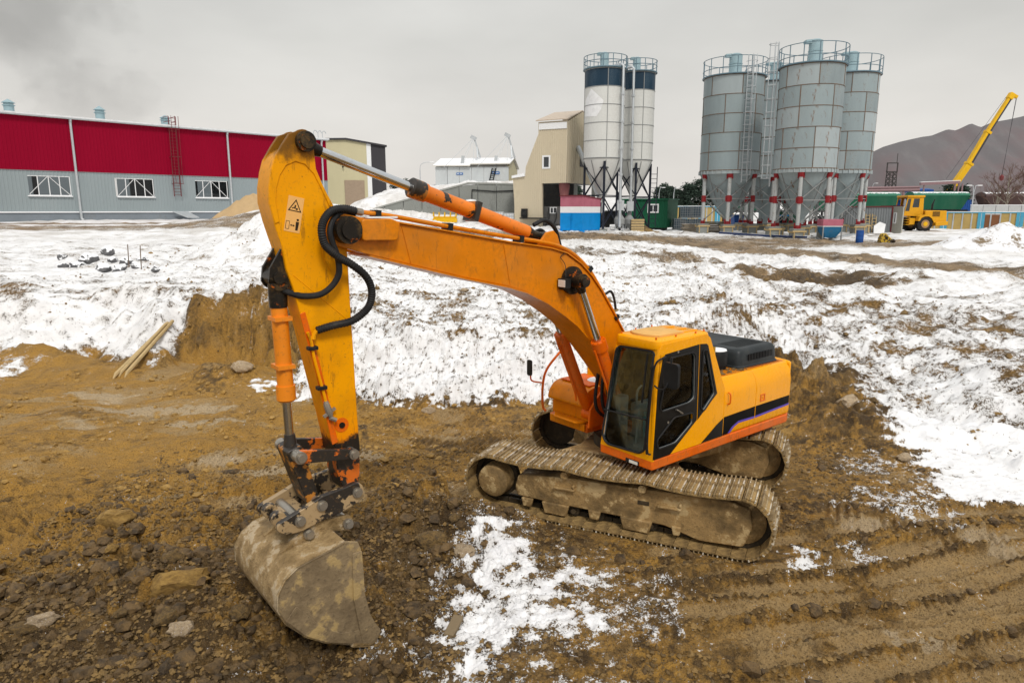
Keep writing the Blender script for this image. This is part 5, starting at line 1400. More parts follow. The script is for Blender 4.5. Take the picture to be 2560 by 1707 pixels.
for u0, u1, v0, v1 in ((1141, 1157.5, 432, 437.5), (1230, 1249, 429, 436)):
    m_ = MB(); (a, zb), (b, zt_) = g(u0, v1), g(u1, v0); AW.box(m_, a, b, zb, zt_, .02, .05); m_.mi = 1
    n = 7
    for k in range(n):
        if k == 3: continue
        c0 = a + (b - a) * (.10 + .8 * k / n); AW.box(m_, c0, c0 + (b - a) * .07, zb + (zt_ - zb) * .3, zb + (zt_ - zb) * .72, .051, .056)
    m_.build('name_sign', [M['signblue'], M['white']], ab)
m_ = MB(); p0, p1 = g(1225, 459), g(1231, 421); p2 = g(1234, 459); p3 = g(1240, 421)
for a, b in ((p0, p1), (p2, p3)): m_.bar(AW.pt(a[0], a[1], .5), AW.pt(b[0], b[1], .1), .07)
for k in range(7):
    t = (k + .5) / 7; m_.bar(AW.pt(p0[0] + (p1[0] - p0[0]) * t, p0[1] + (p1[1] - p0[1]) * t, .5 - .4 * t), AW.pt(p2[0] + (p3[0] - p2[0]) * t, p2[1] + (p3[1] - p2[1]) * t, .5 - .4 * t), .05)
m_.build('access_ladder', M['black'], ab)
for (ut, vt, ub, ul) in ((1185, 344, 1201, 1155), (1270, 338, 1287, 1238)):
    m_ = MB(); dp = 64.6
    tp, f1, f2, f3 = at(ut, vt, dp), at(ub, 395, dp), at(ub - 7, 395, dp - .8), at(ul, 400, dp - 1.2)
    m_.bar(tp, f1, .16); m_.bar(tp + (f1 - tp) * .45, f2, .12); m_.bar(tp + V(-.3, 0, .1), tp + V(.2, 0, -.15), .3)
    mo = m_.build('winch_mast', M['zinc'], ab)
    m_ = MB()
    for q in (f3, f3 + V(.25, 0, 0), at(ul - 45, 418, dp - 2.5), at(ut - 2, 410, dp - 1.5)): m_.tube([tp, q], .018, 5)
    m_.build('cable', M['zinc'], mo)
    m_ = MB(); m_.bar(f3 + V(0, 0, -.6), f3 + V(.1, 0, .35), .28); m_.build('winch', M['zinc'], mo)

# ---------------------------------------------------------------- cream batching tower
TW = Wall(at(1290, 500, 58.2), at(1419, 500, 56.2))
g = TW.loc
M['beige'] = ribbed('beige_sheet', (.57, .50, .37), amount=.3, dirt=(.36, .31, .23))
P = lambda *l: [g(*q) for q in l]
tz = 3.2
tow = thing('batching_tower', 'tall beige metal-clad batching tower with slanted left flank', 'tower', TW.pt(g(1360, 500)[0], tz))
dT = 5.6
front = P((1289, 566), (1282, 445), (1313, 440), (1314, 419), (1346, 335), (1346, 306), (1419, 301), (1415, 457), (1355, 459), (1355, 566))
wn_ = P((1358, 420), (1374, 419), (1374, 391), (1358, 391))
m_ = MB(); TW.poly(m_, front, -.25, 0, [wn_]); m_.build('front_wall', M['beige'], tow)
m_ = MB()                                # sheet joints
nj = 26
for k in range(1, nj):
    a = front[1][0] + (front[6][0] - front[1][0]) * k / nj
    us = [(q[0], q[1]) for q in front]
    zl = np.interp(a, [front[1][0], front[2][0], front[3][0] + .01, front[4][0], front[5][0] + .01, front[6][0]], [front[1][1], front[2][1], front[3][1], front[4][1], front[5][1], front[6][1]])
    zb = tz - .3 if a < front[8][0] else front[7][1]
    if wn_[0][0] - .1 < a < wn_[1][0] + .1:
        TW.box(m_, a - .02, a + .02, zb, wn_[0][1] - .1, .001, .03); TW.box(m_, a - .02, a + .02, wn_[2][1] + .1, zl, .001, .03)
    else: TW.box(m_, a - .02, a + .02, zb, zl - .05, .001, .03)
for v in (345, 350): pass
m_.build('sheet_rib', M['beige'], tow)
fr_ = MB(); a0, zb = wn_[0]; a1, zt_ = wn_[2]
TW.poly(fr_, [(a0 - .08, zb - .08), (a1 + .08, zb - .08), (a1 + .08, zt_ + .08), (a0 - .08, zt_ + .08)], -.02, .05, [[(a0 + .05, zb + .05), (a1 - .05, zb + .05), (a1 - .05, zt_ - .05), (a0 + .05, zt_ - .05)]])
fo = fr_.build('window', M['white'], tow); p = MB(); TW.box(p, a0, a1, zb, zt_, -.06, -.03); p.build('pane', M['darkglass'], fo)
m_ = MB(); (a, zb), (b, zt_) = g(1348, 325), g(1418, 305); TW.box(m_, a, b, zb, zt_, .031, .07); m_.build('white_fascia', M['white'], tow)
# right flank (turned towards the silos), roof, back
RX = TW.pt(*front[6]); RB = TW.pt(*front[7])
sd_ = (V(*at(1480, 400, 61.0)) - RX); sd_.z = 0; sdl = 6.2; sd_ = sd_.normalized() * sdl
SW = Wall(RX, RX + sd_)
ztR, zbR = RX.z, RB.z
m_ = MB(); SW.poly(m_, [(0.26, zbR), (sdl, zbR), (sdl, ztR + .3), (sdl * .5, ztR + 1.0), (0.26, ztR)], -.2, 0); m_.build('side_wall', M['beige'], tow)
m_ = MB()
for k in range(1, 16): a = .26 + (sdl - .26) * k / 16; SW.box(m_, a - .02, a + .02, zbR, ztR + (1.0 * a / (sdl * .5) if a < sdl * .5 else 1.0 - .7 * (a - sdl * .5) / (sdl * .5)) - .05, .001, .03)
m_.build('sheet_rib', M['beige'], tow)
m_ = MB(); ql = SW.loc(1449, 417); qh = SW.loc(1455, 396); SW.box(m_, ql[0], ql[0] + 1.0, ql[1], qh[1], .03, .06); m_.build('side_window', M['darkglass'], tow)
LX = TW.pt(*front[5])
m_ = MB(); e0 = V(0, 0, .05)
m_.prism([LX + e0 + TW.n * .2 - TW.e * .15, RX + e0 + TW.n * .2 + TW.e * .1, RX + sd_ * .5 + V(0, 0, 1.05), LX + sd_ * .5 + V(0, 0, 1.05)], (0, 0, .08))
m_.prism([LX + sd_ * .5 + V(0, 0, 1.05) , RX + sd_ * .5 + V(0, 0, 1.05), RX + sd_ + V(0, 0, .4), LX + sd_ + V(0, 0, .4)], (0, 0, .08)); m_.build('roof', coat('tower_roof', (.50, .42, .34), .6, amount=.3), tow)
m_ = MB(); A_ = TW.pt(front[4][0], zbR); B_ = TW.pt(front[7][0], zbR)
m_.prism([A_ - TW.n * .26, B_ - TW.n * .26, B_ + sd_, A_ + sd_], (0, 0, .2)); m_.build('overhang_floor', M['concrete'], tow)
BWL = Wall(LX + sd_ * .98, RX + sd_ * .98); m_ = MB(); m_.prism([V(LX.x, LX.y, zbR) + sd_ * .97, V(RX.x, RX.y, zbR) + sd_ * .97, RX + sd_ * .97, LX + sd_ * .97], sd_.normalized() * .15); m_.build('back_wall', M['beige'], tow)
# dark bay below
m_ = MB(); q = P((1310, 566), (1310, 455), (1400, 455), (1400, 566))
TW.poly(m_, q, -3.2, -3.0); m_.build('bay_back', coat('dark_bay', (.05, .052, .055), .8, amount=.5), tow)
m_ = MB(); TW.poly(m_, P((1351, 561), (1351, 516), (1398, 516), (1398, 561)), -.9, -.7, [P((1368, 533), (1383.5, 533), (1383.5, 519), (1368, 519))]); m_.build('lower_screen', coat('grey_screen', (.10, .10, .10), .8, amount=.5), tow)
m_ = MB(); TW.poly(m_, P((1367, 534), (1384.5, 534), (1384.5, 518), (1367, 518)), -.69, -.64, [P((1369, 532.5), (1375, 532.5), (1375, 519.5), (1369, 519.5)), P((1376.5, 532.5), (1383, 532.5), (1383, 519.5), (1376.5, 519.5))]); fo = m_.build('window', M['white'], tow)
m_ = MB(); TW.poly(m_, P((1368, 533), (1383.5, 533), (1383.5, 519), (1368, 519)), -.75, -.73); m_.build('pane', M['darkglass'], fo)
m_ = MB()
for u0 in (1352, 1370): m_.tube(crom([TW.pt(*g(u0 + 14, 520), -.5), TW.pt(*g(u0 + 16, 545), -.4), TW.pt(*g(u0 + 10, 560), -.3), TW.pt(*g(u0 + 2, 562), -.2)], 5), .05, 6)
m_.build('hanging_hose', M['rubber'], tow)
m_ = MB(); m_.tube([SW.pt(*SW.loc(1442, 368), .1), at(1498, 492, 55.5)], .20, 10); m_.build('screw_conveyor', M['zinc'], tow)
m_ = MB(); TW.poly(m_, P((1281, 446), (1281, 440), (1313, 433), (1313, 441)), -2.5, .15); m_.build('lean_to_roof', M['snow'], tow)
m_ = MB(); a, z = g(1306, 522); TW.box(m_, a, a + .5, z - .7, z, .031, .25); a, z = g(1306, 544); TW.box(m_, a, a + 2.2, z - .1, z, .031, .6); m_.build('wall_box', M['black'], tow)
for a_, nm in ((1292, 'tower_leg'), (1352, 'tower_leg')):
    pass
for f_ in (.3, .95):
    q = RX + sd_ * f_; q2 = V(q.x, q.y, zg(q.x, q.y) - .2); m_ = MB(); m_.bar(q2, V(q.x, q.y, zbR) - V(0, 0, .0), .3); m_.build('tower_leg', M['concrete'], tow)
m_ = MB(); hp_ = at(1411, 465, 57.5); m_.lathe((hp_.x, hp_.y, 0), [(.2, zbR - 1.9), (.3, zbR - 1.3), (.45, zbR - .3), (.45, zbR)], 12); m_.build('discharge_hopper', coat('pink_grey', (.33, .13, .13), .7, amount=.5), tow)

# ---------------------------------------------------------------- silos
def rings(c, r, z, h, n=32): return [(r, z), (r, z + h)]
plate_cache = {}
def plate_mesh(r, h, arc, mat_, t=.02):
    key = (round(r, 3), round(h, 3), round(arc, 4), mat_.name)
    if key not in plate_cache:
        n = 12; vs = []
        for k in range(n + 1):
            a = arc * (k / n - .5) * .985
            for rr, z in ((r - t, .02), (r, .02), (r, h - .02), (r - t, h - .02)): vs.append((rr * math.cos(a), rr * math.sin(a), z))
        fs = [(4 * k + j, 4 * k + (j + 1) % 4, 4 * k + 4 + (j + 1) % 4, 4 * k + 4 + j) for k in range(n) for j in range(4)] + [(3, 2, 1, 0), (4 * n, 4 * n + 1, 4 * n + 2, 4 * n + 3)]
        plate_cache[key] = MB().add(vs, fs).mesh('silo_plate', mat_)
    return plate_cache[key]

def ringtube(mb, c, r, z, t, n=40, a0=0, a1=2 * math.pi):
    pts = [(c[0] + r * math.cos(a0 + (a1 - a0) * k / n), c[1] + r * math.sin(a0 + (a1 - a0) * k / n), z) for k in range(n + 1)]
    mb.tube(pts, t, 5, caps=False)

def railing(s, c, r, z, m, name='top_railing', h=1.3, n=14):
    mb = MB()
    for q in (.55, h): ringtube(mb, c, r, z + q, .028)
    ringtube(mb, c, r, z + .06, .06)
    for k in range(n):
        a = 2 * math.pi * k / n
        mb.bar((c[0] + r * math.cos(a), c[1] + r * math.sin(a), z), (c[0] + r * math.cos(a), c[1] + r * math.sin(a), z + h), .05)
    mb.build(name, m, s)

M['silogrey'] = coat('grey_silo_plate', (.275, .33, .345), .5, metal=.05, amount=.35, dirt=(.22, .20, .17), scale=.9, var=.10, streak=True, rust=((.17, .10, .06), .1))
M['silogrey2'] = coat('paler_silo_plate', (.34, .39, .405), .5, metal=.05, amount=.3, dirt=(.26, .24, .21), scale=.9, var=.10, streak=True, rust=((.19, .11, .065), .1))
M['silodark'] = coat('dull_silo_plate', (.24, .285, .298), .55, metal=.05, amount=.5, dirt=(.20, .17, .13), scale=1.1, var=.14, streak=True, rust=((.18, .085, .04), .25))
M['silowhite'] = coat('white_silo_plate', (.60, .61, .59), .5, amount=.35, dirt=(.42, .41, .38), scale=.9, var=.06, streak=True, rust=((.20, .12, .07), -.55))
M['silonavy'] = coat('navy_silo_plate', (.012, .035, .062), .45, amount=.35, dirt=(.08, .11, .13), scale=1.2, var=.2, streak=True)
M['seam'] = coat('rusty_seam', (.16, .12, .09), .8, amount=.7, dirt=(.16, .06, .02), scale=3, var=.3)
M['railblue'] = coat('blue_grey_rail', (.12, .19, .235), .5, amount=.4)
M['legwhite'] = coat('chipped_white_leg', (.42, .44, .44), .55, amount=.7, dirt=(.20, .17, .13), scale=1.5, rust=((.16, .06, .03), -.1))
M['gusset'] = coat('red_primer', (.24, .018, .022), .6, amount=.5, dirt=(.12, .03, .02), scale=3)
M['brace'] = coat('grey_brace', (.26, .27, .27), .55, amount=.5, dirt=(.12, .10, .08), scale=2)
M['navysteel'] = coat('navy_steel', (.014, .018, .030), .5, amount=.4, dirt=(.06, .06, .06), scale=2)

def silo(label, u, Y, vtop, vrim, vbase, wpx, kind, rot0, group, leg_rot):
    r = wpx / 2 * Y / 1700 * math.cos(math.atan((u - 1280) / 1700))
    c = at(u, vrim, Y); ztop, zrim = at(u, vtop, Y - r).z, at(u, vrim, Y - r).z
    zb = zg(c.x, c.y)
    s = thing('silo', label, 'silo', (c.x, c.y, zb), group)
    o = V(c.x, c.y, 0)
    nr = 5; hh = (ztop - zrim) / nr
    grey = kind == 'grey'
    rnd = random.Random(int(u))
    npl = 6 if grey else 4
    for i in range(nr):
        off = rot0 + (.5 if (grey and (i // 2) % 2) else 0) * 2 * math.pi / npl
        for k in range(npl):
            mt = rnd.choice([M['silogrey'], M['silogrey'], M['silogrey2'], M['silodark']]) if grey else (M['silonavy'] if i == nr - 1 else M['silowhite'])
            inst('silo_plate', plate_mesh(r, hh, 2 * math.pi / npl, mt), s, (0, 0, zrim - zb + i * hh), (0, 0, off + 2 * math.pi * (k + .5) / npl))
    m_ = MB()
    m_.lathe(o, [(r - .05, zrim), (r - .05, ztop)], 40)
    m_.build('inner_shell', M['seam'], s)
    m_ = MB()
    for i in range(nr + 1): ringtube(m_, o, r + .005, zrim + i * hh, .045 if i in (0, nr) else .03)
    for i in range(nr):
        off = rot0 + (.5 if (grey and (i // 2) % 2) else 0) * 2 * math.pi / npl
        for k in range(npl):
            a = off + 2 * math.pi * k / npl; p = o + V(math.cos(a) * (r + .004), math.sin(a) * (r + .004), 0)
            m_.bar(p + V(0, 0, zrim + i * hh + .03), p + V(0, 0, zrim + (i + 1) * hh - .03), .05)
    m_.build('seam_flange', M['seam'] if grey else M['brace'], s)
    m_ = MB(); m_.lathe(o, [(r - .02, ztop + .02), (r * .5, ztop + .22), (.35, ztop + .3)], 32); m_.build('roof_plate', coat('silo_roof', (.55, .57, .58), .6, amount=.3, snowcap=.25) if 'silo_roof' not in bpy.data.materials else bpy.data.materials['silo_roof'], s)
    railing(s, o, r + .10, ztop, M['railblue'], h=1.35 if grey else .95); fh = 1.0 if grey else .68
    fo = V(c.x - r * .10, c.y - r * .35, 0); fr = r * .21
    m_ = MB(); m_.lathe(fo, [(fr, ztop + .1), (fr, ztop + .95 * fh), (fr * 1.08, ztop + .96 * fh), (fr * 1.08, ztop + 1.0 * fh), (fr, ztop + 1.01 * fh), (fr, ztop + 1.65 * fh), (fr * 1.06, ztop + 1.66 * fh), (fr * .6, ztop + 1.78 * fh)], 20)
    m_.prism([fo + V(-fr * 1.7, -.25, ztop + 1.5 * fh), fo + V(-fr * .8, -.25, ztop + 1.5 * fh), fo + V(-fr * .8, -.25, ztop + 1.74 * fh), fo + V(-fr * 1.7, -.25, ztop + 1.7 * fh)], (0, .5, 0))
    m_.build('dust_filter', M['ventblue'], s)
    zc = zrim - (r * 1.62 if grey else r * 1.9); rl = r * .93
    m_ = MB(); m_.lathe(o, [(r - .03, zrim - .02), (r * .98, zrim - .14), (r * .48, zrim + (zc - zrim) * .66), (r * .46, zrim + (zc - zrim) * .68), (.22, zc), (.20, zc - .4)], 36); 
    m_.build('cone', M['silogrey'] if grey else M['silowhite'], s)
    m_ = MB(); n = 8
    for k in range(n):
        a = rot0 + 2 * math.pi * k / n; d = V(math.cos(a), math.sin(a), 0)
        m_.bar(o + d * (r * .985) + V(0, 0, zrim - .16), o + d * (r * .49) + V(0, 0, zrim + (zc - zrim) * .66), .05)
    m_.build('cone_seam', M['brace'], s)
    if grey:
        m_ = MB(); m_.lathe(o, [(r + .02, zrim - .28), (r + .02, zrim - .03)], 40)
        for k in range(36):
            a = 2 * math.pi * k / 36; d = V(math.cos(a), math.sin(a), 0); m_.bar(o + d * (r + .05) + V(0, 0, zrim - .28), o + d * (r + .05) + V(0, 0, zrim - .02), .06)
        m_.build('ring_beam', M['silogrey2'], s)
    nl = 6 if grey else 4; ft_ = .75 if grey else .0
    lm = M['legwhite'] if grey else M['navysteel']; lr = r * (.062 if grey else .055)
    legs = []
    for k in range(nl):
        a = leg_rot + 2 * math.pi * k / nl; d = V(math.cos(a), math.sin(a), 0)
        p = o + d * rl; gz = zg(p.x, p.y); legs.append((p, gz))
        z0_ = gz + ft_
        m_ = MB()
        if grey: m_.cyl(p + V(0, 0, z0_ + .02), p + V(0, 0, zrim - .30), lr, n=12)
        else: m_.bar(p + V(0, 0, z0_ - .1), p + V(0, 0, zrim - .25), lr * 2)
        lo = m_.build('leg', lm, s)
        if grey:
            zm = (z0_ + zrim) / 2 - .1; t_ = V(-d.y, d.x, 0)
            for zz, za_, zb2, r1_, r2_ in ((z0_ + .2, z0_, z0_ + .24, 1.2, 1.2), (zm, zm - .26, zm + .26, 1.25, 1.25), (zrim - .48, zrim - .6, zrim - .285, 1.25, 1.7)):
                m_ = MB(); m_.cyl(p + V(0, 0, za_), p + V(0, 0, zb2), lr * r1_, lr * r2_, n=10); m_.obox(p + V(0, 0, zz), t_ * lr * 1.75, d * .02, V(0, 0, .2)); m_.build('gusset', M['gusset'], lo)
            m_ = MB(); m_.box((p.x - .42, p.y - .42, gz - .25), (p.x + .42, p.y + .42, gz + ft_ - .002)); m_.build('footing', M['concrete'], s, bevel=.02)
            m_ = MB()
            for sx in (-1, 1):
                m_.box((p.x - .5, p.y + sx * .46 - .03, gz + .5), (p.x + .5, p.y + sx * .46 + .03, gz + .62)); m_.box((p.x + sx * .46 - .03, p.y - .42, gz + .45), (p.x + sx * .46 + .03, p.y + .42, gz + .55))
            m_.box((p.x - .40, p.y - .47, gz), (p.x - .33, p.y - .42, gz + .6)); m_.box((p.x + .30, p.y - .47, gz), (p.x + .37, p.y - .42, gz + .6)); m_.build('formwork', M['wood'], s)
        else:
            m_ = MB(); m_.box((p.x - .3, p.y - .3, gz - .25), (p.x + .3, p.y + .3, gz + .06)); m_.build('footing', M['concrete'], s)
    for k in range(nl):
        (p, g0), (q, g1) = legs[k], legs[(k + 1) % nl]
        za, zb_ = g0 + ft_ + .25, zrim - .5; zm = (g0 + ft_ + zrim) / 2 - .1
        m_ = MB(); t = .09 if grey else .10
        inn = (o - (p + q) / 2); inn.z = 0; inn = inn.normalized() * (lr + .03)
        lv = [(za, zm), (zm, zb_)] if grey else [(za, za + (zb_ - za) * .5), (za + (zb_ - za) * .5, zb_)]
        for j, (l0, l1) in enumerate(lv):
            m_.bar(p + V(0, 0, l0), q + V(0, 0, l1), t, .05); m_.bar(p + V(0, 0, l1) + inn * .6, q + V(0, 0, l0) + inn * .6, t, .05)
        m_.bar(p + V(0, 0, zm) - inn * .3, q + V(0, 0, zm) - inn * .3, t, .07)
        if not grey: m_.bar(p + V(0, 0, zb_ - .2) - inn * .3, q + V(0, 0, zb_ - .2) - inn * .3, t, .07)
        m_.build('brace', M['brace'] if grey else M['navysteel'], s)
    return s, o, r, zrim, ztop, zb

GSG = 'grey steel silos'
S1 = silo('grey steel silo at the left front with caged ladder on its right side', 1823, 58.5, 184, 425, 580, 146, 'grey', .5, None, R(-90 - 15))
S3 = silo('widest and nearest grey steel silo, tallest of the four', 2012, 52.0, 155, 420, 586, 158, 'grey', .35, None, R(-90 - 28))
S2 = silo('grey silo at the back, mostly hidden between the two front silos', 1921, 64.0, 201, 434, 570, 140, 'grey', .9, None, R(-90 - 8))
S4 = silo('rightmost grey silo, partly hidden behind the widest one', 2102, 58.0, 180, 424, 578, 148, 'grey', .2, None, R(-90 - 35))
W1 = silo('front white silo with navy band at the top', 1508, 54.0, 168, 394, 569, 96, 'white', -1.55, None, R(-93))
W2 = silo('rear white silo with navy band, right of its twin', 1586, 57.5, 178, 399, 569, 87, 'white', -1.35, None, R(-93))

def cage_ladder(s, o, r, ang, z0, z1, over, mt, name='caged_ladder'):
    d = V(math.cos(ang), math.sin(ang), 0); t = V(-d.y, d.x, 0); m_ = MB()
    for q in (-.24, .24): m_.bar(o + d * (r + .18) + t * q + V(0, 0, z0), o + d * (r + .18) + t * q + V(0, 0, z1 + over), .06)
    z = z0 + .2
    while z < z1 + over * .5: m_.bar(o + d * (r + .18) - t * .24 + V(0, 0, z), o + d * (r + .18) + t * .24 + V(0, 0, z), .035); z += .33
    for a in (-1, -.33, .33, 1):
        p = o + d * (r + .18 + .62 * math.cos(a * 1.2)) + t * .38 * math.sin(a * 1.3); m_.bar(p + V(0, 0, z0 + .6), p + V(0, 0, z1 + over), .035)
    z = z0 + .6
    while z < z1 + over:
        m_.tube([o + d * (r + .18 + .66 * math.sin(a)) + t * .40 * math.cos(a) + V(0, 0, z) for a in [math.pi * k / 8 for k in range(9)]], .025, 5); z += .95
    m_.build(name, mt, s)
cage_ladder(S1[0], S1[1], S1[2], R(-80), S1[3] - 1.0, S1[4], 1.3, M['zinc'])
cage_ladder(S3[0], S3[1], S3[2], R(-196), S3[3] - 1.2, S3[4], 1.9, M['zinc'])
for sx, (uu, vt, Yd) in ((W1, (1559, 165, 52.6)), (W2, (1585, 172, 55.6))):
    tp = at(uu, vt, Yd); bt = at(uu - 10, 556, Yd); m_ = MB()
    pts = [tp + V(-.5, .9, .2), tp + V(-.1, .1, .15), tp, V(bt.x, bt.y, zg(bt.x, bt.y) + .3)]
    m_.tube(pts, .10, 8)
    for k in range(1, 6):
        z = pts[2].z + (pts[3].z - pts[2].z) * k / 6; q = pts[2] + (pts[3] - pts[2]) * (k / 6); m_.cyl(q - V(0, 0, .08), q + V(0, 0, .08), .15, n=8)
    m_.build('filling_pipe', M['zinc'], sx[0])
m_ = MB()
for k in (0, 1): 
    q = W2[1] + V(W2[2] * .95, -.2, 0); m_.bar(V(q.x + k * .5, q.y, W2[5] + .3), V(q.x + k * .5, q.y, W2[3] - .5), .06)
for k in range(12): z = W2[5] + .6 + k * .36; m_.bar(V(q.x, q.y, z), V(q.x + .5, q.y, z), .04)
m_.build('leg_ladder', M['navysteel'], W2[0])
# pale patch covering a blanked-out area on the front white silo
m_ = MB(); o, r = W1[1], W1[2]
def cyl_pt(u, v):
    rr = ray(u, v); c = V(0, 0, CAM_H); a = rr.x ** 2 + rr.y ** 2; d = c - V(o.x, o.y, 0); b = 2 * (rr.x * d.x + rr.y * d.y); cc = d.x ** 2 + d.y ** 2 - (r + .008) ** 2
    t = (-b - math.sqrt(max(0, b * b - 4 * a * cc))) / (2 * a); return c + rr * t
patch = [(1478, 222), (1509, 251), (1502, 275), (1491, 291), (1463, 292), (1464, 250)]
cen = (1483, 262); n = 8; vs = []; fs = []
for i in range(6):
    a_, b_ = patch[i], patch[(i + 1) % 6]
    for j in range(n):
        t0, t1 = j / n, (j + 1) / n
        e0 = (a_[0] + (b_[0] - a_[0]) * t0, a_[1] + (b_[1] - a_[1]) * t0); e1 = (a_[0] + (b_[0] - a_[0]) * t1, a_[1] + (b_[1] - a_[1]) * t1)
        for k in range(n):
            f0, f1 = k / n, (k + 1) / n; base = len(vs)
            for (e_, f_) in ((e0, f0), (e1, f0), (e1, f1), (e0, f1)): vs.append(cyl_pt(cen[0] + (e_[0] - cen[0]) * f_, cen[1] + (e_[1] - cen[1]) * f_))
            fs.append((base, base + 1, base + 2, base + 3))
m_.add(vs, fs); m_.build('pale_patch', coat('pale_patch_grey', (.74, .75, .76), .5, amount=.1), W1[0])
# ---------------------------------------------------------------- kiosk, cabins, shed
def gz_at(p): return zg(p.x, p.y)
M['pink'] = coat('faded_pink', (.42, .13, .18), .55, amount=.4, dirt=(.35, .16, .18), scale=2)
M['skyblue'] = coat('bright_blue_paint', (.0, .23, .60), .45, amount=.3, dirt=(.02, .14, .33), scale=2)
kc, kl, kr = at(1455, 574, 50.6), at(1400, 571, 51.6), at(1500, 572, 52.6)
kz = min(gz_at(kc), gz_at(kl)) - .02
kio = thing('paint_kiosk', 'small steel kiosk in pink, white and blue bands beside the white silos', 'kiosk', (kc.x, kc.y, kz))
kb = kl + kr - kc
zT = kz + 2.62; sc_ = .0
foot_ = [V(kl.x, kl.y, 0), V(kc.x, kc.y, 0), V(kr.x, kr.y, 0), V(kb.x, kb.y, 0)]
def band(z0, z1s, mt, nm, o=0.0):
    m = MB(); cen = sum(foot_, V(0, 0, 0)) / 4
    fp = [p + (p - cen).normalized() * o for p in foot_]
    vs = [p + V(0, 0, z0) for p in fp] + [p + V(0, 0, z) for p, z in zip(fp, z1s)]
    m.add(vs, [(0, 1, 2, 3), (4, 5, 6, 7), (0, 1, 5, 4), (1, 2, 6, 5), (2, 3, 7, 6), (3, 0, 4, 7)]); return m.build(nm, mt, kio, bevel=.008)
band(kz + .12, [kz + 1.40] * 4, M['skyblue'], 'blue_band')
band(kz + 1.401, [kz + 1.85] * 4, M['white'], 'white_band', .003)
band(kz + 1.851, [zT, zT, zT - .22, zT - .22], M['pink'], 'pink_band', .0)
m = MB(); cen = sum(foot_, V(0, 0, 0)) / 4; fp = [p + (p - cen).normalized() * .1 for p in foot_]
m.prism([p + V(0, 0, z + .004) for p, z in zip(fp, [zT, zT, zT - .22, zT - .22])], (0, 0, .05)); m.build('roof', M['redrail'], kio)
m = MB()
for p in foot_: m.box((p.x - .18, p.y - .18, kz - .1), (p.x + .18, p.y + .18, kz + .119))
m.build('skid', M['skyblue'], kio)
KW = Wall(kl, kc); m = MB()
for a in (.48, .52): KW.box(m, KW.L * a - .015, KW.L * a + .015, kz + .15, kz + 1.39, .01, .03)
KW.box(m, KW.L * .49, KW.L * .56, kz + .95, kz + 1.05, .03, .07); m.build('door_seam', M['skyblue'], kio)

M['green'] = ribbed('green_sheet', (.008, .095, .045), amount=.25, dirt=(.03, .1, .06))
GW = Wall(at(1556, 554, 66.0), at(1668, 554, 65.0))
g = GW.loc; gz = gz_at(at(1640, 554, 65)); 
gc = thing('green_cabin', 'dark green site cabin with white windows behind the white silos', 'cabin', GW.pt(g(1640, 540)[0], gz))
x0, x1 = g(1556, 540)[0], g(1668, 540)[0]; zt_ = g(1668, 500)[1]
wz = [(1620, 1645, 511.5, 531), (1560, 1568, 512, 530)]
hol = [(g(u0, v1)[0], g(u1, v1)[0], g(u0, v1)[1], g(u0, v0)[1]) for u0, u1, v0, v1 in wz]
m = MB(); ribbed_wall(m, GW, x0, x1, gz + .2, zt_, 0, .22, .03, hol); m.build('front_wall', M['green'], gc)
m = MB(); GW.box(m, x0, x1, gz + .1, zt_, -3.0, -2.9); sdr = V(at(1693, 553, 68).x - GW.pt(x1, 0).x, at(1693, 553, 68).y - GW.pt(x1, 0).y, 0)
m.prism([GW.pt(x1, gz + .2, -.02), GW.pt(x1, gz + .2, -.02) + sdr, GW.pt(x1, zt_, -.02) + sdr, GW.pt(x1, zt_, -.02)], GW.e * -.1); m.box((GW.pt(x0, 0).x, GW.pt(x0, 0).y, gz), (GW.pt(x0, 0).x + .1, GW.pt(x0, 0).y + 2.8, zt_)); m.build('end_wall', M['green'], gc)
m = MB(); m.prism([GW.pt(x0 - .1, zt_ + .01, .15), GW.pt(x1 + .1, zt_ + .01, .15), GW.pt(x1 + .1, zt_ + .01, 0) + sdr * 1.03, GW.pt(x0 - .1, zt_ + .01, -3.1)], (0, 0, .12)); m.build('roof', M['green'], gc)
m = MB(); GW.box(m, x0, x1, gz - .2, gz + .2, -2.8, -.05); m.build('base_frame', M['black'], gc)
for a, b, z0, z1 in hol:
    f = MB(); mid = (a + b) / 2
    GW.poly(f, [(a - .06, z0 - .06), (b + .06, z0 - .06), (b + .06, z1 + .06), (a - .06, z1 + .06)], -.02, .06, [[(a + .07, z0 + .07), (mid - .04, z0 + .07), (mid - .04, z1 - .07), (a + .07, z1 - .07)], [(mid + .04, z0 + .07), (b - .07, z0 + .07), (b - .07, z1 - .07), (mid + .04, z1 - .07)]])
    fo = f.build('window', M['white'], gc); p = MB(); GW.box(p, a, b, z0, z1, -.04, -.025); p.build('pane', M['darkglass'], fo)

SWl = Wall(at(2100, 583, 60.5), at(2229, 583, 59.5)); g = SWl.loc; szz = gz_at(at(2200, 583, 60)) - .05
shd = thing('site_shed', 'low grey corrugated shed with pale end panel and small window', 'shed', SWl.pt(g(2190, 560)[0], szz))
x0, x1 = g(2096, 560)[0], g(2228, 560)[0]; zt_ = g(2200, 518)[1]
m = MB(); ribbed_wall(m, SWl, x0, x1, szz, zt_, 0, .20, .04); m.build('corrugated_wall', ribbed('shed_sheet', (.20, .215, .225), amount=.4, dirt=(.14, .13, .12)), shd)
e0 = at(2252, 583, 58.3); pe = SWl.pt(x1, 0); m = MB(); EW = Wall((pe.x, pe.y), (e0.x, e0.y))
EW.box(m, .02, EW.L, szz, zt_ + .05, -.1, 0); m.build('end_panel', coat('pale_panel', (.40, .39, .34), .7, amount=.4), shd)
m = MB(); q0, q1 = EW.loc(2233, 559), EW.loc(2243, 531)
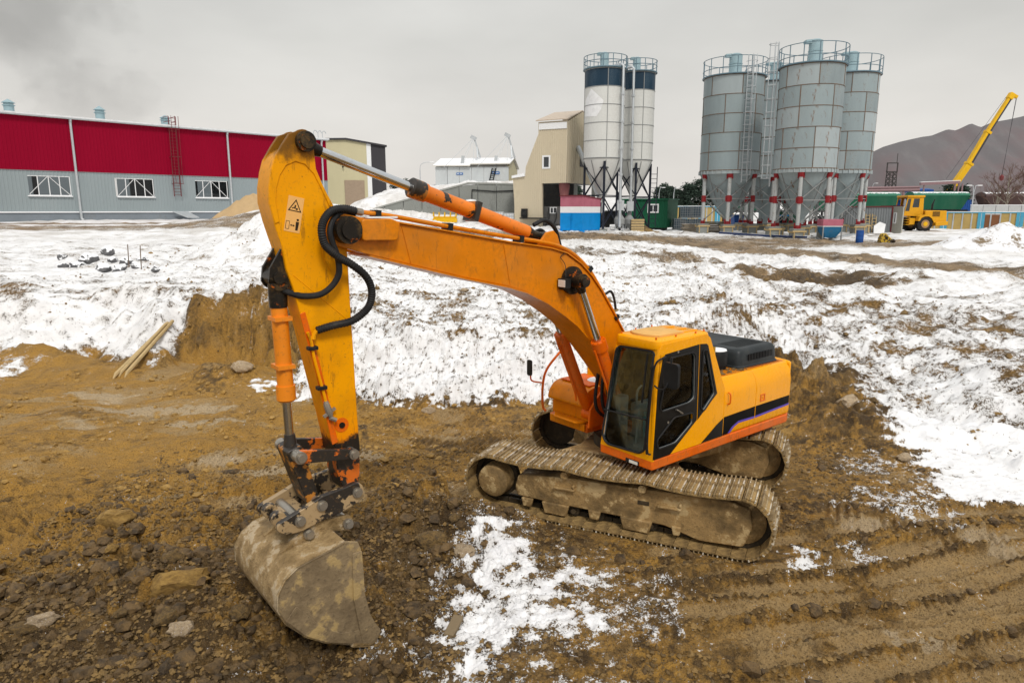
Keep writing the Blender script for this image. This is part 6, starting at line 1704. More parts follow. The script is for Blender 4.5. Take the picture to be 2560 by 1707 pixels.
EW.poly(m, [(q0[0], q0[1]), (q1[0], q0[1]), (q1[0], q1[1]), (q0[0], q1[1])], .001, .06, [[(q0[0] + .1, q0[1] + .1), (q1[0] - .1, q0[1] + .1), (q1[0] - .1, q1[1] - .1), (q0[0] + .1, q1[1] - .1)]]); fo = m.build('window', M['white'], shd)
m = MB(); EW.box(m, q0[0] + .05, q1[0] - .05, q0[1] + .05, q1[1] - .05, .001, .02); m.build('pane', M['darkglass'], fo)
m = MB(); SWl.box(m, x0, x1, zt_, zt_ + .08, -4, .1); m.prism([EW.pt(0, zt_ + .051), EW.pt(EW.L, zt_ + .051), EW.pt(EW.L, zt_ + .051) + SWl.n * -4, EW.pt(0, zt_ + .051) - SWl.n * 4], (0, 0, .08)); m.build('roof', M['redrail'], shd)
m = MB(); SWl.box(m, x1 - .06, x1 + .06, szz, zt_ - .01, -.02, .08); m.build('corner_post', M['redrail'], shd)
for k, u in enumerate((2168, 2184)):
    m = MB(); b = at(u, 578, 59.3); t_ = at(u + 2, 535, 59.9)
    for s in (-.17, .17): m.bar(V(b.x + s, b.y, gz_at(b)), V(t_.x + s, t_.y, t_.z), .06)
    for j in range(6): f = (j + .5) / 6; q = V(b.x, b.y, gz_at(b)).lerp(t_, f); m.bar(q - V(.2, 0, 0), q + V(.2, 0, 0), .05)
    tag(m.build('timber_ladder', M['wood']), ('left' if k == 0 else 'right') + ' one of two timber ladders leaning on the corrugated shed', 'ladder', 'ladders on the shed')
m = MB(); b = at(2196, 580, 58.8)
m.prism([V(b.x - .4, b.y, gz_at(b)), V(b.x + .5, b.y, gz_at(b)), V(b.x + .75, b.y + .35, gz_at(b) + .75), V(b.x + .2, b.y + .3, gz_at(b) + .95), V(b.x - .3, b.y + .25, gz_at(b) + .6)], (0, .03, 0)); tag(m.build('broken_sheet', M['white']), 'pale broken sheet propped against the corrugated shed', 'sheet')

# ---------------------------------------------------------------- fences
M['tan'] = coat('tan_fence_board', (.42, .30, .11), .75, amount=.35, dirt=(.3, .2, .08), scale=1)
M['fblue'] = coat('fence_blue', (.07, .32, .47), .5, amount=.3)
M['pgrey'] = coat('fence_rail_grey', (.40, .44, .47), .5, amount=.3)
def fence(name, label, pA, pB, zb, h, seq, post_every, brick=()):
    Wf = Wall(pA, pB); f = thing(name, label, 'fence', Wf.pt(Wf.L / 2, zb))
    n = seq; w = Wf.L / n
    for k in range(n):
        a, b = k * w, (k + 1) * w
        m = MB(); Wf.box(m, a + .06, b - .06, zb - .15, zb + h - (0 if k not in brick else .15), -.04, 0); m.build('fence_panel', M['tan'] if k not in brick else coat('brick_infill%d' % k, (.20, .085, .04), .8, amount=.4), f)
        m = MB()
        if k % post_every == 0:
            Wf.box(m, a - .30, a - .02, zb - .2, zb + h + .12, -.1, .08); Wf.box(m, a + .02, a + .30, zb - .2, zb + h + .12, -.1, .08); m.build('post', M['fblue'], f)
        else: Wf.box(m, a - .05, a + .05, zb - .2, zb + h, -.06, .05); m.build('post', M['pgrey'], f)
    m = MB(); Wf.box(m, 0, Wf.L, zb + h + .001, zb + h + .1, -.08, .06); m.build('top_rail', M['fblue'], f)
    m = MB(); Wf.box(m, 0, Wf.L, zb + h + .101, zb + h + .16, -.1, .08); m.build('snow_cap', M['snow'], f)
pA, pB = at(2270, 574, 74), at(2700, 579, 66)
fence('board_fence', 'tan panelled fence with blue posts behind the wheel loader', pA, pB, 2.65, 1.75, 18, 4, (8, 9))
pA, pB = at(1672, 545, 84), at(1835, 545, 82)
fence('board_fence', 'far tan and blue fence seen left of the grey silo legs', pA, pB, 3.3, 1.75, 12, 3)
cwf = Wall(at(2425, 530, 82), at(2650, 530, 80)); f = thing('slab_fence', 'pale concrete slab fence below the dark brown wagon', 'fence', cwf.pt(5, 3.0))
for k in range(7):
    m = MB(); a0_ = cwf.L / 7 * k; cwf.box(m, a0_ + .03, a0_ + cwf.L / 7 - .03, 2.6, 5.25, -.1, 0 if k % 2 else .03); m.build('concrete_slab', coat('pale_slab', (.44, .45, .45), .8, amount=.4) if k == 0 else bpy.data.materials['pale_slab'], f)
m = MB(); cwf.box(m, 0, cwf.L, 5.251, 5.32, -.13, .05); m.build('snow_cap', M['snow'], f)

# ---------------------------------------------------------------- rail wagons
M['wgreen'] = coat('wagon_green', (.006, .078, .042), .5, amount=.4, dirt=(.05, .09, .06), scale=.6, streak=True)
M['wbrown'] = coat('wagon_brown', (.055, .032, .030), .6, amount=.4, dirt=(.1, .06, .05), scale=.6, streak=True)
def wagon(u0, u1, vt, Y, mt, label, name='hopper_wagon'):
    a, b = at(u0, vt, Y), at(u1, vt, Y); L = (b - a).length; zt = a.z; zb = zt - 3.1; d = (b - a).normalized(); n = V(-d.y, d.x, 0)
    gr = zg((a.x + b.x) / 2, a.y)
    w = thing(name, label, 'wagon', V((a.x + b.x) / 2, a.y, gr))
    def sec(x0, x1, z, hw): return [a + d * x0 - n * hw + V(0, 0, z - zt), a + d * x1 - n * hw + V(0, 0, z - zt), a + d * x1 + n * hw + V(0, 0, z - zt), a + d * x0 + n * hw + V(0, 0, z - zt)]
    m = MB(); loft(m, [sec(1.3, L - 1.3, zb, 1.35), sec(.9, L - .9, zb + .7, 1.45), sec(.1, L - .1, zt - .9, 1.45), sec(.1, L - .1, zt - .65, 1.48)]); m.build('hopper_body', mt, w, bevel=.04)
    m = MB(); loft(m, [sec(.05, L - .05, zt - .648, 1.49), sec(.05, L - .05, zt - .35, 1.35), sec(.1, L - .1, zt - .08, .9), sec(.1, L - .1, zt, .3)]); m.build('wagon_roof', coat(mt.name + '_roof', tuple(min(1, q * 2.2 + .04) for q in mt.node_tree.nodes['Principled BSDF'].inputs['Base Color'].default_value[:3]) if False else ((.02, .14, .085) if mt is M['wgreen'] else (.08, .05, .05)), .5, amount=.3, snowcap=.22), w)
    for k in range(3):
        m = MB(); x = L * (.22 + .28 * k); loft(m, [[q + V(0, 0, .01) for q in sec(x - .45, x + .45, zt - .05, .4)], [q + V(0, 0, .01) for q in sec(x - .4, x + .4, zt + .1, .35)]])
        m.build('hatch', mt, w)
    m = MB(); m.prism(sec(0, L, zb - .35, 1.2), (0, 0, .34))
    m.build('underframe', M['black'], w)
    for x in (1.1, 2.4, L - 2.4, L - 1.1):
        m = MB(); c = a + d * x + V(0, 0, gr + .47 - zt)
        for s in (-.8, .8): m.cyl(c + n * (s - .06), c + n * (s + .06), .47, n=16)
        m.bar(c - n * .9, c + n * .9, .15); m.bar(c + V(0, 0, .3), c + V(0, 0, zb - .3 - gr - .47), .3); m.build('wheelset', M['black'], w)
    return w
wagon(2274, 2414, 480, 125, M['wgreen'], 'green hopper wagon standing right behind the wheel loader cab')
wagon(2100, 2243, 481, 125, M['wgreen'], 'green hopper wagon half hidden by the rightmost grey silo')
wagon(1955, 2092, 482, 126, M['wgreen'], 'green hopper wagon seen through the widest silo legs')
wagon(1800, 1945, 483, 127, M['wgreen'], 'green hopper wagon seen through the left front silo legs')
wagon(2452, 2610, 481, 122, M['wbrown'], 'dark brown hopper wagon at the right edge behind the birch')
# ---------------------------------------------------------------- far right: gantry, blue roof, mast, lamps
M['pinksteel'] = coat('pinkish_steel', (.27, .17, .18), .6, amount=.4)
gy_ = 131
g0, g1 = at(2300, 460, gy_), at(2399, 456, gy_); zg0 = zg(g0.x, gy_)
gt = thing('pipe_gantry', 'pinkish steel pipe gantry spanning over the green wagons', 'gantry', V((g0.x + g1.x) / 2, gy_, zg0))
m = MB(); m.bar(g0, g1, .5, .5); m.build('beam', M['pinksteel'], gt)
m = MB(); m.bar(g0 + V(0, 0, .32), g1 + V(0, 0, .32), .5, .1); m.build('snow_cap', M['snow'], gt)
for q in (g0 + V(.8, 0, 0), g1 - V(.8, 0, 0), g1 - V(.1, 0, 0), g1 + V(.6, 0, 0)): m = MB(); m.bar(V(q.x, q.y, zg0), q - V(0, 0, .26), .22); m.build('column', M['pinksteel'], gt)
p0, p1 = at(2168, 477, gy_), at(2298, 475, gy_); m = MB()
m.tube([p0, p1], .3, 8); m.tube([p0 + V(0, 0, .5), p1 + V(0, 0, .5)], .2, 8); m.build('pipe', M['pinksteel'], gt)
for f_ in (.02, .35, .7, .98): q = p0.lerp(p1, f_); m = MB(); m.bar(V(q.x, q.y, zg0), q - V(0, 0, .3), .3); m.build('pipe_support', M['pinksteel'], gt)
b0_, b1_ = at(2282, 481, 134), at(2331, 481, 134); bz_ = zg(b0_.x, 134)
bt_ = thing('blue_roofed_hut', 'hut with bright blue roof between the green wagons', 'hut', V((b0_.x + b1_.x) / 2, 134, bz_))
m = MB(); m.box((b0_.x + .3, 134, bz_ - .2), (b1_.x - .3, 137, b0_.z)); m.build('wall', M['pgrey'], bt_)
M['royal'] = coat('royal_blue', (.012, .07, .27), .5, amount=.3)
m = MB(); m.prism([V(b0_.x, 133.6, b0_.z + .003), V(b0_.x, 137.4, b0_.z + .003), V(b0_.x, 137.4, b0_.z + .4), V(b0_.x, 135.5, b0_.z + .8), V(b0_.x, 133.6, b0_.z + .5)], (b1_.x - b0_.x, 0, 0)); m.build('roof', M['royal'], bt_)
for k, (u0, u1, v0, v1, lb) in enumerate(((2233, 2250, 499, 520, 'blue container standing left of the loader cab'), (2403, 2431, 500, 520, 'blue container beyond the lamp post at right'), (2094, 2117, 497, 520, 'blue container seen through the rightmost silo legs'))):
    a, b = at(u0, v0, 133), at(u1, v1, 133); z = zg(a.x, 133)
    t_ = thing('blue_container', lb, 'container', V((a.x + b.x) / 2, 134, z))
    m = MB(); m.box((a.x, 133, z - .1), (b.x, 135.4, a.z)); m.build('body', M['royal'], t_)
    m = MB()
    for j in range(6): x = a.x + (b.x - a.x) * (j + .5) / 6; m.box((x - .05, 132.94, z), (x + .05, 132.999, a.z - .1))
    m.build('rib', M['royal'], t_)
def lattice(label, name, cat, base, z1, w0, w1, mt, n, group=None, head=None):
    t = thing(name, label, cat, base, group); m = MB()
    for k in range(n):
        f0, f1 = k / n, (k + 1) / n; za, zb = base.z + (z1 - base.z) * f0, base.z + (z1 - base.z) * f1; a, b = w0 + (w1 - w0) * f0, w0 + (w1 - w0) * f1
        C0 = [(-a, -a), (a, -a), (a, a), (-a, a)]; C1 = [(-b, -b), (b, -b), (b, b), (-b, b)]
        for j in range(4):
            p, q = V(base.x + C0[j][0], base.y + C0[j][1], za), V(base.x + C1[j][0], base.y + C1[j][1], zb); p2, q2 = V(base.x + C0[(j + 1) % 4][0], base.y + C0[(j + 1) % 4][1], za), V(base.x + C1[(j + 1) % 4][0], base.y + C1[(j + 1) % 4][1], zb)
            m.bar(p, q, .14); m.bar(p, q2, .09); m.bar(q, p2, .09)
    m.build('mast_frame', mt, t); return t
q = at(2225, 475, 150); q.z = zg(q.x, q.y); zt_ = at(2230, 408, 150).z
mt_ = lattice('dark lattice floodlight mast before the grey hill', 'floodlight_mast', 'mast', q, zt_ - 1.8, .9, .7, coat('mast_dark', (.05, .045, .045), .6, amount=.4), 10)
m = MB()
for s in (-1, 1): m.bar((q.x + s * 1.1, q.y, zt_ - 1.8), (q.x + s * 1.1, q.y, zt_), .2)
for z in (zt_ - 1.8, zt_): m.bar((q.x - 1.2, q.y, z), (q.x + 1.2, q.y, z), .2)
m.bar((q.x + .9, q.y, zt_), (q.x + .9, q.y, zt_ + 2), .1); m.build('platform', bpy.data.materials['mast_dark'], mt_)
def lamp(u, vb, vt, Y, label, arm=1.0, double=False, h0=None):
    b = at(u, vb, Y); b.z = zg(b.x, b.y); t = at(u, vt, Y)
    o = thing('street_lamp', label, 'lamp post', b); m = MB()
    m.tube([b - V(0, 0, .2), V(b.x, b.y, t.z - .8)], [.08, .05], 8); m.build('post', M['zinc'], o)
    m = MB()
    for s in ((1, -1) if double else (1,)):
        m.tube(crom([V(b.x, b.y, t.z - .81), V(b.x + .1 * s, b.y, t.z - .25), V(b.x + arm * s * .5, b.y, t.z), V(b.x + arm * s, b.y, t.z + .05)], 4), .035, 6)
    m.build('arm', M['zinc'], o)
    m = MB()
    for s in ((1, -1) if double else (1,)): m.obox((b.x + arm * s + .3 * s, b.y, t.z + .05), (.26, 0, 0), (0, .1, 0), (0, 0, .05))
    m.build('lamp_head', M['white'], o, bevel=.03)
lamp(1051, 470, 407, 80, 'street lamp left of the white aggregate bin', 1.1)
lamp(2428, 532, 465, 79, 'twin-armed lamp post in front of the wagons', .3, True)
lamp(2180, 480, 459, 140, 'small far lamp post at the foot of the grey hill', .5)
lamp(1647, 500, 470, 110, 'thin lamp post left of the pines behind the green cabin', .4)
lamp(1684, 500, 470, 110, 'thin lamp post right of the pines behind the green cabin', .4)

# ---------------------------------------------------------------- crane
cy = 139
c0, c1, c2, c3 = at(2352, 510, cy), at(2422, 410, cy), at(2469, 331, cy), at(2523, 247, cy)
cz = zg(c0.x, cy)
cr_o = thing('mobile_crane', 'yellow telescopic crane with its boom raised over the wagons', 'crane', V(c0.x, cy, cz))
M['cryellow'] = coat('crane_yellow', (.70, .40, .008), .45, amount=.3, dirt=(.4, .25, .03), scale=.8)
d = (c3 - c0).normalized(); nn = V(-d.z, 0, d.x)
def boomsec(p, q, w, h, nm):
    m = MB(); m.bar(p, q, w, h, (0, 1, 0)); return m.build(nm, M['cryellow'], cr_o, bevel=.08)
def bseg(p, q, t, nm):                   # yellow upper half, dark lower half
    m = MB(); m.obox((p + q) / 2 + nn * t * .22, (q - p) / 2, (0, t * .5, 0), nn * t * .28); m.build(nm, M['cryellow'], cr_o)
    m = MB(); m.obox((p + q) / 2 - nn * t * .281, (q - p) / 2, (0, t * .45, 0), nn * t * .22); m.build(nm, M['charcoal'], cr_o)
m = MB(); m.obox((c0 + c1) / 2, (c1 - c0) / 2, (0, .55, 0), nn * .56); m.build('boom_section', M['cryellow'], cr_o, bevel=.1)
bseg(c1 + d * .01, c2, .92, 'boom_section'); bseg(c2 + d * .01, c3, .76, 'boom_section')
for q, w in ((c1, .66), (c2, .56)): m = MB(); m.obox(q, d * .25, (0, w, 0), nn * w); m.build('boom_collar', M['cryellow'], cr_o, bevel=.05)
m = MB(); m.obox(c3 + d * .5, d * .6, (0, .5, 0), nn * .5); m.obox(c3 + d * .9 - nn * .5, d * .3, (0, .3, 0), nn * .7); m.build('boom_head', M['cryellow'], cr_o, bevel=.08)
hk = at(2505, 437, cy); m = MB(); t_ = c3 + d * .9 - nn * 1.1
for s in (-.25, .0, .25): m.tube([t_ + V(s, s, 0), V(hk.x + s * .5, hk.y + s, hk.z)], .025, 5)
m.tube([c3 + nn * .7, at(2365, 448, cy)], .035, 5); m.build('hoist_rope', M['charcoal'], cr_o)
m = MB(); m.lathe((hk.x, hk.y, hk.z - 1.2), [(.1, 0), (.35, .2), (.4, .8), (.15, 1.2)], 10); m.build('hook_block', M['redrail'], cr_o)
m = MB(); m.box((c0.x - 5, cy - 1.3, cz + .9), (c0.x + 5, cy + 1.3, cz + 1.7)); m.build('carrier', M['cryellow'], cr_o, bevel=.05)
m = MB(); m.box((c0.x - 2, cy - 1.2, cz + 1.71), (c0.x + 1.0, cy + 1.2, cz + 3.2)); m.build('superstructure', M['cryellow'], cr_o, bevel=.1)
for x in (-4, -2.4, 2.4, 4):
    m = MB()
    for s in (-1, 1): m.cyl((c0.x + x, cy + s * 1.05 - .18, cz + .55), (c0.x + x, cy + s * 1.05 + .18, cz + .55), .56, n=16)
    m.build('wheel', M['rubber'], cr_o)

# ---------------------------------------------------------------- wheel loader (rear half shows beside the shed)
lc = at(2288, 578, 64); ly = 64; lz = gz_at(lc)
k_ = 64 / 1700 / 1.0
X = lambda u: at(u, 540, ly).x
Z = lambda v: at(2300, v, ly).z
lo = thing('wheel_loader', 'yellow wheel loader parked behind the pale end of the shed', 'wheel loader', V(X(2300), ly, lz))
M['loady'] = coat('loader_yellow', (.66, .32, .01), .45, amount=.35, dirt=(.35, .18, .03), scale=1.5)
m = MB(); m.prism([(X(2303), ly - .55, Z(526)), (X(2357), ly - .55, Z(527)), (X(2359), ly - .55, Z(552)), (X(2357), ly - .55, Z(558)), (X(2325), ly - .55, Z(556)), (X(2303), ly - .55, Z(548))], (0, 1.9, 0)); m.build('engine_cover', M['loady'], lo, bevel=.06)
m = MB(); m.prism([(X(2330), ly - .7, Z(555)), (X(2361), ly - .7, Z(553)), (X(2361), ly - .7, Z(563)), (X(2330), ly - .7, Z(565))], (0, 2.2, 0)); m.build('rear_bumper', M['loady'], lo, bevel=.05)
m = MB(); cpz = [(2262, 538), (2268, 494), (2298, 492), (2300, 530), (2292, 540)]
hl1 = [(2255, 528), (2260, 498), (2267, 497), (2265, 528)]; hl2 = [(2272, 519), (2274, 497), (2288, 497), (2288, 519)]
m.holed([(X(u), ly - .45, Z(v)) for u, v in [(2252, 540), (2258, 494), (2298, 492), (2300, 536), (2292, 541)]], [[(X(u), ly - .45, Z(v)) for u, v in hl1], [(X(u), ly - .45, Z(v)) for u, v in hl2]], (0, .08, 0))
m.holed([(X(u), ly + 1.15, Z(v)) for u, v in [(2252, 540), (2258, 494), (2298, 492), (2300, 536), (2292, 541)]], [[(X(u), ly + 1.15, Z(v)) for u, v in hl1], [(X(u), ly + 1.15, Z(v)) for u, v in hl2]], (0, .08, 0))
m.box((X(2292), ly - .36, Z(540)), (X(2299), ly + 1.14, Z(494))); co_ = m.build('cab', M['loady'], lo, bevel=.02)
m = MB(); m.box((X(2256), ly - .55, Z(494)), (X(2300), ly + 1.3, Z(489))); m.build('roof', M['loady'], co_, bevel=.05)
for h_ in (hl1, hl2): m = MB(); m.prism([(X(u), ly - .41, Z(v)) for u, v in h_], (0, .02, 0)); m.build('cab_window', M['darkglass'], co_)
m = MB(); m.box((X(2262), ly - .3, Z(535)), (X(2285), ly + 1.1, Z(520))); m.build('seat', M['black'], co_)
m = MB(); m.tube([(X(2333), ly + .3, Z(526)), (X(2333), ly + .3, Z(512)), (X(2335), ly + .3, Z(505)), (X(2337), ly + .3, Z(499))], [.09, .09, .05, .05], 8); m.build('exhaust', M['black'], lo)
m = MB()
for k in range(5): m.box((X(2322), ly - .575, Z(529.2 + k * 2.6)), (X(2340), ly - .551, Z(530.6 + k * 2.6)))
m.build('grille', M['black'], lo)
wx, wr = X(2296), (Z(542) - lz) / 2 + .02
for yy, nm in ((ly - .95, 'rear_wheel'), (ly + 1.35, 'rear_wheel')):
    m = MB(); c = V(wx, yy, lz + wr)
    m.tube([c - V(0, .26, 0), c - V(0, .22, 0), c + V(0, .22, 0), c + V(0, .26, 0)], [wr * .86, wr, wr, wr * .86], 28)
    for k in range(22):
        a = 2 * math.pi * k / 22; dd = V(math.cos(a), 0, math.sin(a)); m.obox(c + dd * (wr + .02) + V(0, (-.12 if k % 2 else .12), 0), dd * .03, (0, .13, 0), V(-dd.z, 0, dd.x) * .05)
    wo_ = m.build(nm, M['rubber'], lo); m = MB(); m.cyl(c - V(0, .275, 0), c - V(0, .255, 0), wr * .55, n=24); m.build('rim', coat('rim_mud', (.33, .20, .10), .7, amount=.5) if yy < ly else bpy.data.materials['rim_mud'], wo_)
    m = MB(); m.cyl(c - V(0, .30, 0), c - V(0, .276, 0), wr * .3, n=18); m.build('hub', M['cryellow'], wo_)
fx_ = X(2215)
for yy in (ly - .95, ly + 1.35):
    m = MB(); c = V(fx_, yy, zg(fx_, yy) + wr); m.tube([c - V(0, .26, 0), c - V(0, .22, 0), c + V(0, .22, 0), c + V(0, .26, 0)], [wr * .86, wr, wr, wr * .86], 28); m.build('front_wheel', M['rubber'], lo)
m = MB(); m.prism([(X(2276), ly - .72, Z(552)), (X(2280), ly - .72, Z(541)), (X(2290), ly - .72, Z(537)), (X(2305), ly - .72, Z(537)), (X(2316), ly - .72, Z(545)), (X(2320), ly - .72, Z(556)), (X(2316), ly - .72, Z(556)), (X(2311), ly - .72, Z(547)), (X(2303), ly - .72, Z(541)), (X(2292), ly - .72, Z(541)), (X(2284), ly - .72, Z(545)), (X(2281), ly - .72, Z(552))], (0, -.55, 0)); m.build('fender', M['loady'], lo)
m = MB(); m.box((X(2205), ly - .3, Z(562)), (X(2300), ly + .7, Z(547))); m.build('chassis', M['black'], lo)
m = MB(); m.box((X(2262), ly - .8, Z(561)), (X(2276), ly - .5, Z(545)));
for k in range(4): m.box((X(2254), ly - .8, Z(562 - k * 6)), (X(2264), ly - .4, Z(560.5 - k * 6)))
m.build('step', M['loady'], lo)

# ---------------------------------------------------------------- grey hills
HXs = [2030, 2090, 2140, 2178, 2207, 2250, 2304, 2328, 2368, 2389, 2427, 2451, 2478, 2518, 2555, 2650, 2900, 3400, 4200]
HVs = [540, 470, 415, 381, 367, 354, 342, 339, 323, 326, 308, 318, 306, 299, 291, 262, 240, 330, 540]
YR = 520
rx = np.array([at(u, v, YR).x for u, v in zip(HXs, HVs)]); rz = np.array([at(u, v, YR).z for u, v in zip(HXs, HVs)])
hx = np.linspace(rx[0] - 20, rx[-1] + 30, 300); hy = np.linspace(YR - 190, YR + 200, 110)
HX, HY = np.meshgrid(hx, hy); HX, HY = HX.ravel(), HY.ravel()
crest = np.interp(HX, rx, rz); dist = np.abs(HY - YR - 10 * fbm(HX, HY * 0, .02, 2, 301) * 0)
slope = .60 + .05 * fbm(HX, HY, .01, 2, 303)
HZ = crest - dist * slope + (fbm(HX, HY * .25, .035, 4, 305) * 2.0) * ss(0, 30, dist)
HZ = np.maximum(HZ, -3)
hm = grid_mesh('spoil_hill', HX, HY, HZ, 300, 110)
m_, nt, b_ = nodes('spoil_hill')
co = N(nt, 'TexCoord').outputs['Object']
n1 = noise(nt, co, .012, 4, .55); n2 = noise(nt, co, .12, 6, .65, (1, .3, .3)); n3 = noise(nt, co, .9, 4, .7)
c = mixc(nt, rng(nt, n1, .45, .68), (.125, .118, .123), (.155, .108, .112))
c = mixc(nt, mth(nt, 'MULTIPLY', rng(nt, n2, .45, .7), .5), c, (.165, .158, .160))
c = mixc(nt, mth(nt, 'MULTIPLY', rng(nt, n3, .5, .7), .25), c, (.10, .085, .085))
nt.links.new(c, b_.inputs['Base Color']); b_.inputs['Roughness'].default_value = .95
hm.materials.append(m_); ho_ = bpy.data.objects.new('spoil_hill', hm); COL.objects.link(ho_); ho_['kind'] = 'structure'

# ---------------------------------------------------------------- heaps
def heap(name, label, cat, c, rx_, ry_, h, mt, seed, n=56, lift=0):
    a = np.linspace(0, 2 * math.pi, n, endpoint=False); vs = []; fs = []
    rs = np.linspace(0, 1, 16)
    for r_ in rs[1:]:
        for t in a:
            x, y = c.x + rx_ * r_ * math.cos(t), c.y + ry_ * r_ * math.sin(t); vs.append((x, y))
    P_ = np.array([(c.x, c.y)] + vs); g_ = terrain(P_[:, 0], P_[:, 1])[0]
    rad = np.array([0.0] + [r_ for r_ in rs[1:] for t in a])
    z = g_ + h * np.clip(1 - rad, 0, 1) ** 1.05 * (1 + .22 * fbm(P_[:, 0], P_[:, 1], .7, 4, seed)) + .06 * fbm(P_[:, 0], P_[:, 1], 3, 3, seed + 5) * (1 - rad) - .06 * (rad > .97)
    V3 = [(x, y, q) for (x, y), q in zip(P_, z)]
    fs = [(0, 1 + k, 1 + (k + 1) % n) for k in range(n)]
    for i in range(len(rs) - 2):
        for k in range(n): fs.append((1 + i * n + k, 1 + (i + 1) * n + k, 1 + (i + 1) * n + (k + 1) % n, 1 + i * n + (k + 1) % n))
    m = MB().add(V3, fs); o = m.build(name, mt)
    return tag(o, label, cat)
M['sand'] = coat('ochre_sand', (.46, .32, .17), .95, amount=.4, dirt=(.34, .23, .12), scale=1.2, bmp=.4)
def snowy_heap():
    m, nt, b = nodes('snow_dusted_soil'); co = N(nt, 'TexCoord').outputs['Object']
    n1 = noise(nt, co, 1.2, 8, .7, (1, 1, .4)); n2 = noise(nt, co, 6, 6, .7)
    f = rng(nt, mth(nt, 'ADD', mth(nt, 'MULTIPLY', n1, .7), mth(nt, 'MULTIPLY', n2, .3)), .40, .50)
    nt.links.new(mixc(nt, f, (.19, .135, .075), (.80, .80, .82)), b.inputs['Base Color']); b.inputs['Roughness'].default_value = .9
    bump(nt, b, n2, .7, .08); return m
M['snowheap'] = snowy_heap()
p = gp(2508, 603); heap('soil_heap', 'snow-dusted soil heap at the right edge before the fence', 'heap', V(at(2530, 600, 43).x, 43.5, 0), 4.6, 2.8, 1.75, M['snowheap'], 401)
sp_c = at(615, 520, 58.5); heap('sand_pile', 'tan sand pile at the foot of the crimson hall behind the stick', 'sand pile', V(sp_c.x + .8, 58.0, 0), 4.0, 2.0, 1.9, M['sand'], 405)
p = gp(1612, 577); heap('soil_heap', 'small brown soil heap right of the white silos', 'heap', p, 1.3, .8, .35, M['clod'], 407)

# ---------------------------------------------------------------- trees
def pine(label, u, vb, vt, Y, wd, seed, group):
    rnd = random.Random(seed); b = at(u, vb, Y); t = at(u, vt, Y); gz_ = zg(b.x, b.y); H = max(t.z - gz_, 2.0)
    o = thing('pine_tree', label, 'tree', V(b.x, b.y, gz_), group)
    m = MB(); m.tube([V(b.x, b.y, gz_ - .3), V(b.x + .1, b.y, gz_ + H * .5), V(b.x, b.y, gz_ + H * .95)], [.16, .10, .03], 7)
    for k in range(10):
        z = gz_ + H * (.25 + .065 * k); a = rnd.uniform(0, 6.28); r_ = wd * (1 - .07 * k) * .7; m.tube([V(b.x, b.y, z), V(b.x + math.cos(a) * r_, b.y + math.sin(a) * r_, z + r_ * .3)], [.05, .015], 5)
    m.build('trunk', coat('pine_bark', (.12, .07, .045), .9) if 'pine_bark' not in bpy.data.materials else bpy.data.materials['pine_bark'], o)
    m = MB(); vs = []; fs = []
    for k in range(60):
        f = rnd.uniform(.15, 1.0); r_ = wd * (1.05 - f) ** .6 * rnd.uniform(.35, 1.0); a = rnd.uniform(0, 6.28)
        c = V(b.x + r_ * math.cos(a), b.y + r_ * math.sin(a), gz_ + H * f)
        for j in range(44):
            q = c + V(rnd.gauss(0, 1), rnd.gauss(0, 1), rnd.gauss(0, .6)) * wd * .20; s = rnd.uniform(.14, .30) * wd * .6
            d1 = V(rnd.uniform(-1, 1), rnd.uniform(-1, 1), rnd.uniform(-.3, .9)).normalized() * s; d2 = d1.cross(V(rnd.uniform(-1, 1), rnd.uniform(-1, 1), rnd.uniform(-1, 1))).normalized() * s * .45
            i = len(vs); vs += [q - d1 * .2 - d2, q - d1 * .2 + d2, q + d1]; fs.append((i, i + 1, i + 2))
    m.add(vs, fs); o2 = bpy.data.objects.new('crown', m.mesh('crown', M['needle'], (b.x, b.y, gz_), False, False)); COL.objects.link(o2); o2.parent = o
M['needle'] = coat('pine_needles', (.030, .050, .036), .8, amount=.6, dirt=(.055, .065, .05), scale=.8, var=.35, bmp=0)
PG = 'pines on the far field'
for i, (u, vb, vt, wd, lb) in enumerate([(1646, 500, 469, 2.2, 'dark pine leftmost of the clump behind the green cabin'), (1661, 500, 463, 2.4, 'tallest pine of the clump behind the green cabin'), (1676, 500, 468, 2.2, 'pine right of the tallest one behind the green cabin'), (1690, 501, 474, 2.0, 'low pine at the right of the clump behind the green cabin'),
                                          (1722, 503, 462, 3.0, 'dark pine just left of the grey silo legs'), (1748, 503, 452, 2.6, 'tall pine beside the leftmost grey silo leg'), (1708, 504, 474, 2.2, 'low pine between the cabin clump and the grey silos'), (1772, 503, 458, 2.4, 'pine partly behind the left front silo cone'),
                                          (1440, 492, 466, 2.6, 'small pine seen under the batching tower overhang'), (2372, 492, 465, 2.8, 'dark pine left of the crane boom foot'), (2408, 492, 468, 2.8, 'dark pine right of the crane boom foot'), (988, 468, 456, 2.0, 'small dark pine on the horizon left of the aggregate bin'), (1012, 468, 453, 2.2, 'dark pine on the horizon near the street lamp')]):
    pine(lb, u, vb, vt, 170 if u < 2000 else 135, wd * (1.0 if u < 2000 else .8), 50 + i, PG)
